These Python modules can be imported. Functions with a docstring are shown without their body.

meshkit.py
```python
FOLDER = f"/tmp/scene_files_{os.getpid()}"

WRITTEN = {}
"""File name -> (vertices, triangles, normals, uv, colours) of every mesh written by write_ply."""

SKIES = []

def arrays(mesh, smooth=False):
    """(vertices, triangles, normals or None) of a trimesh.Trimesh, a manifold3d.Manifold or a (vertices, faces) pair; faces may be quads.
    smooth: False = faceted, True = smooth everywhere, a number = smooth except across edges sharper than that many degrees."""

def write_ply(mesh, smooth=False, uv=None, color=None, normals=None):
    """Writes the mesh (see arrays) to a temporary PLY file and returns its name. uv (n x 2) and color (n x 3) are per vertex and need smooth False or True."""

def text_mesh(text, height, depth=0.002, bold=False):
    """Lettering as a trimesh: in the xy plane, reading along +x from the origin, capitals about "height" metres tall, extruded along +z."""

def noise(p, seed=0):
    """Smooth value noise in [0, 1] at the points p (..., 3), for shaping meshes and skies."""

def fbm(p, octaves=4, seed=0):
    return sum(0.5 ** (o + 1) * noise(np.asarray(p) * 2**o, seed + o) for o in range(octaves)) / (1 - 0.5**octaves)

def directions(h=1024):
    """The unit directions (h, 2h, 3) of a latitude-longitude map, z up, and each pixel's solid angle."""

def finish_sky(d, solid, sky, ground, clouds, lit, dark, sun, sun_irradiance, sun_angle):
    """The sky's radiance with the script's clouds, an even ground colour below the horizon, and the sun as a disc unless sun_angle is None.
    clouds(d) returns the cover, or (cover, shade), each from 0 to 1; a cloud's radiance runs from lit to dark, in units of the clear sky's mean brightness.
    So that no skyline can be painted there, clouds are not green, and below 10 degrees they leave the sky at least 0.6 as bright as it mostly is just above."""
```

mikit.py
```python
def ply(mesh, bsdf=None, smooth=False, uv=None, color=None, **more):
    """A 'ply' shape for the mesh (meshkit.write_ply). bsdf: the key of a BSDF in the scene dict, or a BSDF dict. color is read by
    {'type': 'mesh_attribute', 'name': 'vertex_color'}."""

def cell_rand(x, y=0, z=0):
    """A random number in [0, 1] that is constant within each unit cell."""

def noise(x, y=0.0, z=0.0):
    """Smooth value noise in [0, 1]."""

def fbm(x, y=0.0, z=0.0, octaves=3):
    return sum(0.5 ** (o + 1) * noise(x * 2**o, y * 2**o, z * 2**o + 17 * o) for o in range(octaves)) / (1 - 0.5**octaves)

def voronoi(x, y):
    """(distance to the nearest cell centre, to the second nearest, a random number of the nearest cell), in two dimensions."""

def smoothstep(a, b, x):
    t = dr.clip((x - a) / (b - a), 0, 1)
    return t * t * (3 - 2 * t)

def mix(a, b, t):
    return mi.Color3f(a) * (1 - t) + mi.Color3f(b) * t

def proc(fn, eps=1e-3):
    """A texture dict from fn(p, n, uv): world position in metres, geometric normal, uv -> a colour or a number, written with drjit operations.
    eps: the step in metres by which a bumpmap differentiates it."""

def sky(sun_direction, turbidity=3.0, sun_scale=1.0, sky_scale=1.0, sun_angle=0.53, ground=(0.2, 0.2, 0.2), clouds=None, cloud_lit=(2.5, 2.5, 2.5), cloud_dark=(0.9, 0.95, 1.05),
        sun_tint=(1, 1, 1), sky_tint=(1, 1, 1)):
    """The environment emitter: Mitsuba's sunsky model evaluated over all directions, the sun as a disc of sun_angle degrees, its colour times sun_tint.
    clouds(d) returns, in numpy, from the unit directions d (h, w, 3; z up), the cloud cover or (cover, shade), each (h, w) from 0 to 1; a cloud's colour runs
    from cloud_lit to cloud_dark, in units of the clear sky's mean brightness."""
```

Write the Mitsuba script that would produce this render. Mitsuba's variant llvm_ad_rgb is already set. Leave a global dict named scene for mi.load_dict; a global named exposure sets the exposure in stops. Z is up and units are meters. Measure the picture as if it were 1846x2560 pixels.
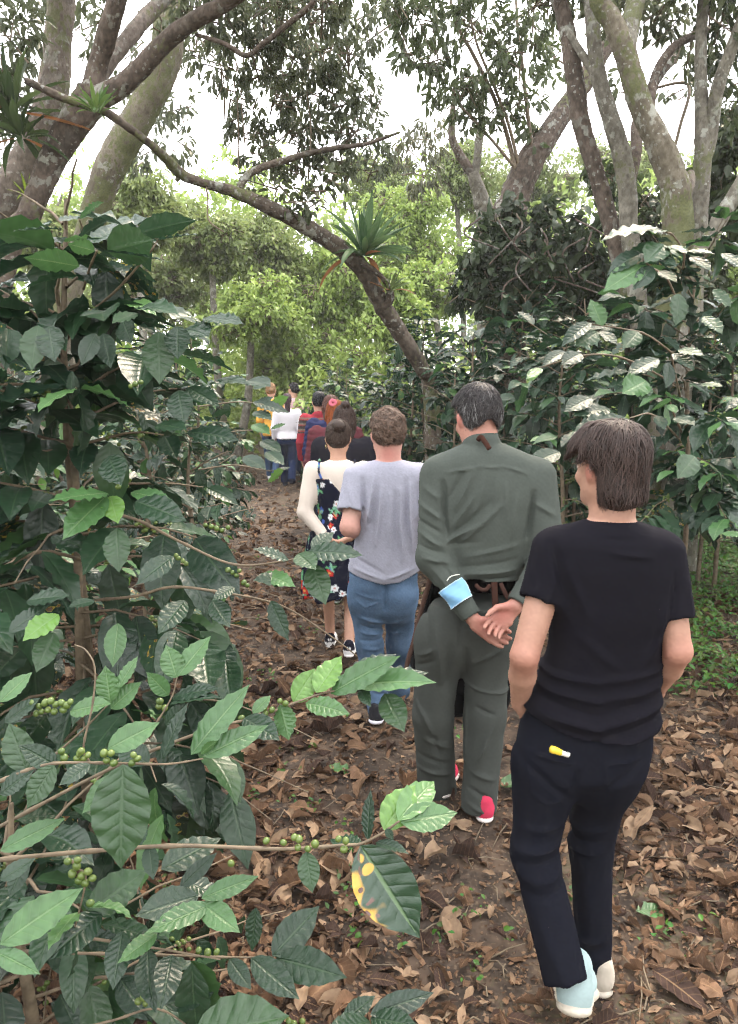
import math
import numpy as np
import trimesh
import mitsuba as mi
import drjit as dr
import mikit
import meshkit
from mikit import noise, fbm, voronoi, cell_rand, smoothstep, mix, proc

T = mi.ScalarTransform4f
scene, labels = {}, {}

# ------------------------------------------------------------------ camera, sky, exposure
CAM_H, PITCH, FOCAL = 1.85, math.radians(9.5), 1924.0       # focal length in pixels of the 1846 x 2560 photograph
scene['camera'] = {
    'type': 'perspective', 'fov': math.degrees(2 * math.atan(923.0 / FOCAL)), 'fov_axis': 'x',
    'near_clip': 0.05, 'far_clip': 400.0,
    'to_world': T().look_at(origin=[0, 0, CAM_H], target=[0, math.cos(PITCH), CAM_H - math.sin(PITCH)], up=[0, 0, 1])}
scene['sky'] = mikit.sky([0.25, 0.55, 0.8], turbidity=3, sun_scale=0.16, sun_angle=22, ground=(0.05, 0.06, 0.03), clouds=lambda d: 1.0,
                         cloud_lit=(2.5, 2.5, 2.55))
exposure = 4.5


def W(px, py, y):
    """The point at distance y ahead of the camera that the photograph shows at its pixel (px, py): for reading sizes off the photograph."""
    rx, ru = (px - 923.0) / FOCAL, (1280.0 - py) / FOCAL
    d = np.array([rx, math.cos(PITCH) + ru * math.sin(PITCH), -math.sin(PITCH) + ru * math.cos(PITCH)])
    return np.array([0, 0, CAM_H]) + d * (y / d[1])


def S(px, py, y):
    """Metres per pixel there."""
    ru = (1280.0 - py) / FOCAL
    return y / (math.cos(PITCH) + ru * math.sin(PITCH)) / FOCAL


# ------------------------------------------------------------------ naming
def number(name):
    """name, or name_001, name_002 ... when it is taken (by a thing of its own or by a thing's parts)."""
    k, n = name, 0
    while k in USED:
        n += 1
        k = '%s_%03d' % (name, n)
    USED.add(k)
    return k


USED = set()


def thing(name, label, cat, group=None):
    k = number(name)
    labels[k] = {'label': label, 'category': cat}
    if group:
        labels[k]['group'] = group
    return k


def put(name, shape, parent=None, label=None, cat=None, group=None, kind=None):
    k = number(name if parent is None else parent + '__' + name)
    scene[k] = shape
    e = {}
    if label:
        e['label'] = label
    if cat:
        e['category'] = cat
    if group:
        e['group'] = group
    if kind:
        e['kind'] = kind
    if e:
        labels[k] = e
    return k


# ------------------------------------------------------------------ geometry helpers
def unit(v):
    v = np.asarray(v, float)
    return v / np.maximum(np.linalg.norm(v, axis=-1, keepdims=True), 1e-12)


def spline(pts, n):
    """Catmull-Rom through the rows of pts (any number of columns), n samples per span."""
    p = np.asarray(pts, float)
    p = np.vstack([2 * p[0] - p[1], p, 2 * p[-1] - p[-2]])
    out, t = [], np.linspace(0, 1, n, endpoint=False)[:, None]
    for i in range(1, len(p) - 2):
        a, b, c, d = p[i - 1], p[i], p[i + 1], p[i + 2]
        out.append(0.5 * (2 * b + (c - a) * t + (2 * a - 5 * b + 4 * c - d) * t**2 + (3 * b - a - 3 * c + d) * t**3))
    out.append(p[-2][None])
    return np.vstack(out)


def tube(path, radius, seg=10, bump=0.0, seed=0, cap=True):
    """A tapering tube along path; returns (vertices, triangles)."""
    path, radius = np.asarray(path, float), np.broadcast_to(np.asarray(radius, float), len(path))
    tg = unit(np.gradient(path, axis=0))
    n0 = unit(np.cross(tg[0], [0.3, 0.9, 0.2] if abs(tg[0][0]) > 0.7 else [1, 0.1, 0.2]))
    frames = []
    for t in tg:
        n0 = unit(n0 - t * (n0 @ t))
        frames.append(n0)
    u = np.array(frames)
    w = np.cross(tg, u)
    a = np.arange(seg) * 2 * np.pi / seg
    ring = np.cos(a)[None, :, None] * u[:, None] + np.sin(a)[None, :, None] * w[:, None]
    r = radius[:, None, None]
    v = path[:, None] + ring * r
    if bump:
        q = v / np.maximum(radius.mean(), 0.02)
        k = meshkit.fbm(q * 0.7, 3, seed)[..., None] - 0.5
        k = k + 0.6 * (meshkit.noise(v * 22.0, seed + 7)[..., None] - 0.5)
        v = v + ring * k * bump * 2 * np.maximum(r, 0.01)
    m = len(path)
    v = v.reshape(-1, 3)
    i = np.arange(m - 1)[:, None] * seg + np.arange(seg)[None]
    j = np.arange(m - 1)[:, None] * seg + (np.arange(seg)[None] + 1) % seg
    f = np.vstack([np.stack([i, j, j + seg], -1).reshape(-1, 3), np.stack([i, j + seg, i + seg], -1).reshape(-1, 3)])
    if cap:
        v = np.vstack([v, path[:1], path[-1:]])
        k = np.arange(seg)
        f = np.vstack([f, np.stack([k * 0 + m * seg, (k + 1) % seg, k], 1), np.stack([k * 0 + m * seg + 1, (m - 1) * seg + k, (m - 1) * seg + (k + 1) % seg], 1)])
    return v, f


def join(parts):
    vs, fs, n = [], [], 0
    for v, f in parts:
        vs.append(v)
        fs.append(np.asarray(f) + n)
        n += len(v)
    return np.vstack(vs), np.vstack(fs)


def frame(fwd, up):
    """Rotation with columns forward, side, normal; the normal as near to up as forward lets it."""
    f = unit(fwd)
    s = unit(np.cross(up, f))
    return np.stack([f, s, np.cross(f, s)], -1)


def pose(R, scale, pos):
    m = np.eye(4)
    m[:3, :3] = R * scale
    m[:3, 3] = pos
    return T(m.tolist())


def scatter(variants, R, scale, pos, ids, tint=None):
    """Copies of small meshes as one mesh. variants: list of (v, f, uv); R (n,3,3), scale (n,), pos (n,3), ids: which variant. Returns v, f, uv, copy index."""
    V, F, U, C, n = [], [], [], [], 0
    for k, (v, f, uv) in enumerate(variants):
        sel = np.nonzero(ids == k)[0]
        if not len(sel):
            continue
        q = np.einsum('nij,vj->nvi', R[sel], v) * np.reshape(scale[sel], (len(sel), -1, 1)) + pos[sel][:, None]
        V.append(q.reshape(-1, 3))
        F.append((f[None] + (np.arange(len(sel)) * len(v))[:, None, None]).reshape(-1, 3) + n)
        U.append(np.tile(uv, (len(sel), 1)))
        C.append(np.repeat(sel, len(v)))
        n += len(sel) * len(v)
    return np.vstack(V), np.vstack(F), np.vstack(U), np.concatenate(C)


def blade(nu, nv, half, curl=0.2, fold=0.1, wave=0.0, waves=5, phase=0.0, twist=0.0, tip=0.25, ident=0, drop=0.0):
    """A leaf: along +x from 0 to 1, normal +z. half: half width; curl bends it down; fold lifts the margins; wave ripples them. uv: u runs along
    the leaf and carries the whole number ident, v across it in 0..1."""
    u = np.linspace(0, 1, nu + 1)
    w = np.sin(np.pi * np.clip(u, 0, 1) ** (0.78 + tip * 0.1)) ** 0.85
    w = np.where(u > 0.78, w * (1 - tip * ((u - 0.78) / 0.22) ** 0.8), w) * half
    v = np.linspace(-1, 1, nv + 1)
    U, Vv = np.meshgrid(u, v, indexing='ij')
    width = w[:, None] * np.ones_like(Vv)
    y = Vv * width
    z = fold * np.abs(Vv) * width + wave * Vv**2 * np.sin(2 * np.pi * waves * U + phase + 1.1 * np.sign(Vv)) * np.sin(np.pi * U) * half
    x = U.copy()
    if drop:
        z = z - drop * Vv**2 * width
    ang = curl * U
    if abs(curl) > 1e-6:                                      # bend along a circle
        xb, zb = np.sin(ang) / curl, -(1 - np.cos(ang)) / curl
    else:
        xb, zb = U, 0 * U
    x, z = xb + z * np.sin(ang), zb + z * np.cos(ang)
    tw = twist * U
    y, z = y * np.cos(tw) - (z - zb) * np.sin(tw), zb + (z - zb) * np.cos(tw) + y * np.sin(tw)
    P = np.stack([x, y, z], -1).reshape(-1, 3)
    uv = np.stack([np.clip(U, 0.002, 0.998) + ident, (Vv + 1) / 2], -1).reshape(-1, 2)
    i = (np.arange(nu)[:, None] * (nv + 1) + np.arange(nv)[None]).ravel()
    q = np.stack([i, i + nv + 1, i + nv + 2, i + 1], 1)
    f = np.vstack([q[:, [0, 1, 2]], q[:, [0, 2, 3]]])
    a = P[f]
    keep = np.linalg.norm(np.cross(a[:, 1] - a[:, 0], a[:, 2] - a[:, 0]), axis=1) > 1e-9
    return P, f[keep], uv


def rgb(r, g, b):
    return {'type': 'rgb', 'value': [r, g, b]}


VC = {'type': 'mesh_attribute', 'name': 'vertex_color'}

# ------------------------------------------------------------------ materials


def leaf_color(dark, mid, fresh, vein, spots):
    def fn(p, n, uv):
        i = dr.floor(uv.x)
        u, v = uv.x - i, dr.abs(uv.y - 0.5) * 2
        r, r2 = cell_rand(i, 3), cell_rand(i, 11)
        c = mix(dark, mid, r)
        c = mix(c, fresh, smoothstep(0.90, 0.99, r2) * 0.7)
        c = c * (0.8 + 0.4 * fbm(p.x * 60, p.y * 60, p.z * 60, 2))
        mid_rib = 1 - smoothstep(0.025, 0.07, v)
        s = u * 9.0 - v * 1.3
        k = s - dr.floor(s)
        side = 1 - smoothstep(0.04, 0.10, dr.minimum(k, 1 - k))
        c = mix(c, vein, 0.40 * mid_rib + 0.07 * side * (1 - mid_rib))
        if spots:
            a = smoothstep(0.70, 0.74, noise(p.x * 75 + 3, p.y * 75, p.z * 75)) * smoothstep(0.86, 0.9, cell_rand(i, 29))
            c = mix(c, (0.30, 0.22, 0.035), a)
            b = smoothstep(0.78, 0.80, noise(p.x * 75 + 3, p.y * 75, p.z * 75)) * smoothstep(0.86, 0.9, cell_rand(i, 29))
            c = mix(c, (0.10, 0.055, 0.03), b)
        return c
    return proc(fn)


def leaf_relief(p, n, uv):
    i = dr.floor(uv.x)
    u, v = uv.x - i, dr.abs(uv.y - 0.5) * 2
    s = u * 9.0 - v * 1.3
    return dr.sqrt(dr.abs(dr.sin(s * math.pi))) * (1 - 0.5 * v) * smoothstep(0.02, 0.15, v)


def leaf_bsdf(color, rough, trans, bump=0.0, spec=1.5):
    b = {'type': 'blendbsdf', 'weight': 0.4, 'shiny': {'type': 'twosided', 'bsdf': {'type': 'principled', 'base_color': color, 'roughness': rough, 'specular': spec}},
         'thin': {'type': 'principledthin', 'base_color': color, 'roughness': 0.6, 'diff_trans': trans}}
    return {'type': 'bumpmap', 'arbitrary': {'type': 'proc', **{k: x for k, x in proc(leaf_relief, 8e-4).items() if k != 'type'}}, 'scale': bump, 'bsdf': b} if bump else b


scene['coffee_leaf'] = leaf_bsdf(leaf_color((0.012, 0.030, 0.017), (0.025, 0.060, 0.027), (0.045, 0.10, 0.03), (0.06, 0.105, 0.05), True), 0.34, 1.0, 0.0017, 0.75)
scene['fresh_leaf'] = leaf_bsdf(leaf_color((0.050, 0.118, 0.042), (0.085, 0.18, 0.056), (0.17, 0.34, 0.035), (0.18, 0.27, 0.12), True), 0.34, 1.1, 0.0016, 0.75)
scene['tint_leaf'] = {'type': 'blendbsdf', 'weight': 0.65, 'shiny': {'type': 'twosided', 'bsdf': {'type': 'principled', 'base_color': VC, 'roughness': 0.38, 'specular': 0.7}},
                      'thin': {'type': 'principledthin', 'base_color': VC, 'roughness': 0.6, 'diff_trans': 1.15}}


def soil_fn(p, n, uv):
    a = fbm(p.x * 1.3, p.y * 1.3, 2.0, 3)
    b = fbm(p.x * 14, p.y * 14, 0.0, 4)
    g = noise(p.x * 90, p.y * 90, 1.0)
    c = mix((0.030, 0.020, 0.014), (0.085, 0.056, 0.038), smoothstep(0.3, 0.75, b))
    c = mix(c, (0.14, 0.095, 0.062), smoothstep(0.72, 0.9, g) * 0.7)
    c = mix(c, (0.045, 0.048, 0.02), smoothstep(0.64, 0.74, a) * smoothstep(0.45, 0.55, b) * smoothstep(0.4, 0.6, g) * 0.5)
    return c


scene['soil'] = {'type': 'twosided', 'bsdf': {'type': 'bumpmap', 'arbitrary': proc(lambda p, n, uv: fbm(p.x * 28, p.y * 28, 0.5, 4), 2e-3), 'scale': 0.035,
                  'bsdf': {'type': 'principled', 'base_color': proc(soil_fn), 'roughness': 0.75, 'specular': 0.35}}}


def litter_fn(p, n, uv):
    i = dr.floor(uv.x)
    u, v = uv.x - i, dr.abs(uv.y - 0.5) * 2
    r, r2 = cell_rand(i, 5), cell_rand(i, 17)
    c = mix((0.064, 0.038, 0.025), (0.200, 0.120, 0.076), r)
    c = mix(c, (0.29, 0.20, 0.135), smoothstep(0.72, 0.9, r2))
    c = mix(c, (0.055, 0.036, 0.030), smoothstep(0.34, 0.2, r2))
    c = c * (0.55 + 0.9 * fbm(p.x * 45, p.y * 45, p.z * 45, 3))
    rib = 1 - smoothstep(0.03, 0.09, v)
    s = u * 8.0 - v * 1.2
    k = s - dr.floor(s)
    side = 1 - smoothstep(0.05, 0.12, dr.minimum(k, 1 - k))
    c = mix(c, (0.36, 0.23, 0.13), 0.4 * rib + 0.12 * side)
    return c


scene['litter'] = {'type': 'principledthin', 'base_color': proc(litter_fn), 'roughness': 0.5, 'diff_trans': 0.25, 'eta': 1.4}


def bark_fn(moss_at, moss_amount, base_a, base_b):
    def fn(p, n, uv):
        a = fbm(p.x * 7, p.y * 7, p.z * 3.0, 3)
        b = fbm(p.x * 40, p.y * 40, p.z * 22, 3)
        c = mix(base_a, base_b, smoothstep(0.25, 0.8, 0.45 * a + 0.55 * b))
        spots = smoothstep(0.56, 0.66, fbm(p.x * 17, p.y * 17, p.z * 12, 4)) * smoothstep(0.35, 0.65, fbm(p.x * 4 + 3, p.y * 4, p.z * 2.5, 2))
        c = mix(c, (0.36, 0.37, 0.33), 0.55 * spots)
        s2 = smoothstep(0.74, 0.80, noise(p.x * 48 + 5, p.y * 48, p.z * 40)) * smoothstep(0.45, 0.6, fbm(p.x * 5, p.y * 5, p.z * 3 + 4, 2))
        c = mix(c, (0.46, 0.47, 0.44), 0.4 * s2)
        crack = smoothstep(0.10, 0.03, dr.abs(noise(p.x * 30, p.y * 30, p.z * 9) - 0.5))
        c = c * (1 - 0.12 * crack)
        m = smoothstep(moss_at, moss_at + 0.10, fbm(p.x * 3.1 + 9, p.y * 3.1, p.z * 1.9, 3) * 0.6 + 0.4 * b) * moss_amount
        moss = mix((0.060, 0.068, 0.026), (0.125, 0.132, 0.058), fbm(p.x * 80, p.y * 80, p.z * 80, 2))
        return mix(c, moss, m)
    return proc(fn)


def bark_relief(p, n, uv):
    return fbm(p.x * 30, p.y * 30, p.z * 10, 3) + 0.5 * noise(p.x * 110, p.y * 110, p.z * 60)


def bark(color):
    return {'type': 'bumpmap', 'arbitrary': proc(bark_relief, 2e-3), 'scale': 0.012,
            'bsdf': {'type': 'principled', 'base_color': color, 'roughness': 0.85, 'specular': 0.25}}


scene['bark_brown'] = bark(bark_fn(0.54, 0.8, (0.10, 0.08, 0.068), (0.25, 0.205, 0.175)))
scene['bark_dark'] = bark(bark_fn(0.58, 0.85, (0.05, 0.038, 0.030), (0.15, 0.115, 0.095)))
scene['bark_grey'] = bark(bark_fn(0.54, 0.85, (0.085, 0.075, 0.06), (0.235, 0.215, 0.18)))
scene['bark_moss'] = bark(bark_fn(0.46, 0.9, (0.09, 0.075, 0.055), (0.22, 0.19, 0.145)))
scene['bark_arch'] = bark(bark_fn(0.50, 0.85, (0.048, 0.038, 0.030), (0.15, 0.118, 0.095)))
scene['twig_wood'] = {'type': 'principled', 'base_color': proc(lambda p, n, uv: mix((0.065, 0.048, 0.032), (0.25, 0.19, 0.125), fbm(p.x * 50, p.y * 50, p.z * 50, 3)) * 0.9), 'roughness': 0.7}
scene['green_twig'] = {'type': 'principled', 'base_color': rgb(0.12, 0.19, 0.05), 'roughness': 0.5}
scene['green_berry'] = {'type': 'principled', 'base_color': proc(lambda p, n, uv: mix((0.055, 0.10, 0.022), (0.125, 0.165, 0.04), noise(p.x * 40, p.y * 40, p.z * 40))), 'roughness': 0.3}
scene['red_berry'] = {'type': 'principled', 'base_color': rgb(0.28, 0.02, 0.015), 'roughness': 0.3}
scene['skin'] = {'type': 'principled', 'base_color': VC, 'roughness': 0.5, 'specular': 0.4}
scene['cloth'] = {'type': 'principled', 'base_color': VC, 'roughness': 0.9, 'specular': 0.06, 'sheen': 0.04}
scene['hair'] = {'type': 'twosided', 'bsdf': {'type': 'principled', 'base_color': VC, 'roughness': 0.55, 'specular': 0.25}}
scene['rubber'] = {'type': 'principled', 'base_color': VC, 'roughness': 0.5, 'specular': 0.4}
# ------------------------------------------------------------------ ground and leaf litter
rng = np.random.default_rng(7)


def ground_z(x, y):
    x, y = np.asarray(x, float), np.asarray(y, float)
    p = np.stack([x, y, 0 * x], -1)
    z = 0.10 * (meshkit.fbm(p * 0.5, 3, 4) - 0.5) + 0.03 * (meshkit.fbm(p * 3.0, 3, 9) - 0.5)
    return z * np.clip((np.hypot(x, y) + 2) / 6, 0.4, 1)


def axis(lo, hi, fine_lo, fine_hi, step, grow):
    mid = np.arange(fine_lo, fine_hi, step)
    out, s, a = [], step, fine_hi
    while a < hi:
        out.append(a)
        s *= grow
        a += s
    out.append(hi)
    low, s, a = [], step, fine_lo
    while a > lo:
        s *= grow
        a -= s
        low.append(max(a, lo))
    return np.concatenate([low[::-1], mid, out])


gx, gy = axis(-150, 150, -4, 5, 0.07, 1.12), axis(-60, 220, 0.5, 14, 0.07, 1.12)
GX, GY = np.meshgrid(gx, gy, indexing='ij')
gv = np.stack([GX, GY, ground_z(GX, GY)], -1).reshape(-1, 3)
gi = (np.arange(len(gx) - 1)[:, None] * len(gy) + np.arange(len(gy) - 1)[None]).ravel()
gf = np.stack([gi, gi + len(gy), gi + len(gy) + 1, gi + 1], 1)
put('ground', mikit.ply((gv, gf), 'soil', smooth=True), label='dark soil of the forest path under the leaf litter', kind='structure')

LITTER = []
for k in range(14):
    r = np.random.default_rng(100 + k)
    LITTER.append(blade(8, 3 if k % 3 else 4, r.uniform(0.16, 0.30), curl=r.uniform(-0.8, 1.8), fold=r.uniform(-0.6, 1.2), wave=r.uniform(0.2, 0.6), waves=r.uniform(1.5, 4),
                        phase=r.uniform(0, 6), twist=r.uniform(-0.7, 0.7), ident=k * 37 + 1, drop=r.uniform(-1.2, 1.2)))
SMALL = []
for k in range(40):
    r = np.random.default_rng(300 + k)
    SMALL.append(blade(6, 3, r.uniform(0.10, 0.27), curl=r.uniform(-0.7, 1.6), fold=r.uniform(-0.5, 1.3), wave=r.uniform(0.1, 0.6), waves=2, phase=r.uniform(0, 6),
                       twist=r.uniform(-0.8, 0.8), ident=500 + k, drop=r.uniform(-1.0, 1.0)))


def flat_poses(r, x, y, tilt, lift):
    n = len(x)
    a = r.uniform(0, 2 * np.pi, n)
    f = np.stack([np.cos(a), np.sin(a), r.normal(0, tilt, n)], -1)
    up = np.stack([r.normal(0, tilt, n), r.normal(0, tilt, n), np.ones(n)], -1)
    f = unit(f)
    s = unit(np.cross(up, f))
    R = np.stack([f, s, np.cross(f, s)], -1)
    return R, np.stack([x, y, ground_z(x, y) + lift], -1)


def path_x(y):
    return np.interp(y, [0, 2, 4, 8, 12, 16, 20], [0.75, 0.7, 0.4, -0.5, -1.5, -2.6, -4.0])


def spread(r, n, y0, y1, half):
    """n points over the visible ground between y0 and y1, denser near the camera."""
    y = y0 * (y1 / y0) ** r.uniform(0, 1, n)
    x = r.uniform(-1, 1, n) * (half + 0.55 * y) + 0.1 * y
    return x, y


def thin(r, x, y, bare):
    """Drop leaves where the path is trodden bare."""
    c = meshkit.fbm(np.stack([x * 1.3, y * 1.3, 0 * x], -1), 3, 21)
    off = np.abs(x - path_x(y))
    keep = r.uniform(0, 1, len(x)) < np.clip(1 - bare * np.clip((7.5 - y) / 3, 0.15, 1) * np.exp(-(off / 0.75) ** 2) * np.clip((c - 0.25) * 3, 0, 1), 0.12, 1)
    return keep


r = np.random.default_rng(11)
x, y = spread(r, 46000, 1.0, 20, 1.0)
k = thin(r, x, y, 0.88)
x, y = x[k], y[k]
R, pos = flat_poses(r, x, y, 0.30, r.uniform(0.003, 0.03, len(x)))
sc = 0.028 + 0.10 * r.uniform(0, 1, len(x)) ** 1.7 * np.clip(y / 2.5, 0.75, 1.25)
v, f, uv, c = scatter(SMALL, R, sc, pos, r.integers(0, len(SMALL), len(x)))
put('leaf_litter', mikit.ply((v, f), 'litter', smooth=True, uv=uv), label='small brown dry leaves and leaf scraps covering the forest path', cat='leaf litter', kind='stuff')
CRUMB = [blade(2, 1, w_, curl=c_, fold=0.0, ident=700 + i) for i, (w_, c_) in enumerate([(0.3, 0.5), (0.45, 1.0), (0.2, 0.2), (0.5, 0.1), (0.35, 1.4), (0.15, 0.1)])]
x, y = spread(r, 46000, 1.0, 9, 0.9)
k = meshkit.fbm(np.stack([x * 2.2, y * 2.2, 0 * x], -1), 3, 71) > 0.36
x, y = x[k], y[k]
R, pos = flat_poses(r, x, y, 0.35, r.uniform(0.001, 0.012, len(x)))
v, f, uv, c = scatter(CRUMB, R, r.uniform(0.006, 0.028, len(x)), pos, r.integers(0, len(CRUMB), len(x)))
put('leaf_crumbs', mikit.ply((v, f), 'litter', smooth=True, uv=uv), label='tiny crumbled bits of dead leaf strewn over the dark soil', cat='leaf crumbs', kind='stuff')
# twigs in the litter
parts = []
for _ in range(520):
    yy = 1.2 * (9 / 1.2) ** r.uniform()
    xx = r.uniform(-1, 1) * (0.8 + 0.5 * yy) + 0.1 * yy
    a, L = r.uniform(0, 6.3), r.uniform(0.04, 0.22)
    z = float(ground_z(xx, yy)) + 0.012
    p = np.array([[xx, yy, z], [xx + L * 0.5 * math.cos(a) + r.normal(0, 0.01), yy + L * 0.5 * math.sin(a), z + r.uniform(0, 0.02)], [xx + L * math.cos(a), yy + L * math.sin(a), z]])
    parts.append(tube(p, [0.0035, 0.003, 0.0015], 4, cap=False))
v, f = join(parts)
put('twig_litter', mikit.ply((v, f), 'twig_wood', smooth=True), label='thin dry twigs strewn among the leaves on the path', cat='twigs', kind='stuff')

# the leaves that show largest, each on its own
BIG = [mikit.ply((v, f), 'litter', smooth=True, uv=uv) for v, f, uv in LITTER]
x, y = spread(r, 620, 1.35, 7.5, 0.55)
keep = thin(r, x, y, 0.5) & (x < 0.1 + 0.52 * y) & (x > -0.42 * y)
x, y = x[keep][:270], y[keep][:270]
R, pos = flat_poses(r, x, y, 0.2, 0.022)
for i in range(len(x)):
    s = 0.085 + 0.10 * r.uniform() ** 1.4
    kind = int(r.integers(0, len(BIG)))
    put('fallen_leaf', {**BIG[kind], 'to_world': pose(R[i], s, pos[i])}, label='dry brown fallen leaf lying curled in the leaf litter of the path', cat='fallen leaf', group='dry fallen leaves on the path')


def hero_leaf(px, py, depth, length, angle, mesh, bs, label, tilt=(0, 0), lift=0.03):
    q = W(px, py, depth)
    f_ = np.array([math.cos(angle), math.sin(angle), tilt[0]])
    put('fallen_leaf', {**mikit.ply(mesh[:2], bs, smooth=True, uv=mesh[2]), 'to_world': pose(frame(f_, [0.1, -0.2 + tilt[1], 1]), length, [q[0], q[1], float(ground_z(q[0], q[1])) + lift])},
        label=label, cat='fallen leaf')


def gdepth(py):
    """How far ahead flat ground shows at photograph row py."""
    a = PITCH + math.atan((py - 1280.0) / FOCAL)
    return CAM_H / math.tan(a)


hero_leaf(1590, 2290, gdepth(2290), 0.125, 0.2, blade(10, 4, 0.24, 0.3, 0.15, 0.15, 3, ident=3001), 'fresh_leaf', 'green leaf lying flat on the brown litter right of the dark trousers')
hero_leaf(1630, 2440, gdepth(2440), 0.19, -0.85, blade(12, 4, 0.25, 0.35, 0.25, 0.1, 3, ident=41), 'litter', 'large oval rust brown leaf lying at the bottom right of the path')
hero_leaf(820, 1945, gdepth(1945), 0.13, 0.1, blade(12, 4, 0.26, 0.6, 0.3, 0.5, 3, ident=3007), 'fresh_leaf', 'pale green crumpled leaf lying on the dark soil left of the green-grey trousers')
hero_leaf(790, 1900, gdepth(1900), 0.17, 0.35, blade(12, 4, 0.22, 1.2, -0.8, 0.2, 2, ident=5), 'litter', 'long curled tan leaf lying across the path behind the front walkers')
hero_leaf(1250, 1975, gdepth(1985), 0.16, 0.3, blade(10, 4, 0.3, 0.3, 0.4, 0.2, 2, ident=3011), 'fresh_leaf', 'olive green broad leaf lying beside the right pink shoe heel')

# low green plants at the right of the path
COVER = [blade(3, 2, 0.3, curl=q, fold=0.4, ident=900 + i) for i, q in enumerate([0.2, 0.6, 1.0, -0.2])]
n = 22000
y = r.uniform(4.3, 9.5, n)
x = r.uniform(0, 1, n) ** 0.8
x = 0.315 * y + 0.1 + x * 2.8 + 0.25 * (y < 4.8)
dens = meshkit.fbm(np.stack([x * 1.6, y * 1.6, 0 * x], -1), 3, 5)
k = dens > 0.24
x, y = x[k], y[k]
n = len(x)
a = r.uniform(0, 6.28, n)
el = r.uniform(-0.2, 0.9, n)
f_ = np.stack([np.cos(a) * np.cos(el), np.sin(a) * np.cos(el), np.sin(el)], -1)
s_ = unit(np.cross(np.broadcast_to([0.0, 0, 1], f_.shape), f_))
R = np.stack([f_, s_, np.cross(f_, s_)], -1)
v, f, uv, c = scatter(COVER, R, r.uniform(0.025, 0.065, n), np.stack([x, y, ground_z(x, y) + r.uniform(0.01, 0.17, n) * np.clip(dens[k] * 2, 0.3, 1)], -1), r.integers(0, 4, n))
tint = np.stack([r.uniform(0.05, 0.11, n), r.uniform(0.12, 0.21, n), r.uniform(0.02, 0.05, n)], -1)
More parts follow.
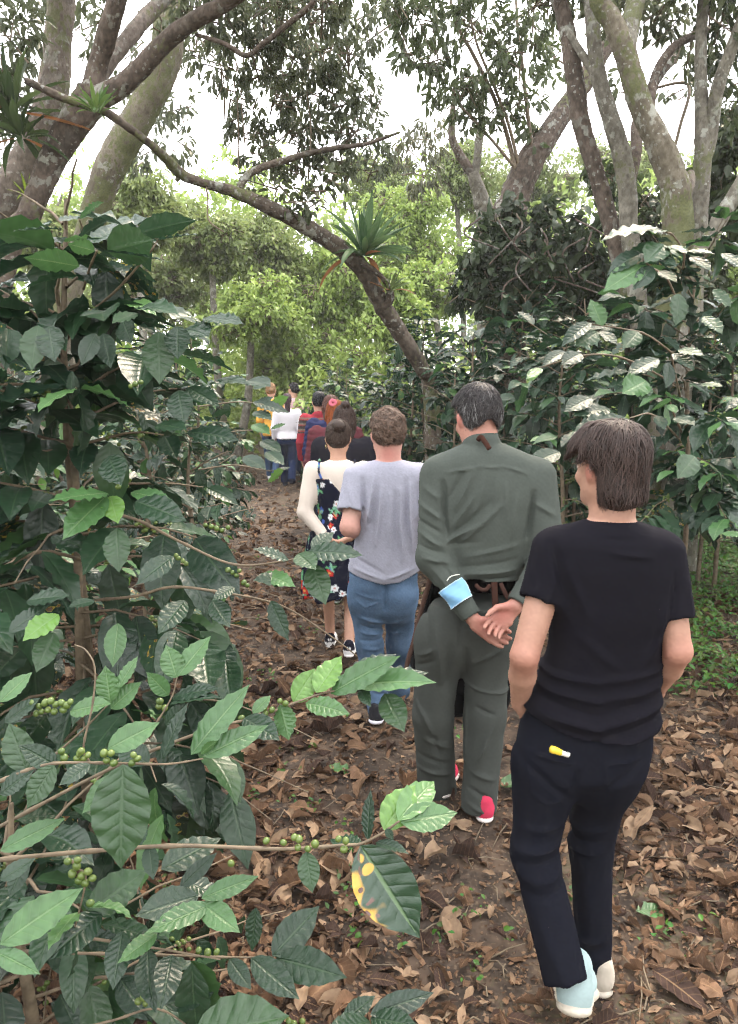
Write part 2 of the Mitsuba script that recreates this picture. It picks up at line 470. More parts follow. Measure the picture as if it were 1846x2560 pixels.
put('ground_cover', mikit.ply((v, f), 'tint_leaf', smooth=True, color=tint[c]), label='low green creeping plants covering the ground right of the path', cat='ground cover', kind='stuff')
n = 1500
x, y = spread(r, n, 1.5, 12, 0.5)
k = meshkit.fbm(np.stack([x * 2.5, y * 2.5, 0 * x], -1), 2, 55) > 0.6
x, y = x[k], y[k]
n = len(x)
rep = 4
x, y = np.repeat(x, rep) + r.normal(0, 0.02, n * rep), np.repeat(y, rep) + r.normal(0, 0.02, n * rep)
R, pos = flat_poses(r, x, y, 0.5, r.uniform(0.015, 0.05, len(x)))
v, f, uv, c = scatter(COVER, R, r.uniform(0.012, 0.035, len(x)), pos, r.integers(0, 4, len(x)))
tint = np.stack([r.uniform(0.05, 0.10, len(x)), r.uniform(0.12, 0.22, len(x)), r.uniform(0.02, 0.05, len(x))], -1)
put('seedling_cover', mikit.ply((v, f), 'tint_leaf', smooth=True, color=tint[c]), label='tiny green seedlings sprouting between the dry leaves of the path', cat='seedlings', kind='stuff')
# ------------------------------------------------------------------ trees
rt = np.random.default_rng(21)


def limb(rows, seg=14, n=8, bump=0.10, seed=0):
    """Bark tube through rows (px, py, width in px, distance) read off the photograph."""
    p = np.array([[*W(a, b, d), w * S(a, b, d) / 2] for a, b, w, d in rows])
    q = spline(p, n)
    return tube(q[:, :3], np.maximum(q[:, 3], 0.004), seg, bump, seed)


def to_ground(rows, dx=0.0, grow=1.25):
    """The rows with the foot of the trunk added on the ground below the last one."""
    a, b, w, d = rows[-1]
    p = W(a, b, d)
    x = p[0] + dx
    yy = d
    q = np.array([x, yy, float(ground_z(x, yy)) - 0.08])
    return rows, q, w * S(a, b, d) / 2 * grow


def trunk(rows, foot=None, **kw):
    p = np.array([[*W(a, b, d), w * S(a, b, d) / 2] for a, b, w, d in rows])
    if foot is not None:
        p = np.vstack([p, [foot[0], foot[1], float(ground_z(foot[0], foot[1])) - 0.1, foot[2]]])
    q = spline(p, kw.pop('n', 10))
    return tube(q[:, :3], np.maximum(q[:, 3], 0.004), kw.pop('seg', 16), kw.pop('bump', 0.10), kw.pop('seed', 0))


CANOPY = [blade(3, 2, r_, curl=c_, fold=0.35, tip=0.5, ident=i) for i, (r_, c_) in enumerate([(0.17, 0.3), (0.20, 0.7), (0.15, -0.1), (0.22, 0.9), (0.18, 0.5), (0.16, 1.2)])]
FAR = [blade(2, 2, r_, curl=c_, fold=0.4, tip=0.3, ident=i) for i, (r_, c_) in enumerate([(0.22, 0.3), (0.27, 0.8), (0.2, 0.0), (0.25, 1.2)])]


DENSE = 1.0


def foliage(r, blobs, size, per, droop, lo, hi, mesh, twig=0.006, shell=0.45):
    """Leaves in rosettes at twig ends, spread through the blobs (centre, radii, number of rosettes). Returns mesh, colours, twig tubes."""
    P, D, TW = [], [], []
    for c, rad, n in blobs:
        n = max(3, int(n * DENSE))
        d = unit(r.normal(0, 1, (n, 3)))
        q = c + d * rad * (r.uniform(shell, 1.0, (n, 1)) ** 0.7)
        P.append(q)
        D.append(unit(d * [1, 1, 0.6] + [0, 0, 0.15]))
        for k in range(0, n, 2):
            m = (c + q[k]) / 2 + r.normal(0, 0.08, 3)
            TW.append(tube(np.array([c + r.normal(0, 0.1, 3), m, q[k]]), [twig * 1.6, twig, twig * 0.4], 3, cap=False))
    P, D = np.vstack(P), np.vstack(D)
    n = len(P) * per
    pos = np.repeat(P, per, 0) + r.normal(0, size * 0.35, (n, 3))
    out = np.repeat(D, per, 0)
    f = unit(out * 0.7 + r.normal(0, 0.75, (n, 3)) - [0, 0, droop])
    up = unit(r.normal(0, 0.45, (n, 3)) + [0, 0, 1.0])
    s = unit(np.cross(up, f))
    R = np.stack([f, s, np.cross(f, s)], -1)
    sc = size * r.uniform(0.65, 1.25, n)
    v, fa, uv, ci = scatter(mesh, R, sc, pos, r.integers(0, len(mesh), n))
    t = np.clip(r.normal(0.5, 0.28, len(P)), 0, 1).repeat(per) * 0.6 + r.uniform(0, 1, n) * 0.4
    col = np.asarray(lo) * (1 - t[:, None]) + np.asarray(hi) * t[:, None]
    return (v, fa), col[ci], TW


def blob(a, b, rx, ry, d, n, k=1.0, rd=None):
    """A leaf mass seen at view position (a, b), in 1635 x 2267 units, of half size (rx, ry), at distance d."""
    q = 1846 / 1635.0
    s = S(a * q, b * q, d) * q
    return W(a * q, b * q, d), np.array([rx * s, rd or (rx + ry) / 2 * s * k, ry * s]), n


def crown(tree, r, blobs, size, per, droop, lo, hi, mesh=CANOPY, twig=0.006, shell=0.45, what='crown'):
    m, col, tw = foliage(r, blobs, size, per, droop, lo, hi, mesh, twig, shell)
    put(what, mikit.ply(m, 'tint_leaf', smooth=True, color=col), tree, kind='stuff')
    if tw:
        put('twigs', mikit.ply(join(tw), 'twig_wood', smooth=True), tree, kind='stuff')


GREY_LO, GREY_HI = (0.070, 0.085, 0.050), (0.125, 0.145, 0.080)
YEL_LO, YEL_HI = (0.15, 0.23, 0.055), (0.33, 0.42, 0.11)

DENSE = 0.62
# the thick forking tree at the left
t = thing('shade_tree', 'thick pinkish grey trunk spotted with lichen at the far left edge', 'tree')
rows = [(157, -260, 60, 7.0), (157, -60, 64, 7.0), (155, 0, 66, 7.0), (143, 113, 68, 7), (134, 226, 74, 7), (98, 339, 80, 7), (55, 430, 86, 7), (10, 508, 92, 7), (-40, 640, 100, 7)]
put('trunk', mikit.ply(trunk(rows, (-3.55, 7.0, 0.27), seed=3), 'bark_brown', smooth=True), t)
b1 = [blob(30, 60, 70, 80, 6.4, 26), blob(15, 180, 60, 90, 6.4, 26), blob(95, 20, 60, 50, 7.5, 14), blob(150, -130, 190, 110, 6.5, 60), blob(20, 330, 50, 60, 8.5, 20)]
crown(t, rt, b1, 0.11, 12, 0.8, GREY_LO, GREY_HI)

t = thing('shade_tree', 'dark leaning trunk at the left that forks into three rising limbs', 'tree')
rows = [(232, 225, 76, 6.5), (226, 250, 80, 6.5), (196, 290, 80, 6.5), (133, 395, 64, 6.5), (73, 536, 56, 6.5), (8, 680, 60, 6.5)]
put('trunk', mikit.ply(trunk(rows, (-3.9, 6.5, 0.20), seed=5), 'bark_dark', smooth=True), t)
put('branch', mikit.ply(limb([(226, 262, 66, 6.5), (243, 169, 48, 6.5), (268, 85, 50, 6.4), (293, 0, 46, 6.3), (330, -160, 40, 6.2), (350, -300, 26, 6.2)], seed=6), 'bark_dark', smooth=True), t)
put('branch', mikit.ply(limb([(250, 215, 30, 6.6), (268, 164, 36, 6.7), (339, 73, 38, 6.9), (406, 0, 36, 7.1), (520, -120, 30, 7.4), (600, -260, 20, 7.6)], seed=7), 'bark_brown', smooth=True), t)
put('branch', mikit.ply(limb([(224, 262, 66, 6.5), (258, 240, 56, 6.45), (316, 205, 50, 6.4), (395, 124, 44, 6.3), (452, 73, 42, 6.2), (508, 38, 40, 6.1), (570, 4, 37, 6.0), (700, -90, 30, 5.8), (820, -190, 20, 5.6)], seed=8), 'bark_dark', smooth=True), t)
put('branch', mikit.ply(limb([(790, -70, 12, 5.7), (785, 2, 15, 5.8), (717, 62, 15, 5.9), (660, 108, 14, 6.0), (615, 138, 12, 6.1), (560, 108, 11, 6.1), (491, 86, 9, 6.2)], seg=8, seed=9), 'bark_dark', smooth=True), t)
b1 = [blob(480, 40, 70, 60, 6.6, 30), blob(590, 30, 90, 60, 6.8, 44), blob(700, 20, 80, 50, 6.6, 34), blob(560, 120, 80, 60, 7.0, 34), blob(660, 130, 80, 70, 7.2, 44), blob(760, 120, 60, 70, 7.2, 34),
      blob(480, 150, 50, 50, 7.4, 16), blob(520, 230, 46, 60, 7.8, 22), blob(620, 220, 80, 60, 7.8, 44), blob(730, 215, 80, 60, 7.6, 42), blob(560, 310, 60, 50, 8.0, 26),
      blob(655, 300, 70, 50, 7.8, 34), blob(780, 290, 80, 50, 7.8, 34), blob(660, 375, 80, 34, 7.9, 24), blob(760, 350, 70, 40, 8, 24), blob(500, -120, 200, 90, 6, 70), blob(760, -110, 160, 90, 6, 60),
      blob(330, 60, 36, 40, 7.6, 8), blob(820, 60, 50, 60, 7.4, 20), blob(430, 20, 60, 30, 7.2, 18), blob(700, 90, 60, 50, 8, 26), blob(620, 20, 80, 40, 8.4, 30), blob(800, 220, 50, 60, 8.2, 22), blob(590, 390, 60, 30, 8.2, 14), blob(820, 360, 60, 40, 8.4, 20)]
crown(t, rt, b1, 0.086, 17, 0.9, GREY_LO, GREY_HI)
# its roof of branches over the walkers and the camera
over = [(np.array([x_ + rt.normal(0, 0.5), y_ + rt.normal(0, 0.5), rt.uniform(5.6, 8.0)]), np.array([1.25, 1.25, 0.7]), 34) for x_ in np.arange(-6, 1.1, 1.9) for y_ in np.arange(-6.5, 6.2, 1.9)]
crown(t, rt, over, 0.15, 12, 0.6, GREY_LO, GREY_HI)

t = thing('shade_tree', 'mossy leaning trunk at the left behind the dark forked tree', 'tree')
rows = [(430, -220, 60, 9), (424, -60, 64, 9), (420, 0, 68, 9), (420, 95, 78, 9), (404, 169, 82, 9), (352, 282, 76, 9), (288, 395, 78, 9), (246, 500, 70, 9), (220, 590, 66, 9), (160, 800, 70, 9)]
put('trunk', mikit.ply(trunk(rows, (-3.95, 9.0, 0.30), seed=11), 'bark_moss', smooth=True), t)
put('branch', mikit.ply(limb([(415, 120, 40, 9), (470, 60, 26, 9.2), (560, 10, 20, 9.6), (700, -60, 14, 10)], seed=12), 'bark_grey', smooth=True), t)
b1 = [blob(200, 60, 40, 50, 9.5, 16), blob(250, 170, 40, 30, 10, 12), blob(330, 240, 50, 40, 10, 18), blob(400, 250, 40, 40, 9.6, 14), blob(390, 320, 50, 26, 10, 14), blob(310, 350, 50, 30, 10, 14), blob(310, 90, 30, 40, 10, 8),
      blob(440, 110, 40, 50, 9.5, 16), blob(420, -100, 160, 80, 9, 50)]
crown(t, rt, b1, 0.12, 12, 0.8, GREY_LO, GREY_HI)

# the arching tree that carries the bromeliads across the path
t = thing('arching_tree', 'thin mossy tree arching over the path from right to left and carrying bromeliads', 'tree')
rows = [(62, 200, 17, 5.2), (141, 237, 20, 5.3), (226, 268, 18, 5.4), (271, 283, 20, 5.5), (350, 340, 19, 5.6), (406, 386, 24, 5.8), (452, 434, 26, 6.0), (508, 457, 23, 6.1), (598, 484, 31, 6.3), (734, 549, 37, 6.6),
        (847, 617, 42, 6.9), (906, 672, 46, 7.1), (934, 720, 42, 7.2), (957, 765, 44, 7.3), (1000, 830, 40, 7.5), (1053, 918, 38, 7.7), (1078, 1000, 40, 7.9)]
put('trunk', mikit.ply(trunk(rows, (0.72, 8.0, 0.11), seed=14, bump=0.16, seg=14), 'bark_arch', smooth=True), t)
put('branch', mikit.ply(limb([(600, 488, 16, 6.3), (604, 460, 20, 6.3), (622, 436, 19, 6.3), (655, 418, 18, 6.3), (711, 401, 17, 6.3), (779, 381, 14, 6.3), (850, 368, 12, 6.2), (920, 358, 9, 6.2), (1000, 330, 6, 6.1)], seg=9, seed=15, bump=0.2), 'bark_arch', smooth=True), t)
put('branch', mikit.ply(limb([(452, 436, 14, 6.0), (440, 452, 10, 6.0)], seg=7, seed=16), 'bark_arch', smooth=True), t)
put('branch', mikit.ply(limb([(515, 458, 5, 6.1), (520, 500, 4, 6.1), (522, 550, 4, 6.1), (560, 580, 3, 6.1)], seg=5, seed=17), 'twig_wood', smooth=True), t)
put('branch', mikit.ply(limb([(898, 655, 12, 7.0), (935, 675, 14, 7.0), (970, 712, 13, 7.1), (975, 745, 22, 7.2), (960, 770, 16, 7.25)], seg=8, seed=18, bump=0.3), 'bark_dark', smooth=True), t)
b1 = [blob(640, 440, 60, 26, 6.5, 12), blob(700, 460, 40, 24, 6.6, 8), blob(730, 400, 50, 20, 6.4, 10)]
crown(t, rt, b1, 0.10, 9, 0.5, (0.045, 0.055, 0.026), (0.085, 0.105, 0.05))

# the trees at the right
t = thing('shade_tree', 'leaning dark trunk beyond the vine covered mound right of centre, sprouting thin straight shoots', 'tree')
rows = [(1640, -60, 34, 10.5), (1575, 45, 40, 10.4), (1516, 113, 44, 10.3), (1465, 198, 48, 10.2), (1420, 265, 50, 10.1), (1369, 339, 56, 10), (1318, 418, 70, 10), (1284, 508, 76, 10), (1260, 620, 78, 10)]
put('trunk', mikit.ply(trunk(rows, (1.65, 10, 0.26), seed=21), 'bark_dark', smooth=True), t)
for i, rr in enumerate([[(1290, 425, 12, 9.9), (1262, 316, 11, 9.9), (1228, 226, 10, 9.8), (1177, 124, 9, 9.8), (1140, 55, 8, 9.8), (1120, -40, 6, 9.8)],
                        [(1297, 410, 9, 9.9), (1270, 305, 8, 9.8), (1233, 209, 7, 9.7), (1194, 113, 6, 9.7), (1170, 20, 5, 9.7)],
                        [(1330, 365, 11, 9.9), (1318, 271, 10, 9.9), (1307, 169, 9, 9.9), (1295, 70, 8, 9.9), (1290, -20, 6, 9.9)],
                        [(1285, 415, 8, 9.8), (1222, 340, 7, 9.7), (1150, 262, 6, 9.7)]]):
    put('branch', mikit.ply(limb(rr, seg=7, seed=22 + i, bump=0.05), 'twig_wood', smooth=True), t)
put('branch', mikit.ply(limb([(1110, 172, 14, 9.6), (1040, 164, 13, 9.5), (1012, 130, 14, 9.4), (985, 60, 15, 9.3), (960, 0, 13, 9.2), (950, -80, 10, 9.2)], seg=8, seed=29), 'bark_grey', smooth=True), t)
b1 = [blob(960, 130, 60, 50, 9.5, 26), blob(1040, 60, 80, 60, 9.6, 40), blob(1010, 210, 70, 50, 9.6, 34), blob(1080, 180, 60, 60, 9.8, 30), blob(1150, 120, 70, 60, 9.6, 34), blob(1160, 230, 50, 50, 9.8, 22), blob(930, 40, 60, 50, 9, 28),
      blob(1180, 40, 60, 40, 9.4, 24), blob(900, 110, 30, 40, 9, 10), blob(1230, 130, 50, 50, 10.5, 20), blob(1000, -100, 220, 80, 9, 80), blob(1190, 310, 40, 30, 10, 12), blob(1060, 280, 60, 24, 9.8, 16), blob(870, 10, 50, 40, 8.5, 20)]
crown(t, rt, b1, 0.125, 13, 0.8, GREY_LO, (0.085, 0.115, 0.042))

t = thing('shade_tree', 'small bare forked trunk rising left of the vine covered mound', 'tree')
rows = [(1182, 432, 30, 11), (1190, 455, 34, 11), (1205, 508, 40, 11), (1215, 600, 44, 11)]
put('trunk', mikit.ply(trunk(rows, (1.7, 11, 0.15), seed=31), 'bark_grey', smooth=True), t)
put('branch', mikit.ply(limb([(1184, 440, 26, 11), (1166, 412, 24, 11), (1134, 355, 20, 11), (1130, 300, 16, 11), (1136, 250, 10, 11)], seg=9, seed=32), 'bark_dark', smooth=True), t)
put('branch', mikit.ply(limb([(1186, 440, 24, 11), (1194, 395, 20, 11), (1200, 340, 20, 11), (1210, 318, 6, 11)], seg=9, seed=33), 'bark_grey', smooth=True), t)
b1 = [blob(960, 300, 60, 50, 11.5, 22), blob(930, 380, 60, 50, 11.5, 26), blob(900, 330, 40, 40, 11, 14)]
crown(t, rt, b1, 0.12, 13, 1.4, (0.07, 0.075, 0.045), (0.13, 0.14, 0.08))

t = thing('shade_tree', 'slim dark grey trunk bending across the right, leftmost of the group behind the coffee', 'tree')
rows = [(1385, -140, 34, 7.2), (1403, 0, 38, 7.2), (1425, 113, 40, 7.2), (1442, 226, 46, 7.2), (1454, 310, 43, 7.2), (1487, 418, 42, 7.2), (1521, 536, 42, 7.2), (1550, 649, 42, 7.2), (1575, 760, 44, 7.2)]
put('trunk', mikit.ply(trunk(rows, (2.75, 7.2, 0.11), seed=41), 'bark_dark', smooth=True), t)
b1 = [blob(1250, -80, 120, 70, 7.2, 40), blob(1210, 0, 60, 40, 7.4, 18)]
crown(t, rt, b1, 0.11, 12, 0.8, GREY_LO, GREY_HI)

t = thing('shade_tree', 'slim lichen grey trunk with a side fork, second of the group at the right', 'tree')
rows = [(1462, -140, 26, 7.0), (1476, 0, 31, 7.0), (1487, 113, 36, 7.0), (1499, 198, 39, 7.0), (1527, 294, 42, 7.0), (1555, 384, 46, 7.0), (1570, 480, 46, 7.0), (1573, 565, 44, 7.0), (1590, 700, 46, 7.0), (1600, 827, 48, 7.0), (1606, 900, 48, 7.0)]
put('trunk', mikit.ply(trunk(rows, (2.55, 7.0, 0.11), seed=43), 'bark_grey', smooth=True), t)
put('branch', mikit.ply(limb([(1492, 190, 22, 7.0), (1440, 110, 18, 7.1), (1400, 40, 14, 7.2), (1370, -30, 10, 7.3)], seg=9, seed=44), 'bark_grey', smooth=True), t)
put('branch', mikit.ply(limb([(1573, 470, 30, 7.05), (1590, 380, 30, 7.2), (1596, 300, 26, 7.5), (1640, 200, 24, 7.8), (1700, 130, 20, 8.0)], seg=9, seed=45), 'bark_dark', smooth=True), t)
b1 = [blob(1340, 40, 60, 40, 7.5, 20), blob(1420, 20, 60, 40, 7.6, 24), blob(1430, -100, 120, 70, 7, 50), blob(1380, 180, 40, 40, 9, 10)]
crown(t, rt, b1, 0.11, 12, 0.8, GREY_LO, GREY_HI)

t = thing('shade_tree', 'thickest trunk at the right, pale with lichen and yellow green moss at its bend', 'tree')
rows = [(1470, -140, 38, 6.6), (1499, 0, 46, 6.6), (1533, 56, 50, 6.6), (1566, 141, 54, 6.6), (1600, 254, 56, 6.6), (1651, 367, 64, 6.6), (1684, 450, 72, 6.6), (1693, 520, 74, 6.6), (1694, 610, 76, 6.6), (1680, 740, 74, 6.6), (1672, 867, 72, 6.6)]
put('trunk', mikit.ply(trunk(rows, (2.55, 6.6, 0.16), seed=47), 'bark_moss', smooth=True), t)
put('branch', mikit.ply(limb([(1563, 135, 46, 6.6), (1575, 70, 48, 6.7), (1590, 0, 48, 6.8), (1610, -120, 40, 7)], seg=12, seed=48), 'bark_grey', smooth=True), t)
put('branch', mikit.ply(limb([(1700, 530, 34, 6.65), (1722, 460, 30, 6.75), (1728, 430, 20, 6.8)], seg=10, seed=49), 'bark_brown', smooth=True), t)
put('branch', mikit.ply(limb([(1625, 300, 30, 6.7), (1628, 243, 24, 6.8), (1645, 175, 22, 6.9), (1685, 118, 22, 7.1), (1742, 85, 20, 7.3), (1800, 60, 14, 7.4)], seg=9, seed=50), 'bark_dark', smooth=True), t)
over = [(np.array([x_ + rt.normal(0, 0.5), y_ + rt.normal(0, 0.5), rt.uniform(5.6, 8.0)]), np.array([1.25, 1.25, 0.7]), 34) for x_ in np.arange(2.2, 7, 1.9) for y_ in np.arange(-6.5, 6.2, 1.9)]
crown(t, rt, over, 0.15, 12, 0.6, GREY_LO, GREY_HI)
b1 = [blob(1480, 50, 50, 40, 7.4, 18), blob(1530, 120, 50, 40, 7.6, 14), blob(1560, -90, 110, 70, 6.8, 50), blob(1500, 200, 40, 20, 8.5, 8)]
crown(t, rt, b1, 0.11, 12, 0.7, GREY_LO, GREY_HI)

t = thing('shade_tree', 'straight grey lichened trunk just right of the thick mossy one', 'tree')
rows = [(1762, -140, 24, 7.0), (1758, 0, 27, 7.0), (1753, 120, 29, 7.0), (1753, 226, 31, 7.0), (1758, 310, 38, 7.0), (1758, 395, 42, 7.0), (1752, 500, 42, 7.0), (1745, 610, 42, 7.0), (1735, 760, 44, 7.0)]
put('trunk', mikit.ply(trunk(rows, (2.95, 7.0, 0.12), seed=52), 'bark_grey', smooth=True), t)
put('branch', mikit.ply(limb([(1762, 400, 36, 7.0), (1775, 350, 36, 7.0), (1794, 226, 33, 6.9), (1825, 135, 32, 6.8), (1860, 40, 30, 6.7), (1900, -90, 24, 6.7)], seg=11, seed=53), 'bark_grey', smooth=True), t)
b1 = [blob(1600, 90, 50, 60, 7.0, 26), blob(1580, 180, 50, 40, 7.6, 14), blob(1640, 230, 40, 50, 7.6, 12), blob(1620, -80, 90, 70, 7, 40)]
crown(t, rt, b1, 0.115, 12, 0.7, (0.03, 0.04, 0.02), (0.07, 0.09, 0.04))

t = thing('shade_tree', 'pale grey trunk leaning out of the frame at the right edge', 'tree')
rows = [(1960, 270, 34, 6.4), (1849, 469, 37, 6.4), (1804, 542, 40, 6.4), (1764, 627, 38, 6.4), (1735, 720, 38, 6.4)]
put('trunk', mikit.ply(trunk(rows, (2.5, 6.4, 0.11), seed=55), 'bark_grey', smooth=True), t)

DENSE = 1.0
# the dark mound of climbers right of centre, the tangle behind the right trunks
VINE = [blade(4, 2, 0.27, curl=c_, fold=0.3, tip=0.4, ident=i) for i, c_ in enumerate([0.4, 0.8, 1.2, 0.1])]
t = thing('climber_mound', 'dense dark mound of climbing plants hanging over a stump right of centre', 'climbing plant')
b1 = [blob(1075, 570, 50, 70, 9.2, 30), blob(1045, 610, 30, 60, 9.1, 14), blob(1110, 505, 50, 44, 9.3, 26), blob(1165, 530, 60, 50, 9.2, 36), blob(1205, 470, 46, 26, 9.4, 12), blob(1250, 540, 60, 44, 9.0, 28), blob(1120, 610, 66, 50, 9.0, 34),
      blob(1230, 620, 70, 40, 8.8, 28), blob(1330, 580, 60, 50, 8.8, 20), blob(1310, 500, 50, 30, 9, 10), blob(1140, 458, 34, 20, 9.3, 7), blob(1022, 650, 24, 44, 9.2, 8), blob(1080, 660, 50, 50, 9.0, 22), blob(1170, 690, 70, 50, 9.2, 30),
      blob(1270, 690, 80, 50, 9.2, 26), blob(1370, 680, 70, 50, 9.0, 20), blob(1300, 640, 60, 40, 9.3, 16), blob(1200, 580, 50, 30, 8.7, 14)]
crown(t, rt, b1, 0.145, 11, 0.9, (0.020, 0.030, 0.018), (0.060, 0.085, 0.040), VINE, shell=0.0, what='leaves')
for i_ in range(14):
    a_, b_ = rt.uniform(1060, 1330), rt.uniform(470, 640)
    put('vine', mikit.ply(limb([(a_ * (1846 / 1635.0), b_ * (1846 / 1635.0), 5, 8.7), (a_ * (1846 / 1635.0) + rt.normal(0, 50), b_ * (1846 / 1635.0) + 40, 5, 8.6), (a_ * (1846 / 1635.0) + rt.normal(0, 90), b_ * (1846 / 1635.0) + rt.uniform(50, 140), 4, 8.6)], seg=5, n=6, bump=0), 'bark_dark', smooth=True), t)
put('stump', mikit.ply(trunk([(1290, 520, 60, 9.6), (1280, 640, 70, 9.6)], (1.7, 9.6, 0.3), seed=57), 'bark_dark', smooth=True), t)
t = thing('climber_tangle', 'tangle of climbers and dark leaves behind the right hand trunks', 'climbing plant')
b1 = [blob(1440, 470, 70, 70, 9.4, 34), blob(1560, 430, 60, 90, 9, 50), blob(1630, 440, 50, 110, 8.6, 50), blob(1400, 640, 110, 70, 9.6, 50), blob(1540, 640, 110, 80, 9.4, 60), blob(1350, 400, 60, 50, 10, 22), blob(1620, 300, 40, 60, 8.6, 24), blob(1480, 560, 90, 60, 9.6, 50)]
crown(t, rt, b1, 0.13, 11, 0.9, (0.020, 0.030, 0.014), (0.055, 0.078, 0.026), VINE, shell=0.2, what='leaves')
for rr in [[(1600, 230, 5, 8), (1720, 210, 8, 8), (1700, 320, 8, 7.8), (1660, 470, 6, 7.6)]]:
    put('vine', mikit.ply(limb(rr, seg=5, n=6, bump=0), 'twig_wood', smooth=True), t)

# hanging aerial roots in the left canopy
t = thing('hanging_roots', 'thin aerial roots hanging from the canopy in the upper middle', 'roots')
for a, b0, b1_ in [(556, 60, 250), (566, 80, 300), (598, 160, 420), (610, 120, 360), (775, 100, 380), (830, 20, 180), (815, 60, 160), (402, 60, 200), (590, 90, 240)]:
    pts = [(a + rt.normal(0, 5), b0 + (b1_ - b0) * q, 3.2, 7.0 + 0.3 * (a % 3)) for q in np.linspace(0, 1, 5)]
    put('root', mikit.ply(limb(pts, seg=4, n=4, bump=0), 'twig_wood', smooth=True), t)

# ------------------------------------------------------------------ bromeliads
SWORD = [blade(8, 2, hw, curl=c_, fold=0.55, tip=0.9, ident=i, twist=tw) for i, (hw, c_, tw) in enumerate([(0.068, 0.35, 0.2), (0.072, 0.6, -0.3), (0.06, 0.9, 0.3), (0.066, 0.15, 0.0), (0.06, 1.3, -0.2)])]


def bromeliad(px, py, d, size, n, label, lo, hi, lean=(0, 0, 1), spreadout=1.15, dead=0):
    k = thing('bromeliad', label, 'bromeliad', None)
    c = W(px, py, d)
    lean = unit(np.array(lean, float))
    r = np.random.default_rng(int(px))
    for i in range(n):
        a = i * 2.39996
        el = spreadout * (i / n) ** 0.75 + r.normal(0, 0.06)
        side = np.array([math.cos(a), math.sin(a), 0])
        f_ = unit(lean * math.cos(el) + side * math.sin(el))
        v, f, uv = SWORD[int(np.clip(3 if el < 0.4 else r.integers(0, 3) + (2 if el > 1.2 else 0), 0, 4))]
        L = size * r.uniform(0.75, 1.1)
        t_ = r.uniform()
        col = np.asarray(lo) * (1 - t_) + np.asarray(hi) * t_
        if i >= n - dead:
            col = np.array([0.24, 0.11, 0.05])
        put('leaf', {**mikit.ply((v, f), 'tint_leaf', smooth=True, color=np.tile(col, (len(v), 1))), 'to_world': pose(frame(f_, unit(lean - 0.2 * side)), L, c + side * 0.025 - lean * 0.04)}, k)
    return k


bromeliad(912, 628, 6.95, 0.53, 46, 'large bromeliad with long sword leaves sitting on the arching trunk above the path', (0.045, 0.085, 0.040), (0.11, 0.18, 0.075), (0.12, 0.0, 1), 1.6, 3)
bromeliad(240, 262, 5.35, 0.20, 24, 'small bright bromeliad on the thin end of the arching branch at the upper left', (0.05, 0.10, 0.03), (0.11, 0.17, 0.05), (0.0, -0.1, 1), 1.35)
bromeliad(70, 480, 6.6, 0.20, 16, 'small yellow green bromeliad on the thick left trunk', (0.15, 0.24, 0.03), (0.26, 0.34, 0.05), (0.1, -0.5, 1), 1.35)
bromeliad(48, 330, 6.3, 0.45, 26, 'drooping dark bromeliad clinging to the far left trunk', (0.03, 0.05, 0.02), (0.06, 0.09, 0.035), (-0.3, -0.4, 1), 1.9, 2)
bromeliad(30, 265, 6.3, 0.6, 22, 'topmost long leaved bromeliad on the far left trunk', (0.035, 0.055, 0.025), (0.07, 0.10, 0.04), (-0.2, -0.3, 1), 1.7, 2)
bromeliad(978, 715, 7.1, 0.22, 16, 'little withered bromeliad on the arching trunk just below the large one', (0.06, 0.09, 0.03), (0.10, 0.14, 0.05), (0.3, -0.2, 1), 1.6, 4)

# ------------------------------------------------------------------ bright trees and bushes beyond the clearing
rb = np.random.default_rng(33)
ADJ = iter(['tall feathery', 'rounded yellow green', 'slim pale', 'broad bright', 'loose olive', 'dense light green', 'tall olive green', 'leaning pale', 'bushy bright', 'airy yellow', 'wide dull green', 'spreading pale',
            'low rounded', 'thick grey green', 'upright light'])


def far_tree(a, b, rx, ry, d, n, lo, hi, label, size=0.15, per=11):
    q = 1846 / 1635.0
    k = thing('background_tree', label, 'tree', None)
    c, rad, _ = blob(a, b, rx, ry, d, 1)
    foot = np.array([c[0] + rb.normal(0, 0.4), d + 0.3, 0])
    pts = np.array([[foot[0], foot[1], float(ground_z(foot[0], foot[1])) - 0.1, 0.16], [foot[0] * 0.6 + c[0] * 0.4 + rb.normal(0, 0.2), d + 0.2, c[2] * 0.45, 0.12], [c[0], d, c[2], 0.08], [c[0] + 0.2, d, c[2] + rad[2] * 0.7, 0.03]])
    s = spline(pts, 5)
    put('trunk', mikit.ply(tube(s[:, :3], s[:, 3] * 0.7, 8, 0.1, 3), 'bark_grey', smooth=True), k)
    bl = []
    n = n * 1.7
    m = max(8, int(n / 30))
    for _ in range(m):
        u = unit(rb.normal(0, 1, 3)) * rb.uniform(0.25, 0.85)
        bl.append((c + u * rad, rad * rb.uniform(0.28, 0.5) * np.array([1, 1, 0.8]), int(n / m)))
    crown(k, rb, bl, size, per, 0.5, lo, hi, FAR, twig=0.009, shell=0.2)


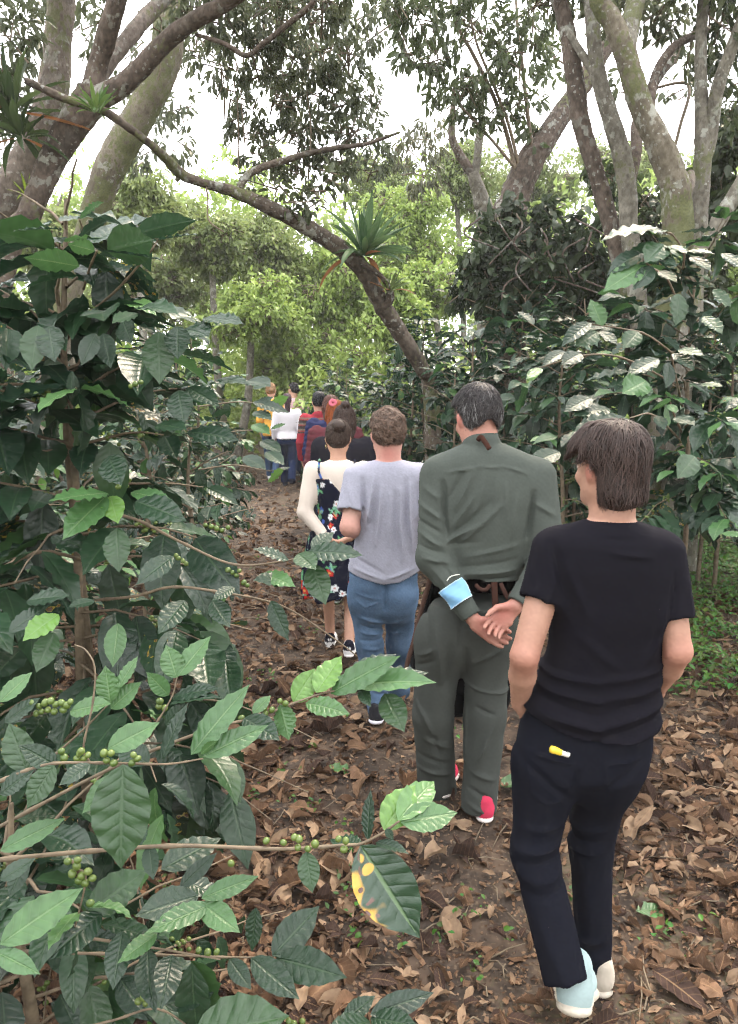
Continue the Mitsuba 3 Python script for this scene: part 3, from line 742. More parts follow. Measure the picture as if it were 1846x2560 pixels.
OLIVE_LO, OLIVE_HI = (0.12, 0.165, 0.055), (0.26, 0.31, 0.11)
Q = [(470, 540, 110, 90, 17, 420, OLIVE_LO, OLIVE_HI, 'dull grey green tree beyond the clearing, below the white gap in the canopy'),
     (620, 560, 120, 90, 18, 460, OLIVE_LO, OLIVE_HI, 'pale tree with a rounded crown beyond the clearing, under the middle of the arching branch'),
     (560, 690, 130, 90, 16, 480, YEL_LO, YEL_HI, 'yellow green bushy tree at the left side of the clearing'),
     (720, 660, 130, 110, 18, 560, YEL_LO, YEL_HI, 'broad bright green tree in the middle of the clearing, left of the large bromeliad'),
     (860, 700, 80, 100, 15, 330, YEL_LO, YEL_HI, 'light green tree right behind the arching trunk'),
     (900, 520, 120, 110, 20, 500, YEL_LO, YEL_HI, 'glowing yellow green tree behind the large bromeliad'),
     (960, 640, 70, 90, 17, 280, YEL_LO, YEL_HI, 'bright tree between the large bromeliad and the vine covered mound'),
     (1010, 400, 110, 90, 22, 420, OLIVE_LO, OLIVE_HI, 'pale yellow green tree high behind the small forked trunk'),
     (850, 400, 100, 70, 24, 340, OLIVE_LO, OLIVE_HI, 'hazy pale tree top right of the white gap in the canopy'),
     (1180, 400, 130, 70, 24, 420, OLIVE_LO, OLIVE_HI, 'pale yellow tree top seen left and right of the leaning dark trunk'),
     (1400, 380, 160, 90, 26, 460, OLIVE_LO, OLIVE_HI, 'pale tree top far behind the right hand trunks'),
     (300, 460, 130, 90, 15, 420, OLIVE_LO, OLIVE_HI, 'olive tree behind the mossy left trunk'),
     (120, 520, 150, 120, 16, 420, OLIVE_LO, OLIVE_HI, 'olive tree seen between the left trunks above the coffee'),
     (330, 640, 150, 120, 19, 460, OLIVE_LO, OLIVE_HI, 'pale tree behind the top of the tall left coffee shrub'),
     (120, 760, 170, 130, 18, 420, YEL_LO, YEL_HI, 'light tree glimpsed through the tall left coffee shrub'),
     (640, 800, 160, 80, 17, 460, YEL_LO, YEL_HI, 'green bushy tree at eye level straight down the path'),
     (790, 830, 110, 80, 16, 330, YEL_LO, YEL_HI, 'green bushy tree at eye level right of the path end'),
     (1330, 700, 200, 120, 17, 420, YEL_LO, YEL_HI, 'bright tree behind the right hand coffee rows'),
     (1580, 640, 160, 150, 16, 380, YEL_LO, YEL_HI, 'green tree far behind the trunks at the right edge')]
for a, b, rx, ry, d, n, lo, hi, lab in Q:
    far_tree(a, b, rx, ry, d, n, lo, hi, lab)
# the wood that closes the view
n = 84
ang = np.linspace(-0.75, 0.75, n) + rb.normal(0, 0.02, n)
bl = []
for q in ang:
    for z0, z1 in ((0.2, 2.0), (1.5, 4.0), (3.0, 6.0), (5.0, 8.5)):
        d = rb.uniform(23, 32)
        bl.append((np.array([d * math.sin(q), d * math.cos(q), rb.uniform(z0, z1)]), np.array([1.9, 1.6, 1.6]), 32))
# the same wood at the sides and behind the camera
for q in np.arange(0.85, 2 * math.pi - 0.8, 0.11):
    for z0, z1 in ((0.5, 1.5), (2.0, 3.5), (4.0, 6.0), (6.0, 8.5)):
        d = rb.uniform(10, 14)
        bl.append((np.array([d * math.sin(q), d * math.cos(q), rb.uniform(z0, z1)]), np.array([1.5, 1.5, 1.5]), 26))
m, col, tw = foliage(rb, bl, 0.26, 10, 0.5, YEL_LO, YEL_HI, FAR, 0.02, 0.0)
put('far_wood', mikit.ply(m, 'tint_leaf', smooth=True, color=col), label='light green wood closing the view beyond the clearing', cat='wood', kind='stuff')

# the undergrowth round the clearing
bl = []
for _ in range(270):
    d = rb.uniform(11.5, 27)
    x_ = rb.uniform(-0.62, 0.62) * d
    if abs(x_ - path_x(min(d, 20))) < 1.1 and d < 16.5:
        continue
    bl.append((np.array([x_, d, rb.uniform(0.3, 2.1)]), np.array([1.0, 0.9, 0.8]) * rb.uniform(0.7, 1.25), 24))
m, col, tw = foliage(rb, bl, 0.17, 10, 0.3, YEL_LO, YEL_HI, FAR, 0.01, 0.0)
put('undergrowth', mikit.ply(m, 'tint_leaf', smooth=True, color=col), label='bright green undergrowth round the far end of the path', cat='undergrowth', kind='stuff')
# ------------------------------------------------------------------ coffee shrubs
COFFEE, COFFEE_LOW = [], []
for k in range(28):
    r = np.random.default_rng(600 + k)
    kw = dict(half=r.uniform(0.20, 0.27), curl=r.uniform(0.1, 0.95), fold=r.uniform(0.05, 0.4), wave=r.uniform(0.10, 0.26), waves=r.uniform(4.5, 7), phase=r.uniform(0, 6), twist=r.uniform(-0.35, 0.35), tip=0.45, ident=1000 + k)
    COFFEE.append(blade(11, 4, **kw))
    COFFEE_LOW.append(blade(4, 2, **kw))
COFFEE_PLY = {b: [mikit.ply((v, f), b, smooth=True, uv=uv) for v, f, uv in COFFEE] for b in ('coffee_leaf', 'fresh_leaf')}
BERRY = trimesh.creation.icosphere(subdivisions=1, radius=1.0)
BERRY.vertices *= [1, 0.86, 0.86]
BERRY_PLY = {b: mikit.ply(BERRY, b, smooth=True) for b in ('green_berry', 'red_berry')}
CAMERA = np.array([0, 0, CAM_H])


def project(p):
    p = np.asarray(p, float) - CAMERA
    zf = p[..., 1] * math.cos(PITCH) - p[..., 2] * math.sin(PITCH)
    zf = np.where(np.abs(zf) < 1e-6, 1e-6, zf)
    return 923 + FOCAL * p[..., 0] / zf, 1280 - FOCAL * (p[..., 1] * math.sin(PITCH) + p[..., 2] * math.cos(PITCH)) / zf, zf


def left_edge(y):
    return np.interp(y, [1.0, 2.3, 4, 6, 8, 12, 16], [-0.28, -0.36, -0.75, -0.95, -1.15, -1.9, -3.2])


def right_edge(y):
    return np.interp(y, [3, 4, 5, 6, 8, 10, 12, 14], [0.95, 0.92, 0.95, 0.9, 0.25, -0.1, -0.7, -1.6])


def shrub_parts(r, base, height, z0, reach, leaf, gap=0.10, droop=0.35, lean=(0, 0), node=0.055, side=None, bare=0.35, fresh=0.06, azimuth=None):
    """Stem and branch tubes, leaves (R, length, position, fresh) and berry spots of one coffee shrub."""
    g = float(ground_z(*base))
    sp = spline(np.array([[base[0], base[1], g - 0.05, 0.021], [base[0] + lean[0] * 0.3 + r.normal(0, 0.02), base[1] + lean[1] * 0.3, g + height * 0.4, 0.016],
                          [base[0] + lean[0] * 0.7 + r.normal(0, 0.03), base[1] + lean[1] * 0.7, g + height * 0.75, 0.011], [base[0] + lean[0], base[1] + lean[1], g + height, 0.005]]), 8)
    stem, tubes, L, B = tube(sp[:, :3], sp[:, 3], 8, 0.08, 5), [], [], []
    z, a = z0, r.uniform(0, 6.28)
    while z < height - 0.05:
        o = np.array([np.interp(g + z, sp[:, 2], sp[:, k]) for k in range(3)])
        rel = z / height
        for s in (0, math.pi):
            if r.uniform() < 0.08:
                continue
            az = a + s + r.normal(0, 0.3)
            if azimuth is not None and r.uniform() < 0.6:
                az = azimuth + r.normal(0, 0.6)
            ln = reach * (1 - 0.75 * max(0, (rel - 0.35) / 0.65) ** 1.2) * r.uniform(0.7, 1.15)
            h = np.array([math.cos(az), math.sin(az), 0])
            rise = 0.15 + 0.75 * rel**3
            m = max(5, int(ln / node))
            t = np.linspace(0, 1, m + 1)
            P = o + h * (t * ln)[:, None] + np.array([0, 0, 1]) * (ln * (rise * t - droop * (1.1 - rel * 0.8) * t**2))[:, None] + np.cumsum(r.normal(0, 0.006, (m + 1, 3)), 0)
            tg = unit(np.gradient(P, axis=0))
            tubes.append(tube(P[::2] if m > 6 else P, np.linspace(0.0055, 0.002, len(P[::2] if m > 6 else P)), 4, cap=False))
            for i in range(1, m + 1):
                ti = t[i]
                if ti < bare * (1.15 - rel) or r.uniform() < 0.10:
                    if r.uniform() < 0.35:
                        B.append(P[i])
                    continue
                sd = unit(np.cross(tg[i], [0, 0, 1]))
                young = ti > 0.86
                for sg in (-1, 1):
                    if r.uniform() < 0.12:
                        continue
                    f = unit(tg[i] * (0.55 if not young else 0.9) + sd * sg * r.uniform(0.7, 1.05) + np.array([0, 0, -r.uniform(0.05, 0.75) * (0.35 if young else 1) * (1.2 - 0.7 * rel)]) + r.normal(0, 0.14, 3))
                    if r.uniform() < 0.12:
                        f = unit(f * 0.35 + [0, 0, -1])
                    n_ = np.array([r.normal(0, 0.22), r.normal(0, 0.22), 1.0]) + 0.35 * sg * sd
                    ln_ = leaf * r.uniform(0.7, 1.15) * (0.72 if young else 1)
                    L.append((f, n_, ln_, P[i] + f * 0.012, young and r.uniform() < 0.35 or r.uniform() < fresh * 0.3))
                if 0.1 < ti < 0.85 and r.uniform() < 0.30:
                    B.append(P[i])
        z += gap * r.uniform(0.75, 1.3)
        a += math.pi / 2 + r.normal(0, 0.2)
    return stem, tubes, L, B


def coffee_shrub(label, base, height, z0, reach, leaf, seed, parts=300, group=None, name='coffee_shrub', keep=None, berries=0, min_px=24, key=None, stems=1, red=False, **kw):
    r = np.random.default_rng(seed)
    k = key or thing(name, label, 'coffee shrub', group)
    stem, tubes, L, B = shrub_parts(r, base, height, z0, reach, leaf, **kw)
    put('stem', mikit.ply(stem, 'twig_wood', smooth=True), k)
    for _ in range(stems - 1):
        s2, t2, L2, B2 = shrub_parts(r, (base[0] + r.normal(0, 0.14), base[1] + r.normal(0, 0.14)), height * r.uniform(0.8, 1.0), z0, reach, leaf, **kw)
        put('stem', mikit.ply(s2, 'twig_wood', smooth=True), k)
        tubes, L, B = tubes + t2, L + L2, B + B2
    put('branches', mikit.ply(join(tubes), 'twig_wood', smooth=True), k, kind='stuff')
    f = np.array([q[0] for q in L])
    n_ = np.array([q[1] for q in L])
    ln = np.array([q[2] for q in L])
    pos = np.array([q[3] for q in L])
    fr = np.array([bool(q[4]) for q in L])
    tip = pos + f * ln[:, None]
    mid = (pos + tip) / 2
    ok = np.ones(len(L), bool)
    for q in (pos, mid, tip):
        ok &= (q[:, 0] < left_edge(q[:, 1])) if base[0] < path_x(base[1]) else (q[:, 0] > right_edge(q[:, 1]))
        ok &= np.linalg.norm(q - CAMERA, axis=1) > 0.75
    if keep is not None:
        ok &= keep(mid)
    f, n_, ln, pos, fr, mid = f[ok], n_[ok], ln[ok], pos[ok], fr[ok], mid[ok]
    s = unit(np.cross(n_, f))
    R = np.stack([f, s, np.cross(f, s)], -1)
    px, py, zf = project(mid)
    size = np.where((zf > 0.3) & (px > -40) & (px < 1886) & (py > -40) & (py < 2600), FOCAL * ln / np.maximum(zf, 0.3), 0)
    order = np.argsort(-size)
    order = order[size[order] > min_px]
    big, ids = order[:parts], r.integers(0, len(COFFEE), len(ln))
    for i in big:
        put('leaf', {**COFFEE_PLY['fresh_leaf' if fr[i] else 'coffee_leaf'][ids[i]], 'to_world': pose(R[i], ln[i], pos[i])}, k)
    rest = np.setdiff1d(np.arange(len(ln)), big)
    for b, sel in (('coffee_leaf', rest[~fr[rest]]), ('fresh_leaf', rest[fr[rest]])):
        if len(sel):
            near = np.linalg.norm(pos[sel], axis=1).mean() < 4
            v, fa, uv, c = scatter(COFFEE if near else COFFEE_LOW, R[sel], ln[sel], pos[sel], ids[sel])
            put('leaves', mikit.ply((v, fa), b, smooth=True, uv=uv), k, kind='stuff')
    if berries and B:
        pb = np.array(B)
        sel = np.repeat(r.integers(0, len(pb), berries), 5)
        q = pb[sel] + r.normal(0, 0.011, (len(sel), 3))
        v, fa, uv, c = scatter([(np.array(BERRY.vertices), np.array(BERRY.faces), np.zeros((len(BERRY.vertices), 2)))], np.repeat(np.eye(3)[None], len(q), 0), r.uniform(0.0055, 0.0075, len(q)), q, np.zeros(len(q), int))
        put('berries', mikit.ply((v, fa), 'red_berry' if red else 'green_berry', smooth=True), k, kind='stuff')
    return k


V = 1846 / 1635.0            # a view of the photograph 1635 wide, in which positions were read


def view(a, b, d):
    return W(a * V, b * V, d)


HERO = {}
for w_ in (0.13, 0.17, 0.21, 0.25, 0.29, 0.33):
    for c_ in range(3):
        r = np.random.default_rng(int(w_ * 1000) + c_)
        HERO[w_, c_] = blade(16, 6, w_, curl=[0.15, 0.35, 0.6][c_], fold=[0.15, 0.3, 0.05][c_], wave=r.uniform(0.10, 0.24), waves=r.uniform(5, 7), phase=r.uniform(0, 6), twist=r.uniform(-0.2, 0.2), tip=0.45, ident=2000 + int(w_ * 100) * 5 + c_)
HERO_PLY = {}


def hero(key, base, tip, d0, d1=None, w=0.21, c=0, face=(0, -0.55, 0.85), mat='coffee_leaf', ident=None, name='leaf', label=None):
    """A leaf of the shrub key whose stalk and tip stand at these view positions and distances."""
    p, q = view(*base, d0), view(*tip, d0 if d1 is None else d1)
    L = np.linalg.norm(q - p)
    w = min((0.13, 0.17, 0.21, 0.25, 0.29, 0.33), key=lambda q: abs(q - w))
    v, f, uv = HERO[w, c]
    ang = [0.15, 0.35, 0.6][c]
    fw, up = unit(q - p), np.array(face, float)
    R = frame(fw, up)
    h = math.atan2(1 - math.cos(ang), math.sin(ang))            # the bent blade's chord points at the tip
    R = np.stack([R[:, 0] * math.cos(h) + R[:, 2] * math.sin(h), R[:, 1], -R[:, 0] * math.sin(h) + R[:, 2] * math.cos(h)], -1)
    if (mat, w, c) not in HERO_PLY:
        HERO_PLY[mat, w, c] = mikit.ply((v, f), mat, smooth=True, uv=uv)
    chord = math.hypot(math.sin(ang), 1 - math.cos(ang)) / ang
    put(name, {**HERO_PLY[mat, w, c], 'to_world': pose(R, L / chord, p)}, key, label=label)


def twig(key, rows, r0, r1, name='branch', mat='twig_wood', knots=True):
    p = spline(np.array([view(*q) for q in rows]), 8)
    rad = np.linspace(r0, r1, len(p)) * 0.8
    if knots:
        rad = rad * (1 + 0.35 * (np.arange(len(p)) % 7 == 3))
    put(name, mikit.ply(tube(p, rad, 8), mat, smooth=True), key)


def berry(key, a, b, d, size=0.0085, red=False, rr=np.random.default_rng(5)):
    R = frame(rr.normal(0, 1, 3), [0.1, 0.3, 1])
    put('berry', {**BERRY_PLY['red_berry' if red else 'green_berry'], 'to_world': pose(R, size * rr.uniform(0.85, 1.12), view(a, b, d))}, key)


scene['spotted_leaf'] = leaf_bsdf(proc(lambda p, n, uv: (lambda u, v: mix(mix(mix((0.018, 0.048, 0.023), (0.12, 0.2, 0.08), 0.6 * (1 - smoothstep(0.02, 0.05, dr.abs(v - 0.5)))),
                                  (0.55, 0.30, 0.03), dr.maximum(smoothstep(0.43, 0.5, noise(u * 9, v * 6, 1.5) * 0.5 + 0.42 * (v - 0.42)),
                                                                 smoothstep(0.055, 0.04, dr.sqrt(dr.square(u - 0.22) + dr.square((v - 0.62) * 0.35))))
                                  * smoothstep(0.75, 0.65, u)),
                                  (0.11, 0.05, 0.035), smoothstep(0.62, 0.66, noise(u * 15 + 2, v * 9, 7.5)) * smoothstep(0.74, 0.8, v) * smoothstep(0.7, 0.6, u)))(uv.x - dr.floor(uv.x), 1 - uv.y)), 0.30, 1.0, 0.002, 1.0)

# --- the shrub at the lower left, its branches reaching over the path
F = thing('coffee_shrub', 'low coffee shrub in the near left corner whose fruiting branches reach across the path', 'coffee shrub')
twig(F, [(-420, 1990, 1.32), (-200, 1930, 1.32), (0, 1904, 1.32), (200, 1885, 1.33), (400, 1873, 1.34), (620, 1880, 1.36), (760, 1872, 1.38), (800, 1868, 1.38), (850, 1843, 1.38), (885, 1818, 1.38)], 0.0065, 0.0026)
twig(F, [(-420, 1900, 1.3), (-200, 1800, 1.3), (0, 1730, 1.3), (60, 1706, 1.3), (130, 1690, 1.31), (250, 1690, 1.34), (370, 1692, 1.36), (450, 1680, 1.38)], 0.006, 0.002)
twig(F, [(-300, 1990, 1.55), (0, 1830, 1.6), (250, 1700, 1.6), (450, 1620, 1.62), (565, 1589, 1.64), (620, 1570, 1.65), (665, 1552, 1.66), (740, 1530, 1.68), (860, 1520, 1.7)], 0.006, 0.002)
twig(F, [(-300, 2150, 1.45), (0, 2110, 1.45), (200, 2112, 1.46), (350, 2115, 1.47), (508, 2120, 1.48), (603, 2120, 1.5)], 0.005, 0.002)
twig(F, [(150, 1900, 1.33), (175, 1925, 1.32), (190, 1950, 1.31), (160, 2080, 1.3)], 0.003, 0.002)
twig(F, [(200, 1690, 1.4), (185, 1655, 1.4), (205, 1560, 1.42), (210, 1480, 1.43), (190, 1440, 1.44), (165, 1428, 1.45)], 0.003, 0.0015)
twig(F, [(280, 1690, 1.5), (340, 1610, 1.52), (380, 1545, 1.54), (392, 1500, 1.55)], 0.003, 0.0018)
twig(F, [(100, 1690, 1.45), (180, 1620, 1.46), (240, 1560, 1.48)], 0.003, 0.0018)
twig(F, [(100, 2300, 1.4), (250, 2260, 1.42), (350, 2235, 1.44), (440, 2290, 1.4)], 0.004, 0.002)
G = 'fresh_leaf'
C_ = 'coffee_leaf'
for a in [((815, 1862), (822, 1748), 1.38, 1.42, 0.19, 0, (-0.7, -0.7, 0.2), C_), ((850, 1838), (920, 1738), 1.38, 1.46, 0.27, 0, (-.2, -0.8, 0.5), G), ((882, 1818), (962, 1730), 1.38, 1.5, 0.21, 1, (-.3, -0.8, 0.5), G),
          ((888, 1822), (1014, 1800), 1.38, 1.42, 0.23, 0, (0.1, -0.6, 0.8), G), ((832, 1866), (906, 1892), 1.38, 1.33, 0.19, 1, (0, -.3, 1), C_), ((855, 1835), (872, 1860), 1.36, 1.35, 0.33, 0, (0, -1, 0), C_),
          ((800, 1872), (730, 1860), 1.38, 1.45, 0.2, 0, (0, -.2, 1), C_), ((678, 1886), (692, 1978), 1.36, 1.32, 0.29, 0, (0, -0.9, 0.4), C_),
          ((272, 1692), (268, 1925), 1.30, 1.24, 0.29, 0, (0.1, -1, 0.15), C_),
          ((423, 1672), (554, 1515), 1.38, 1.46, 0.17, 0, (-.3, -.7, .6), G), ((450, 1676), (595, 1606), 1.38, 1.44, 0.19, 0, (0, -.7, .7), G), ((445, 1670), (482, 1640), 1.36, 1.38, 0.33, 0, (0, .8, .5), G),
          ((358, 1682), (417, 1556), 1.36, 1.40, 0.19, 0, (-.6, -.6, .5), C_), ((238, 1660), (354, 1600), 1.34, 1.38, 0.25, 0, (0, -.75, .6), G), ((155, 1576), (247, 1558), 1.46, 1.44, 0.25, 0, (0, -.5, .8), G),
          ((245, 1556), (233, 1474), 1.48, 1.5, 0.33, 0, (0, -.8, .5), G), ((262, 1524), (306, 1453), 1.48, 1.52, 0.21, 0, (-.3, -.7, .5), G), ((245, 1570), (314, 1509), 1.48, 1.5, 0.25, 0, (0, -.8, .5), G),
          ((392, 1502), (368, 1428), 1.55, 1.58, 0.33, 0, (0.2, -.8, .5), G), ((395, 1497), (467, 1408), 1.55, 1.6, 0.25, 0, (-.3, -.8, .5), G), ((374, 1540), (324, 1488), 1.54, 1.52, 0.25, 0, (.3, -.8, .5), G),
          ((380, 1545), (487, 1524), 1.54, 1.5, 0.17, 0, (0, -.4, .9), C_), ((376, 1560), (492, 1546), 1.52, 1.48, 0.17, 1, (0, -.2, 1), C_), ((366, 1606), (418, 1556), 1.5, 1.5, 0.25, 0, (0, -.8, .5), C_),
          ((650, 1556), (698, 1480), 1.66, 1.72, 0.29, 0, (.3, -.8, .4), G), ((700, 1534), (757, 1452), 1.67, 1.74, 0.29, 0, (-.3, -.8, .4), G), ((677, 1556), (776, 1582), 1.66, 1.6, 0.21, 0, (0, -.6, .8), G),
          ((732, 1536), (888, 1452), 1.68, 1.66, 0.17, 0, (-.2, -.6, .7), G), ((760, 1500), (880, 1448), 1.70, 1.76, 0.17, 0, (0, -.2, 1), C_), ((790, 1518), (968, 1512), 1.70, 1.62, 0.19, 1, (0, -.55, .85), G),
          ((800, 1512), (950, 1490), 1.7, 1.78, 0.17, 0, (0, -.3, .9), C_), ((852, 1536), (896, 1622), 1.70, 1.62, 0.29, 0, (.1, -1, .2), C_), ((800, 1520), (822, 1566), 1.69, 1.64, 0.25, 1, (-.4, -.7, .5), C_),
          ((620, 1560), (640, 1640), 1.65, 1.6, 0.33, 0, (0, .9, .3), G), ((560, 1580), (600, 1540), 1.62, 1.66, 0.25, 0, (0, -.7, .6), G), ((540, 1590), (620, 1640), 1.6, 1.52, 0.25, 0, (0, -.6, .7), C_),
          ((0, 1555), (72, 1488), 1.4, 1.45, 0.25, 0, (0, -.7, .7), G), ((10, 1600), (90, 1545), 1.4, 1.42, 0.21, 0, (0, -.7, .7), C_), ((130, 1700), (40, 1650), 1.32, 1.3, 0.25, 0, (0, -.6, .8), C_), ((60, 1710), (20, 1600), 1.34, 1.38, 0.29, 0, (0.2, -.8, .5), C_),
          ((0, 2092), (185, 1966), 1.20, 1.28, 0.21, 0, (.2, -.6, .8), G), ((0, 1885), (146, 1812), 1.28, 1.32, 0.19, 0, (.1, -.6, .8), G), ((225, 2022), (102, 2128), 1.34, 1.24, 0.25, 0, (0, -.7, .7), C_),
          ((195, 2020), (328, 1926), 1.36, 1.42, 0.29, 0, (0, -.7, .7), C_), ((440, 1984), (298, 2030), 1.42, 1.34, 0.25, 0, (0, -.6, .8), C_), ((468, 2003), (320, 2068), 1.40, 1.32, 0.17, 0, (0, -.6, .8), G),
          ((446, 1990), (574, 1940), 1.40, 1.44, 0.19, 0, (0, -.6, .8), G), ((444, 2000), (532, 2066), 1.40, 1.35, 0.25, 0, (0, -.6, .8), G), ((348, 2068), (260, 2134), 1.36, 1.30, 0.21, 0, (0, -.6, .8), G), ((272, 2062), (250, 2194), 1.36, 1.28, 0.25, 0, (0, -.9, .3), C_),
          ((-10, 2108), (90, 2158), 1.2, 1.16, 0.19, 0, (0, -.5, .9), G), ((568, 2010), (558, 2108), 1.46, 1.44, 0.21, 0, (-.2, -1, .1), C_), ((603, 2118), (708, 2006), 1.5, 1.58, 0.25, 0, (-.2, -.8, .5), C_),
          ((612, 2122), (770, 2166), 1.5, 1.42, 0.21, 0, (0, -.6, .8), C_), ((556, 2122), (664, 2214), 1.48, 1.40, 0.21, 0, (0, -.6, .8), C_), ((508, 2124), (557, 2192), 1.47, 1.42, 0.25, 0, (0, -.6, .7), C_),
          ((425, 2300), (642, 2250), 1.30, 1.3, 0.29, 0, (0, -.5, .85), C_), ((365, 2228), (492, 2178), 1.42, 1.46, 0.25, 0, (0, -.5, .85), C_), ((820, 2248), (962, 2198), 1.42, 1.46, 0.19, 0, (0, -.5, .85), C_),
          ((760, 2262), (832, 2205), 1.42, 1.46, 0.25, 0, (0, -.4, .9), C_), ((820, 2262), (720, 2290), 1.42, 1.34, 0.21, 0, (0, -.4, .9), C_), ((820, 2255), (930, 2275), 1.42, 1.36, 0.21, 0, (0, -.4, .9), C_), ((264, 1716), (182, 1802), 1.33, 1.28, 0.25, 0, (0, -.7, .7), G),
          ((398, 1967), (482, 1887), 1.42, 1.46, 0.19, 0, (0, -.7, .6), C_), ((357, 1926), (490, 1856), 1.5, 1.6, 0.25, 0, (0, -.5, .8), C_), ((120, 1694), (60, 1790), 1.3, 1.26, 0.29, 0, (0, -.8, .5), C_), ((200, 1692), (130, 1740), 1.31, 1.27, 0.25, 0, (0, -.6, .8), C_),
          ((330, 1692), (260, 1650), 1.36, 1.42, 0.25, 0, (0, -.6, .8), C_), ((300, 1880), (320, 1820), 1.34, 1.4, 0.25, 0, (0, -.8, .5), C_), ((330, 1870), (340, 1950), 1.34, 1.3, 0.25, 0, (0, -.9, .3), C_), ((0, 1760), (80, 1700), 1.28, 1.3, 0.25, 0, (0, -.7, .7), C_),
          ((0, 1950), (80, 1900), 1.22, 1.26, 0.25, 0, (0, -.6, .8), C_), ((60, 1900), (20, 1990), 1.3, 1.26, 0.25, 0, (0, -.8, .6), C_)]:
    hero(F, a[0], a[1], a[2], a[3], a[4], a[5], a[6], a[7])
hero(F, (798, 1872), (930, 2078), 1.38, 1.30, 0.29, 1, (-.15, -0.85, 0.5), 'spotted_leaf', name='leaf', label='hanging leaf with yellow and brown rust spots')
for a, b in [(590, 1862), (628, 1866), (652, 1854), (662, 1858), (660, 1877), (682, 1880), (698, 1869), (750, 1858), (766, 1862), (762, 1881), (512, 1912)]:
    berry(F, a, b, 1.36)
for a, b in [(150, 1908), (170, 1918), (160, 1935), (180, 1940), (195, 1930), (205, 1945), (188, 1955), (175, 1950), (172, 1905), (200, 2000)]:
    berry(F, a, b, 1.31)
for a, b in [(136, 1664), (126, 1694), (176, 1668), (186, 1680), (178, 1690), (195, 1672), (170, 1680), (230, 1668), (246, 1668), (236, 1684), (252, 1690), (296, 1672), (305, 1680), (292, 1690), (142, 1678), (180, 1664)]:
    berry(F, a, b, 1.33, 0.0078)
for a, b in [(72, 1556), (86, 1564), (100, 1556), (112, 1552), (124, 1560), (136, 1556), (148, 1562), (92, 1576), (106, 1572), (120, 1576), (80, 1580), (140, 1572), (156, 1554)]:
    berry(F, a, b, 1.42, 0.0078)
for a, b in [(620, 1552), (632, 1558), (585, 1568), (602, 1572), (588, 1580), (535, 1590), (495, 1594), (490, 1602), (568, 1596), (354, 1553), (352, 1564), (365, 1568)]:
    berry(F, a, b, 1.64, 0.0085)
for a, b in [(460, 2110), (480, 2108), (440, 2105), (318, 2210), (322, 2222), (306, 2218), (640, 2262), (650, 2268), (670, 2262)]:
    berry(F, a, b, 1.45)
coffee_shrub('', (-0.78, 1.55), 0.95, 0.08, 0.75, 0.15, 77, parts=190, key=F, berries=24, bare=0.15, gap=0.075,
             keep=lambda m: (project(m)[1] > 1960 * V) & (project(m)[0] < (560 - 0.1 * (project(m)[1] / V - 2000)) * V) | (project(m)[0] < 300 * V) & (project(m)[1] > 1500 * V))

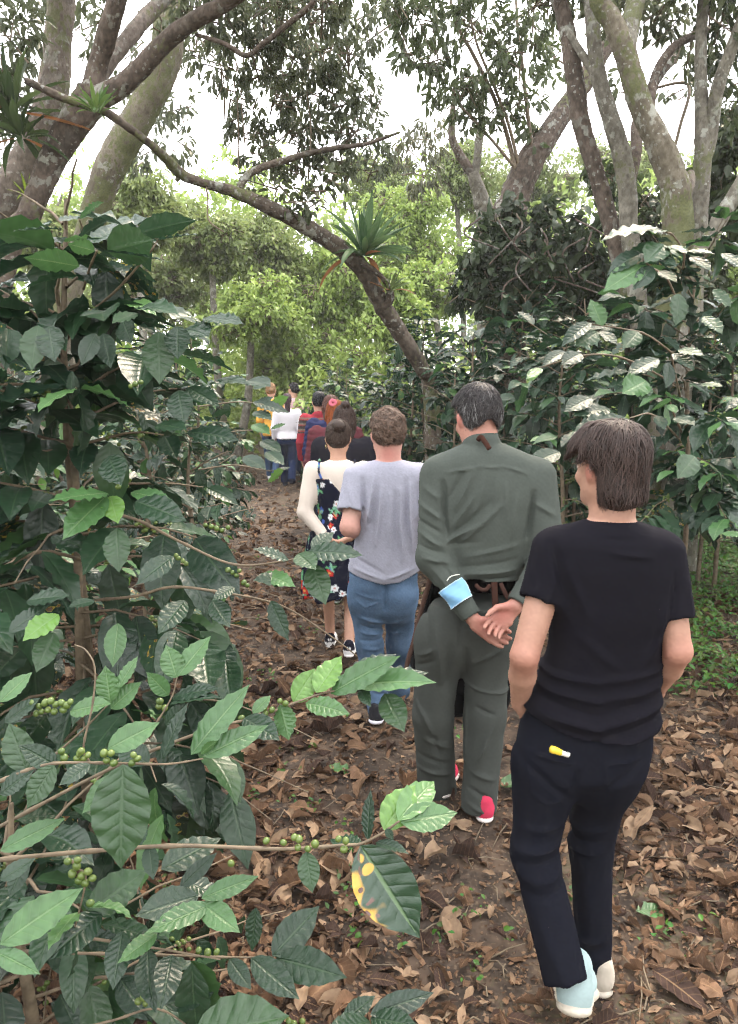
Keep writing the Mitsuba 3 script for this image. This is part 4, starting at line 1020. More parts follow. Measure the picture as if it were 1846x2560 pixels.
# --- the tall shrub at the left
K = thing('coffee_shrub', 'tall coffee shrub at the left with large dark leaves held up against the light', 'coffee shrub')
for a in [((140, 508), (28, 512), 2.0, 1.9, 0.21, 0, (0, -.2, 1), C_), ((176, 482), (231, 447), 2.1, 2.2, 0.19, 0, (0, .7, .6), G), ((134, 490), (194, 480), 2.1, 2.2, 0.25, 0, (0, -.5, .8), C_), ((170, 530), (240, 488), 2.05, 2.15, 0.25, 0, (0, .6, .7), C_),
          ((195, 540), (285, 500), 2.0, 2.1, 0.25, 0, (0, -.6, .8), C_), ((300, 520), (436, 488), 2.05, 2.1, 0.21, 1, (0, .7, .6), C_), ((238, 556), (340, 532), 2.0, 1.9, 0.29, 0, (0, .8, .4), C_), ((176, 590), (52, 570), 1.95, 1.85, 0.25, 0, (0, .8, .45), G),
          ((210, 556), (150, 540), 1.9, 1.85, 0.33, 0, (0, .8, .4), G), ((332, 536), (446, 518), 2.05, 2.1, 0.21, 0, (0, -.2, 1), C_), ((222, 556), (382, 582), 1.95, 1.9, 0.13, 0, (0, -.1, 1), C_), ((170, 612), (48, 642), 1.95, 1.85, 0.21, 1, (0, .3, 1), C_),
          ((108, 722), (122, 802), 1.9, 1.85, 0.33, 0, (0, -1, .1), C_), ((85, 720), (70, 820), 1.9, 1.85, 0.29, 0, (0, -1, .1), C_), ((212, 738), (180, 810), 1.95, 1.9, 0.25, 0, (.1, -1, .1), C_), ((352, 734), (354, 852), 2.0, 1.95, 0.29, 0, (0, -1, .15), C_),
          ((394, 722), (394, 796), 2.0, 1.95, 0.33, 0, (0, -1, .1), C_), ((272, 710), (292, 760), 2.0, 1.95, 0.33, 0, (-.2, -1, .1), C_), ((228, 738), (246, 816), 2.0, 1.95, 0.25, 0, (0, -1, .1), C_), ((303, 685), (396, 696), 1.95, 1.85, 0.21, 1, (0, -.4, .9), C_),
          ((303, 693), (248, 716), 1.95, 1.88, 0.29, 0, (0, -.5, .8), C_), ((236, 690), (176, 700), 1.95, 1.9, 0.25, 0, (0, -.4, .9), C_), ((451, 704), (540, 718), 2.1, 2.0, 0.21, 0, (0, -.5, .9), C_), ((408, 730), (464, 745), 2.1, 2.0, 0.33, 0, (0, -.7, .7), C_),
          ((415, 858), (486, 900), 2.1, 2.0, 0.21, 0, (0, -.6, .7), C_), ((395, 864), (408, 940), 2.0, 1.95, 0.33, 0, (0, -1, .2), C_), ((348, 940), (414, 952), 2.0, 1.9, 0.21, 0, (0, -.5, .8), C_), ((416, 956), (532, 976), 2.0, 1.9, 0.19, 0, (0, -.6, .8), C_),
          ((480, 840), (550, 850), 2.2, 2.1, 0.21, 0, (0, -.3, .9), C_), ((548, 842), (600, 856), 2.2, 2.1, 0.25, 0, (0, -.6, .8), C_), ((165, 880), (160, 820), 2.0, 2.0, 0.25, 0, (0, -1, .1), C_), ((160, 820), (160, 898), 1.95, 1.95, 0.21, 0, (-.6, -.8, .1), C_),
          ((240, 1092), (108, 1110), 1.95, 1.8, 0.21, 0, (0, -.5, .85), G), ((236, 1098), (138, 1196), 1.95, 1.82, 0.25, 0, (0, -.7, .7), G), ((244, 1098), (262, 1160), 1.95, 1.88, 0.29, 0, (0, -.8, .6), G), ((290, 1090), (384, 1112), 1.95, 1.88, 0.19, 0, (0, -.5, .85), G),
          ((300, 1110), (414, 1155), 1.9, 1.8, 0.21, 0, (0, -.5, .5), C_), ((258, 1170), (264, 1268), 1.9, 1.84, 0.29, 0, (0, -1, .15), C_), ((384, 1232), (302, 1295), 1.8, 1.72, 0.25, 0, (0, -.7, .7), C_), ((240, 1010), (270, 1075), 1.95, 1.88, 0.33, 0, (0, -1, .3), C_),
          ((262, 1380), (250, 1478), 1.8, 1.74, 0.25, 0, (0, -1, .1), G), ((410, 1330), (350, 1405), 1.8, 1.7, 0.25, 0, (0, -.7, .6), C_), ((470, 1330), (510, 1390), 1.85, 1.78, 0.25, 0, (0, -.8, .6), C_), ((520, 1300), (470, 1330), 1.85, 1.8, 0.25, 0, (0, -.6, .8), C_),
          ((20, 1400), (110, 1340), 1.7, 1.75, 0.25, 0, (0, -.6, .8), C_), ((130, 1360), (50, 1420), 1.7, 1.62, 0.29, 0, (0, -.7, .8), G), ((120, 1400), (80, 1490), 1.7, 1.64, 0.29, 0, (0, -1, .2), C_), ((60, 1330), (155, 1320), 1.75, 1.7, 0.21, 0, (0, -.5, .9), C_), ((210, 1330), (150, 1345), 1.75, 1.7, 0.25, 0, (0, -.5, .9), C_),
          ((660, 1226), (700, 1262), 1.9, 1.82, 0.29, 0, (0, -.7, .7), C_), ((680, 1222), (805, 1230), 1.9, 1.84, 0.21, 0, (0, -.6, .8), C_), ((690, 1216), (740, 1178), 1.9, 1.96, 0.25, 0, (0, -.6, .7), C_), ((700, 1232), (765, 1240), 1.9, 1.85, 0.21, 0, (0, -.4, .9), C_),
          ((690, 1250), (722, 1340), 1.9, 1.84, 0.29, 0, (0, -1, .2), C_), ((640, 1240), (560, 1215), 1.88, 1.84, 0.21, 0, (0, -.5, .85), C_), ((640, 1290), (560, 1285), 1.88, 1.8, 0.25, 0, (0, -.5, .85), C_), ((580, 1270), (655, 1300), 1.88, 1.8, 0.21, 0, (0, -.5, .85), G), ((600, 1330), (640, 1420), 1.9, 1.84, 0.21, 0, (-.2, -.9, .2), C_)]:
    hero(K, a[0], a[1], a[2], a[3], a[4], a[5], a[6], a[7])
twig(K, [(205, 1130, 2.15), (300, 1150, 2.05), (400, 1200, 1.95), (520, 1250, 1.9), (640, 1240, 1.9), (690, 1225, 1.9)], 0.006, 0.002)
twig(K, [(200, 1330, 2.2), (300, 1320, 2.05), (380, 1300, 1.95), (480, 1310, 1.9), (620, 1340, 1.95), (720, 1400, 2.0), (790, 1452, 2.05)], 0.006, 0.002)
twig(K, [(180, 560, 2.25), (186, 520, 2.15), (176, 485, 2.1)], 0.005, 0.003)
twig(K, [(185, 640, 2.25), (200, 590, 2.1), (215, 555, 2.0)], 0.005, 0.003)
twig(K, [(190, 700, 2.3), (260, 640, 2.15), (330, 560, 2.05), (350, 530, 2.05)], 0.005, 0.002)
twig(K, [(0, 850, 2.1), (80, 856, 2.15), (160, 900, 2.25)], 0.005, 0.004)
twig(K, [(0, 996, 2.1), (90, 1000, 2.15), (170, 990, 2.25)], 0.006, 0.004)
twig(K, [(0, 1260, 2.0), (90, 1222, 2.1), (190, 1240, 2.25)], 0.008, 0.006)
for a, b in [(80, 872), (88, 880), (96, 876), (102, 884), (74, 884), (110, 874), (92, 890), (60, 866), (106, 868), (262, 1078), (395, 1236), (405, 1242), (412, 1248), (390, 1230), (505, 1262), (515, 1268), (524, 1274), (530, 1264), (540, 1290), (548, 1296), (300, 850), (312, 846), (290, 855),
             (455, 1163), (468, 1166), (480, 1170), (492, 1174), (505, 1168)]:
    berry(K, a, b, 1.95, 0.008)
for a, b in [(472, 956), (492, 953), (500, 957)]:
    berry(K, a, b, 2.5, 0.008, True)
coffee_shrub('', (-0.86, 2.3), 2.36, 0.45, 0.66, 0.225, 5, parts=260, key=K, berries=70, stems=2, bare=0.25, gap=0.095, node=0.068, droop=0.6,
             keep=lambda m: (m[:, 2] < 2.30 - 0.25 * np.clip(1.9 - m[:, 1], 0, 2)) & (m[:, 1] > 1.45))

ROW = [('coffee shrub close behind the tall one at the left edge', (-1.75, 3.3), 2.05, 0.3, 0.75, 0.16, 101, 260, {}),
       ('coffee shrub at the left, third from the camera, thin and open at the path', (-1.30, 4.3), 1.75, 0.3, 0.62, 0.15, 102, 240, {}),
       ('broad coffee shrub far at the left behind the tall one', (-2.6, 4.9), 2.2, 0.3, 0.8, 0.16, 103, 200, {}),
       ('coffee shrub at the left of the path beside the woman in the flowered dress', (-1.75, 6.2), 1.9, 0.3, 0.75, 0.15, 104, 220, {}),
       ('bright coffee shrub at the left path edge nearest the white sweater', (-1.95, 7.8), 2.35, 0.4, 0.85, 0.16, 105, 220, {'fresh': 0.5}),
       ('coffee shrub at the far left behind two others', (-3.2, 7.0), 2.2, 0.3, 0.9, 0.16, 106, 120, {}),
       ('coffee shrub left of the walker in yellow', (-2.75, 10.0), 2.3, 0.3, 0.95, 0.17, 107, 100, {'fresh': 0.4}),
       ('coffee shrub at the left where the path bends away', (-3.9, 12.5), 2.3, 0.3, 1.0, 0.18, 108, 0, {}),
       ('coffee shrub with a bare mossy stem behind the head of the black shirt man', (1.85, 4.5), 2.6, 1.1, 0.95, 0.23, 201, 280, {'azimuth': -2.2, 'bare': 0.3, 'stems': 1}),
       ('slim coffee shrub behind the right shoulder of the man in green-grey', (1.42, 5.7), 2.2, 0.8, 0.75, 0.21, 202, 280, {'stems': 1}),
       ('coffee shrub leaning in from the right edge with long pale twigs', (3.0, 4.9), 2.3, 0.9, 0.9, 0.21, 203, 260, {'azimuth': 2.8, 'stems': 1}),
       ('dense coffee shrub seen between the grey T-shirt and the green-grey shirt', (0.95, 7.2), 2.35, 0.4, 0.85, 0.20, 204, 260, {}),
       ('coffee shrub behind the slim one at the right', (1.9, 7.0), 2.6, 0.5, 0.9, 0.21, 205, 240, {}),
       ('coffee shrub at the right among the bases of the grey trunks', (2.9, 6.6), 2.4, 0.5, 0.9, 0.20, 206, 200, {}),
       ('coffee shrub at the foot of the arching tree', (0.62, 8.6), 2.5, 0.3, 0.9, 0.20, 207, 200, {}),
       ('coffee shrub behind the one under the vine covered mound', (1.7, 8.6), 2.8, 0.3, 1.0, 0.21, 208, 200, {}),
       ('coffee shrub right of the boy in the striped hood', (0.35, 10.2), 2.1, 0.2, 0.9, 0.17, 209, 120, {'fresh': 0.3}),
       ('coffee shrub right of the path at its far bend', (-0.35, 12.4), 2.0, 0.2, 0.95, 0.17, 210, 60, {'fresh': 0.4}),
       ('far coffee shrub behind the heads of the puffer jackets', (-0.6, 14.8), 2.2, 0.2, 1.1, 0.18, 211, 0, {'fresh': 0.3}),
       ('far coffee shrub straight behind the two leading walkers', (-2.0, 17.0), 2.3, 0.2, 1.2, 0.18, 212, 0, {'fresh': 0.3}),
       ('far coffee shrub right of the two leading walkers', (0.9, 12.5), 2.4, 0.2, 1.1, 0.18, 213, 0, {'fresh': 0.3}),
       ('coffee shrub at the far right behind the tangle of trunks', (3.6, 8.5), 2.6, 0.4, 1.0, 0.18, 214, 100, {}),
       ('coffee shrub far behind the grey trunks', (2.7, 9.8), 2.5, 0.3, 1.0, 0.18, 215, 0, {}),
       ('coffee shrub glimpsed beyond the bend at the left', (-4.6, 10.0), 2.4, 0.3, 1.0, 0.18, 216, 0, {})]
for lab, base, h, z0, reach, leaf, seed, parts, kw in ROW:
    key = coffee_shrub(lab, base, h, z0, reach, leaf, seed, parts=parts, berries=40 if base[1] < 6.5 else 0, **{'stems': 2, **kw})
    if seed == 102:
        for a in [((560, 890), (641, 914), 3.6, 3.55, 0.17, 0, (0, -.6, .8), C_), ((600, 902), (640, 878), 3.6, 3.65, 0.29, 0, (-.2, .8, .5), G), ((566, 900), (606, 878), 3.6, 3.62, 0.25, 0, (0, -.7, .6), C_), ((562, 912), (602, 930), 3.6, 3.5, 0.25, 0, (0, -.5, .8), C_),
                  ((578, 976), (624, 1002), 3.6, 3.5, 0.25, 0, (0, -.6, .8), C_), ((606, 1046), (644, 1034), 3.5, 3.55, 0.17, 0, (0, -.3, .9), C_), ((628, 1042), (592, 1068), 3.5, 3.42, 0.29, 0, (0, .8, .5), G), ((600, 950), (634, 938), 3.6, 3.6, 0.21, 0, (0, -.5, .8), G),
                  ((590, 1000), (630, 1030), 3.5, 3.4, 0.25, 0, (0, -.6, .8), C_), ((560, 940), (598, 962), 3.6, 3.5, 0.25, 0, (0, -.6, .8), G), ((540, 1010), (590, 1040), 3.5, 3.4, 0.25, 0, (0, -.6, .8), C_), ((560, 860), (602, 850), 3.6, 3.6, 0.25, 0, (0, -.6, .8), C_)]:
            hero(key, a[0], a[1], a[2], a[3], a[4], a[5], a[6], a[7])
        twig(key, [(440, 900, 4.1), (520, 890, 3.8), (570, 893, 3.6), (605, 903, 3.6)], 0.005, 0.002)
        twig(key, [(440, 1040, 4.1), (520, 1030, 3.7), (590, 1042, 3.5), (630, 1040, 3.5)], 0.005, 0.002)
        twig(key, [(440, 970, 4.1), (520, 955, 3.8), (600, 952, 3.6)], 0.005, 0.002)
    if seed == 201:
        RS = key
for a in [((1479, 512), (1330, 534), 3.05, 2.95, 0.21, 2, (0, -.4, 1), C_), ((1479, 520), (1400, 500), 3.05, 3.1, 0.25, 0, (0, -.4, .9), C_), ((1471, 540), (1428, 582), 3.0, 2.9, 0.29, 0, (0, -.7, .7), C_), ((1422, 560), (1344, 610), 3.0, 2.9, 0.17, 1, (.3, -.5, .8), C_),
          ((1426, 588), (1336, 646), 2.95, 2.85, 0.21, 0, (.2, -.7, .7), G), ((1447, 590), (1402, 642), 2.95, 2.87, 0.21, 0, (.3, -.7, .6), C_), ((1479, 544), (1522, 562), 3.0, 2.9, 0.29, 0, (0, -.6, .8), C_), ((1519, 556), (1584, 562), 3.0, 2.92, 0.25, 0, (0, -.5, .9), C_),
          ((1530, 568), (1575, 600), 3.0, 2.9, 0.25, 0, (0, -.7, .6), C_), ((1440, 560), (1500, 590), 3.0, 2.9, 0.25, 0, (0, -.8, .6), C_), ((1460, 600), (1500, 625), 3.0, 2.92, 0.29, 0, (0, -.7, .6), C_), ((1334, 722), (1308, 662), 3.2, 3.25, 0.33, 0, (.2, -.8, .5), G),
          ((1309, 714), (1243, 768), 3.2, 3.1, 0.19, 1, (.2, -.4, .9), C_), ((1325, 734), (1275, 768), 3.2, 3.12, 0.29, 0, (0, -.7, .7), C_), ((1330, 732), (1368, 764), 3.2, 3.12, 0.25, 0, (0, -.7, .7), C_), ((1414, 734), (1380, 772), 3.2, 3.12, 0.29, 0, (0, -.7, .7), C_),
          ((1253, 778), (1200, 812), 3.3, 3.2, 0.19, 1, (.2, -.4, .9), C_), ((1287, 782), (1243, 808), 3.3, 3.2, 0.25, 0, (0, -.7, .7), C_), ((1200, 815), (1166, 840), 3.3, 3.22, 0.21, 0, (0, -.5, .8), G), ((1432, 843), (1378, 872), 3.2, 3.1, 0.33, 0, (0, -.8, .6), G),
          ((1434, 850), (1420, 885), 3.2, 3.12, 0.29, 0, (0, -.8, .6), C_), ((1483, 803), (1475, 860), 3.3, 3.22, 0.25, 0, (.3, -.9, .3), C_), ((1459, 794), (1388, 832), 3.3, 3.2, 0.21, 0, (0, -.6, .8), C_), ((1491, 782), (1537, 820), 3.3, 3.2, 0.25, 0, (0, -.7, .7), C_),
          ((1503, 774), (1560, 788), 3.3, 3.2, 0.29, 0, (0, -.7, .7), C_), ((1487, 887), (1443, 908), 3.1, 3.05, 0.25, 0, (0, .7, .7), G), ((1481, 895), (1498, 915), 3.1, 3.05, 0.33, 0, (0, -.9, .5), G), ((1495, 924), (1540, 942), 3.1, 3.0, 0.33, 0, (0, -.8, .6), C_),
          ((1456, 920), (1472, 952), 3.1, 3.04, 0.33, 0, (0, -.8, .6), C_), ((1552, 851), (1602, 856), 3.2, 3.12, 0.29, 0, (0, -.6, .8), C_), ((1505, 650), (1496, 722), 3.2, 3.14, 0.29, 0, (.2, -1, .2), C_), ((1394, 928), (1263, 966), 3.3, 3.15, 0.21, 0, (0, -.6, .8), C_),
          ((1350, 905), (1270, 920), 3.4, 3.3, 0.25, 0, (0, -.5, .9), C_), ((1310, 880), (1250, 912), 3.4, 3.3, 0.25, 0, (0, -.6, .8), C_), ((1540, 1010), (1500, 1060), 3.3, 3.2, 0.29, 0, (0, -.8, .6), C_), ((1560, 700), (1600, 740), 3.2, 3.1, 0.29, 0, (0, -.8, .5), C_),
          ((1600, 560), (1650, 600), 3.0, 2.9, 0.25, 0, (0, -.6, .8), C_), ((1580, 640), (1620, 680), 3.0, 2.95, 0.29, 0, (0, -.8, .6), C_), ((1240, 1000), (1170, 1030), 3.6, 3.5, 0.25, 0, (0, -.6, .8), C_), ((1600, 1180), (1650, 1190), 3.4, 3.3, 0.25, 0, (0, -.6, .8), G)]:
    hero(RS, a[0], a[1], a[2], a[3], a[4], a[5], a[6], a[7])
for rows_ in [[(1512, 600, 4.4), (1515, 560, 3.6), (1490, 520, 3.1), (1470, 515, 3.05)], [(1512, 700, 4.4), (1480, 620, 3.5), (1440, 590, 3.0), (1420, 565, 3.0)], [(1512, 800, 4.4), (1440, 745, 3.6), (1380, 728, 3.3), (1310, 718, 3.2)],
              [(1512, 860, 4.4), (1400, 800, 3.7), (1310, 785, 3.4), (1200, 812, 3.3)], [(1512, 900, 4.4), (1490, 800, 3.5), (1490, 785, 3.3)], [(1512, 960, 4.4), (1490, 910, 3.3), (1485, 890, 3.1)], [(1512, 980, 4.4), (1450, 920, 3.6), (1395, 925, 3.3)]]:
    twig(RS, rows_, 0.007, 0.003)
# ------------------------------------------------------------------ people: bodies, clothes and hair as smooth volumes
from scipy.ndimage import map_coordinates


class Field:
    """A signed distance on a grid of step h (negative inside)."""

    def __init__(self, lo, hi, h):
        self.lo, self.h = np.asarray(lo, float), h
        n = np.ceil((np.asarray(hi, float) - self.lo) / h).astype(int) + 1
        self.x, self.y, self.z = (np.float32(self.lo[k] + np.arange(n[k]) * h) for k in range(3))
        self.f = np.full(n, 0.15, np.float32)

    def box(self, lo, hi):
        s = []
        for k in range(3):
            a = int(np.clip(math.floor((lo[k] - self.lo[k]) / self.h), 0, self.f.shape[k]))
            b = int(np.clip(math.ceil((hi[k] - self.lo[k]) / self.h) + 1, 0, self.f.shape[k]))
            s.append(slice(a, b))
        return tuple(s)

    def grids(self, s):
        return self.x[s[0]][:, None, None], self.y[s[1]][None, :, None], self.z[s[2]][None, None, :]

    def blend(self, s, d, k):
        f = self.f[s]
        if f.size == 0:
            return
        if k <= 0:
            self.f[s] = np.minimum(f, d)
            return
        h = np.clip(0.5 + 0.5 * (f - d) / k, 0, 1)
        self.f[s] = f * (1 - h) + d * h - k * h * (1 - h)

    def cone(self, a, b, ra, rb, k=0.02, flat=None, cut=None, hollow=0.0):
        """A tapered capsule; flat = (direction, factor) squashes it; cut = fraction of its length where a hem ends it."""
        a, b = np.asarray(a, float), np.asarray(b, float)
        m = max(ra, rb) * 1.3 + k * 2 + 0.02
        s = self.box(np.minimum(a, b) - m, np.maximum(a, b) + m)
        X, Y, Z = self.grids(s)
        if X.size == 0 or Y.size == 0 or Z.size == 0:
            return
        ab = b - a
        L = np.linalg.norm(ab)
        P = [X - a[0], Y - a[1], Z - a[2]]
        t = (P[0] * ab[0] + P[1] * ab[1] + P[2] * ab[2]) / (L * L)
        tc = np.clip(t, 0, 1)
        q = [P[i] - ab[i] * tc for i in range(3)]
        if flat is not None:
            dr_, fac = unit(flat[0]), flat[1]
            u = q[0] * dr_[0] + q[1] * dr_[1] + q[2] * dr_[2]
            q = [q[i] + dr_[i] * u * (1 / fac - 1) for i in range(3)]
        d = np.sqrt(q[0] ** 2 + q[1] ** 2 + q[2] ** 2) - (ra + (rb - ra) * tc)
        if cut is not None:
            g = (t - cut) * L
            e = np.maximum(d, g)
            if hollow:
                e = np.maximum(e, -np.maximum(d + hollow, -(g + 0.022)))
            d = e
        self.blend(s, d.astype(np.float32), k)

    def chain(self, pts, rad, k=0.02, **kw):
        for i in range(len(pts) - 1):
            self.cone(pts[i], pts[i + 1], rad[i], rad[i + 1], k, **kw)

    def ellip(self, c, r, k=0.02, R=None, sub=False):
        c, r = np.asarray(c, float), np.asarray(r, float)
        m = r.max() * 1.15 + k * 2 + 0.015
        s = self.box(c - m, c + m)
        X, Y, Z = self.grids(s)
        if X.size == 0 or Y.size == 0 or Z.size == 0:
            return
        P = [X - c[0], Y - c[1], Z - c[2]]
        R = np.eye(3) if R is None else R
        l = [(P[0] * R[0, i] + P[1] * R[1, i] + P[2] * R[2, i]) / r[i] for i in range(3)]
        n = np.sqrt(l[0] ** 2 + l[1] ** 2 + l[2] ** 2)
        g = np.sqrt((l[0] / r[0]) ** 2 + (l[1] / r[1]) ** 2 + (l[2] / r[2]) ** 2)
        d = (n * (n - 1) / np.maximum(g, 1e-6)).astype(np.float32)
        if sub:
            f = self.f[s]
            h = np.clip(0.5 - 0.5 * (f + d) / max(k, 1e-5), 0, 1)
            self.f[s] = f * (1 - h) - d * h + k * h * (1 - h)
        else:
            self.blend(s, d, k)

    def loft(self, rows, k=0.03, power=2.4, grow=0.0):
        """Stacked rounded sections: rows of (z, centre x, centre y, half width, half depth)."""
        q = np.array(sorted(rows), float)
        z0, z1 = q[0, 0], q[-1, 0]
        m = q[:, 3:].max() + grow + 2 * k + 0.02
        s = self.box([q[:, 1].min() - m, q[:, 2].min() - m, z0 - 2 * k - 0.03], [q[:, 1].max() + m, q[:, 2].max() + m, z1 + 2 * k + 0.03])
        X, Y, Z = self.grids(s)
        from scipy.interpolate import PchipInterpolator
        zc = np.clip(Z[0, 0], z0, z1)
        cx, cy, hw, hd = (PchipInterpolator(q[:, 0], q[:, i])(zc)[None, None, :] for i in (1, 2, 3, 4))
        hw, hd = np.maximum(hw + grow, 0.005), np.maximum(hd + grow, 0.005)
        n = (np.abs((X - cx) / hw) ** power + np.abs((Y - cy) / hd) ** power) ** (1 / power)
        d = np.maximum((n - 1) * np.minimum(hw, hd), np.maximum(Z - z1, z0 - Z) + 0 * X)
        self.blend(s, d.astype(np.float32), k)

    def clip(self, fn, hollow=0.0, deep=0.06):
        """Keep only where fn(x, y, z) < 0 (a hem); hollow leaves an open edge of that thickness."""
        X, Y, Z = self.grids((slice(None),) * 3)
        g = fn(X, Y, Z).astype(np.float32)
        f = self.f
        e = np.maximum(f, g)
        if hollow:
            e = np.maximum(e, -np.maximum(f + hollow, -(g + deep)))
        self.f = e

    def near(self, band=0.03):
        i = np.nonzero(np.abs(self.f) < band)
        return i, np.stack([self.x[i[0]], self.y[i[1]], self.z[i[2]]], -1)

    def ripple(self, amp, freq, seed=0, stretch=(1, 1, 1), octaves=2):
        i, p = self.near()
        self.f[i] -= (amp * 2 * (meshkit.fbm(p * freq * np.asarray(stretch), octaves, seed) - 0.5)).astype(np.float32)

    def folds(self, lines, back=None):
        """Raised (or sunken) creases along segments given as (a, b, height, width) in the x-z plane."""
        i, p = self.near()
        w = 0.012 * (meshkit.fbm(p * 9, 2, 3)[:, None] - 0.5)
        q = p[:, [0, 2]] + w
        d = np.zeros(len(p))
        for a, b, amp, wid in lines:
            a, b = np.asarray(a)[[0, 2]], np.asarray(b)[[0, 2]]
            ab = b - a
            t = np.clip(((q - a) @ ab) / (ab @ ab), 0, 1)
            r2 = ((q - a - ab * t[:, None]) ** 2).sum(1)
            d += 2.0 * amp * np.exp(-r2 / (0.8 * wid) ** 2) * np.sin(np.pi * np.clip(0.12 + 0.76 * t, 0, 1))
        if back is not None:
            d *= np.clip((back - p[:, 1]) / 0.05 + 0.5, 0, 1)
        self.f[i] -= d.astype(np.float32)

    def sample(self, p):
        return map_coordinates(self.f, ((np.asarray(p) - self.lo) / self.h).T, order=1, mode='nearest')

    def grad(self, p, e=None):
        e = e or self.h
        return unit(np.stack([self.sample(p + np.eye(3)[k] * e) - self.sample(p - np.eye(3)[k] * e) for k in range(3)], -1))

    def mesh(self):
        """Surface nets."""
        f = np.pad(self.f, 1, constant_values=0.15)
        s = f < 0
        c = [s[i: s.shape[0] - 1 + i, j: s.shape[1] - 1 + j, k: s.shape[2] - 1 + k] for i in (0, 1) for j in (0, 1) for k in (0, 1)]
        n = sum(a.astype(np.int8) for a in c)
        I = np.nonzero((n > 0) & (n < 8))
        idx = np.full(n.shape, -1, np.int32)
        idx[I] = np.arange(len(I[0]))
        off = [(i, j, k) for i in (0, 1) for j in (0, 1) for k in (0, 1)]
        val = np.stack([f[I[0] + o[0], I[1] + o[1], I[2] + o[2]] for o in off], 1)
        acc, cnt = np.zeros((len(I[0]), 3)), np.zeros(len(I[0]))
        for a in range(8):
            for b in range(a + 1, 8):
                da = np.array(off[b]) - np.array(off[a])
                if np.abs(da).sum() != 1:
                    continue
                x = (val[:, a] < 0) != (val[:, b] < 0)
                t = val[x, a] / (val[x, a] - val[x, b])
                acc[x] += np.array(off[a]) + t[:, None] * da
                cnt[x] += 1
        v = (np.stack(I, 1) + acc / cnt[:, None] - 1) * self.h + self.lo
        F = []
        for ax in range(3):
            u, w = (ax + 1) % 3, (ax + 2) % 3
            sa, sb = [slice(1, -1)] * 3, [slice(1, -1)] * 3
            sa[ax], sb[ax] = slice(0, -1), slice(1, None)
            A, B = s[tuple(sa)], s[tuple(sb)]
            e = np.nonzero(A != B)
            g = [e[0].copy(), e[1].copy(), e[2].copy()]
            for k in (u, w):
                g[k] = g[k] + 1
            q = []
            for du, dw in ((-1, -1), (0, -1), (0, 0), (-1, 0)):
                h = [g[0], g[1], g[2]]
                h[u] = g[u] + du
                h[w] = g[w] + dw
                q.append(idx[h[0], h[1], h[2]])
            q = np.stack(q, 1)
            flip = B[e]
            q[flip] = q[flip][:, ::-1]
            F.append(q)
        q = np.vstack(F)
        q = q[(q >= 0).all(1)]
        return v, np.vstack([q[:, [0, 1, 2]], q[:, [0, 2, 3]]])


def relax(v, f, n=1, lam=0.5):
    e = np.vstack([f[:, [0, 1]], f[:, [1, 2]], f[:, [2, 0]]])
    e = np.vstack([e, e[:, ::-1]])
    from scipy.sparse import coo_matrix
    A = coo_matrix((np.ones(len(e)), (e[:, 0], e[:, 1])), shape=(len(v), len(v))).tocsr()
    A.data[:] = 1
    w = np.asarray(A.sum(1)).ravel()
    for _ in range(n):
        v = v + lam * ((A @ v) / np.maximum(w, 1)[:, None] - v)
    return v


def skinned(key, name, F, color, bsdf='cloth', smooth=1, label=None):
    v, f = F.mesh()
    if not len(v):
        return
    v = relax(v, f, smooth)
    c = color(v) if callable(color) else np.tile(color, (len(v), 1))
    put(name, mikit.ply((v, f), bsdf, smooth=True, color=np.clip(c, 0, 1)), key, label=label)


def fabric(base, var=0.12, fine=300.0, patch=6.0, seed=0, fleck=0.0):
    base = np.asarray(base, float)

    def fn(v):
        n = meshkit.noise(v * fine, seed)[:, None] - 0.5
        m = meshkit.fbm(v * patch, 3, seed + 3)[:, None] - 0.5
        c = base * (1 + var * (n + m))
        if fleck:
            c = c * (1 + fleck * (meshkit.noise(v * [420, 420, 160], seed + 8)[:, None] - 0.5))
        return c
    return fn


def skin_tone(base=(0.50, 0.27, 0.195), red=None, seed=0):
    base = np.asarray(base, float)

    def fn(v):
        m = meshkit.fbm(v * 14, 3, seed)[:, None] - 0.5
        n = meshkit.noise(v * 160, seed + 2)[:, None] - 0.5
        c = base * (1 + 0.34 * m * np.array([0.7, 1.0, 1.0]) + 0.16 * n)
        for p, r in red or []:
            w = np.exp(-(((v - p) / r) ** 2).sum(1))[:, None]
            c = c * (1 - w * np.array([0.0, 0.28, 0.25]))
        return c
    return fn


def rot(yaw, tilt=0.0, roll=0.0):
    """Columns: right, forward, up of a head or foot that looks along +y turned left by yaw and down by tilt."""
    cz, sz, cx, sx, cy, sy = math.cos(yaw), math.sin(yaw), math.cos(-tilt), math.sin(-tilt), math.cos(roll), math.sin(roll)
    Rz = np.array([[cz, -sz, 0], [sz, cz, 0], [0, 0, 1]])
    Rx = np.array([[1, 0, 0], [0, cx, -sx], [0, sx, cx]])
    Ry = np.array([[cy, 0, sy], [0, 1, 0], [-sy, 0, cy]])
    return Rz @ Rx @ Ry


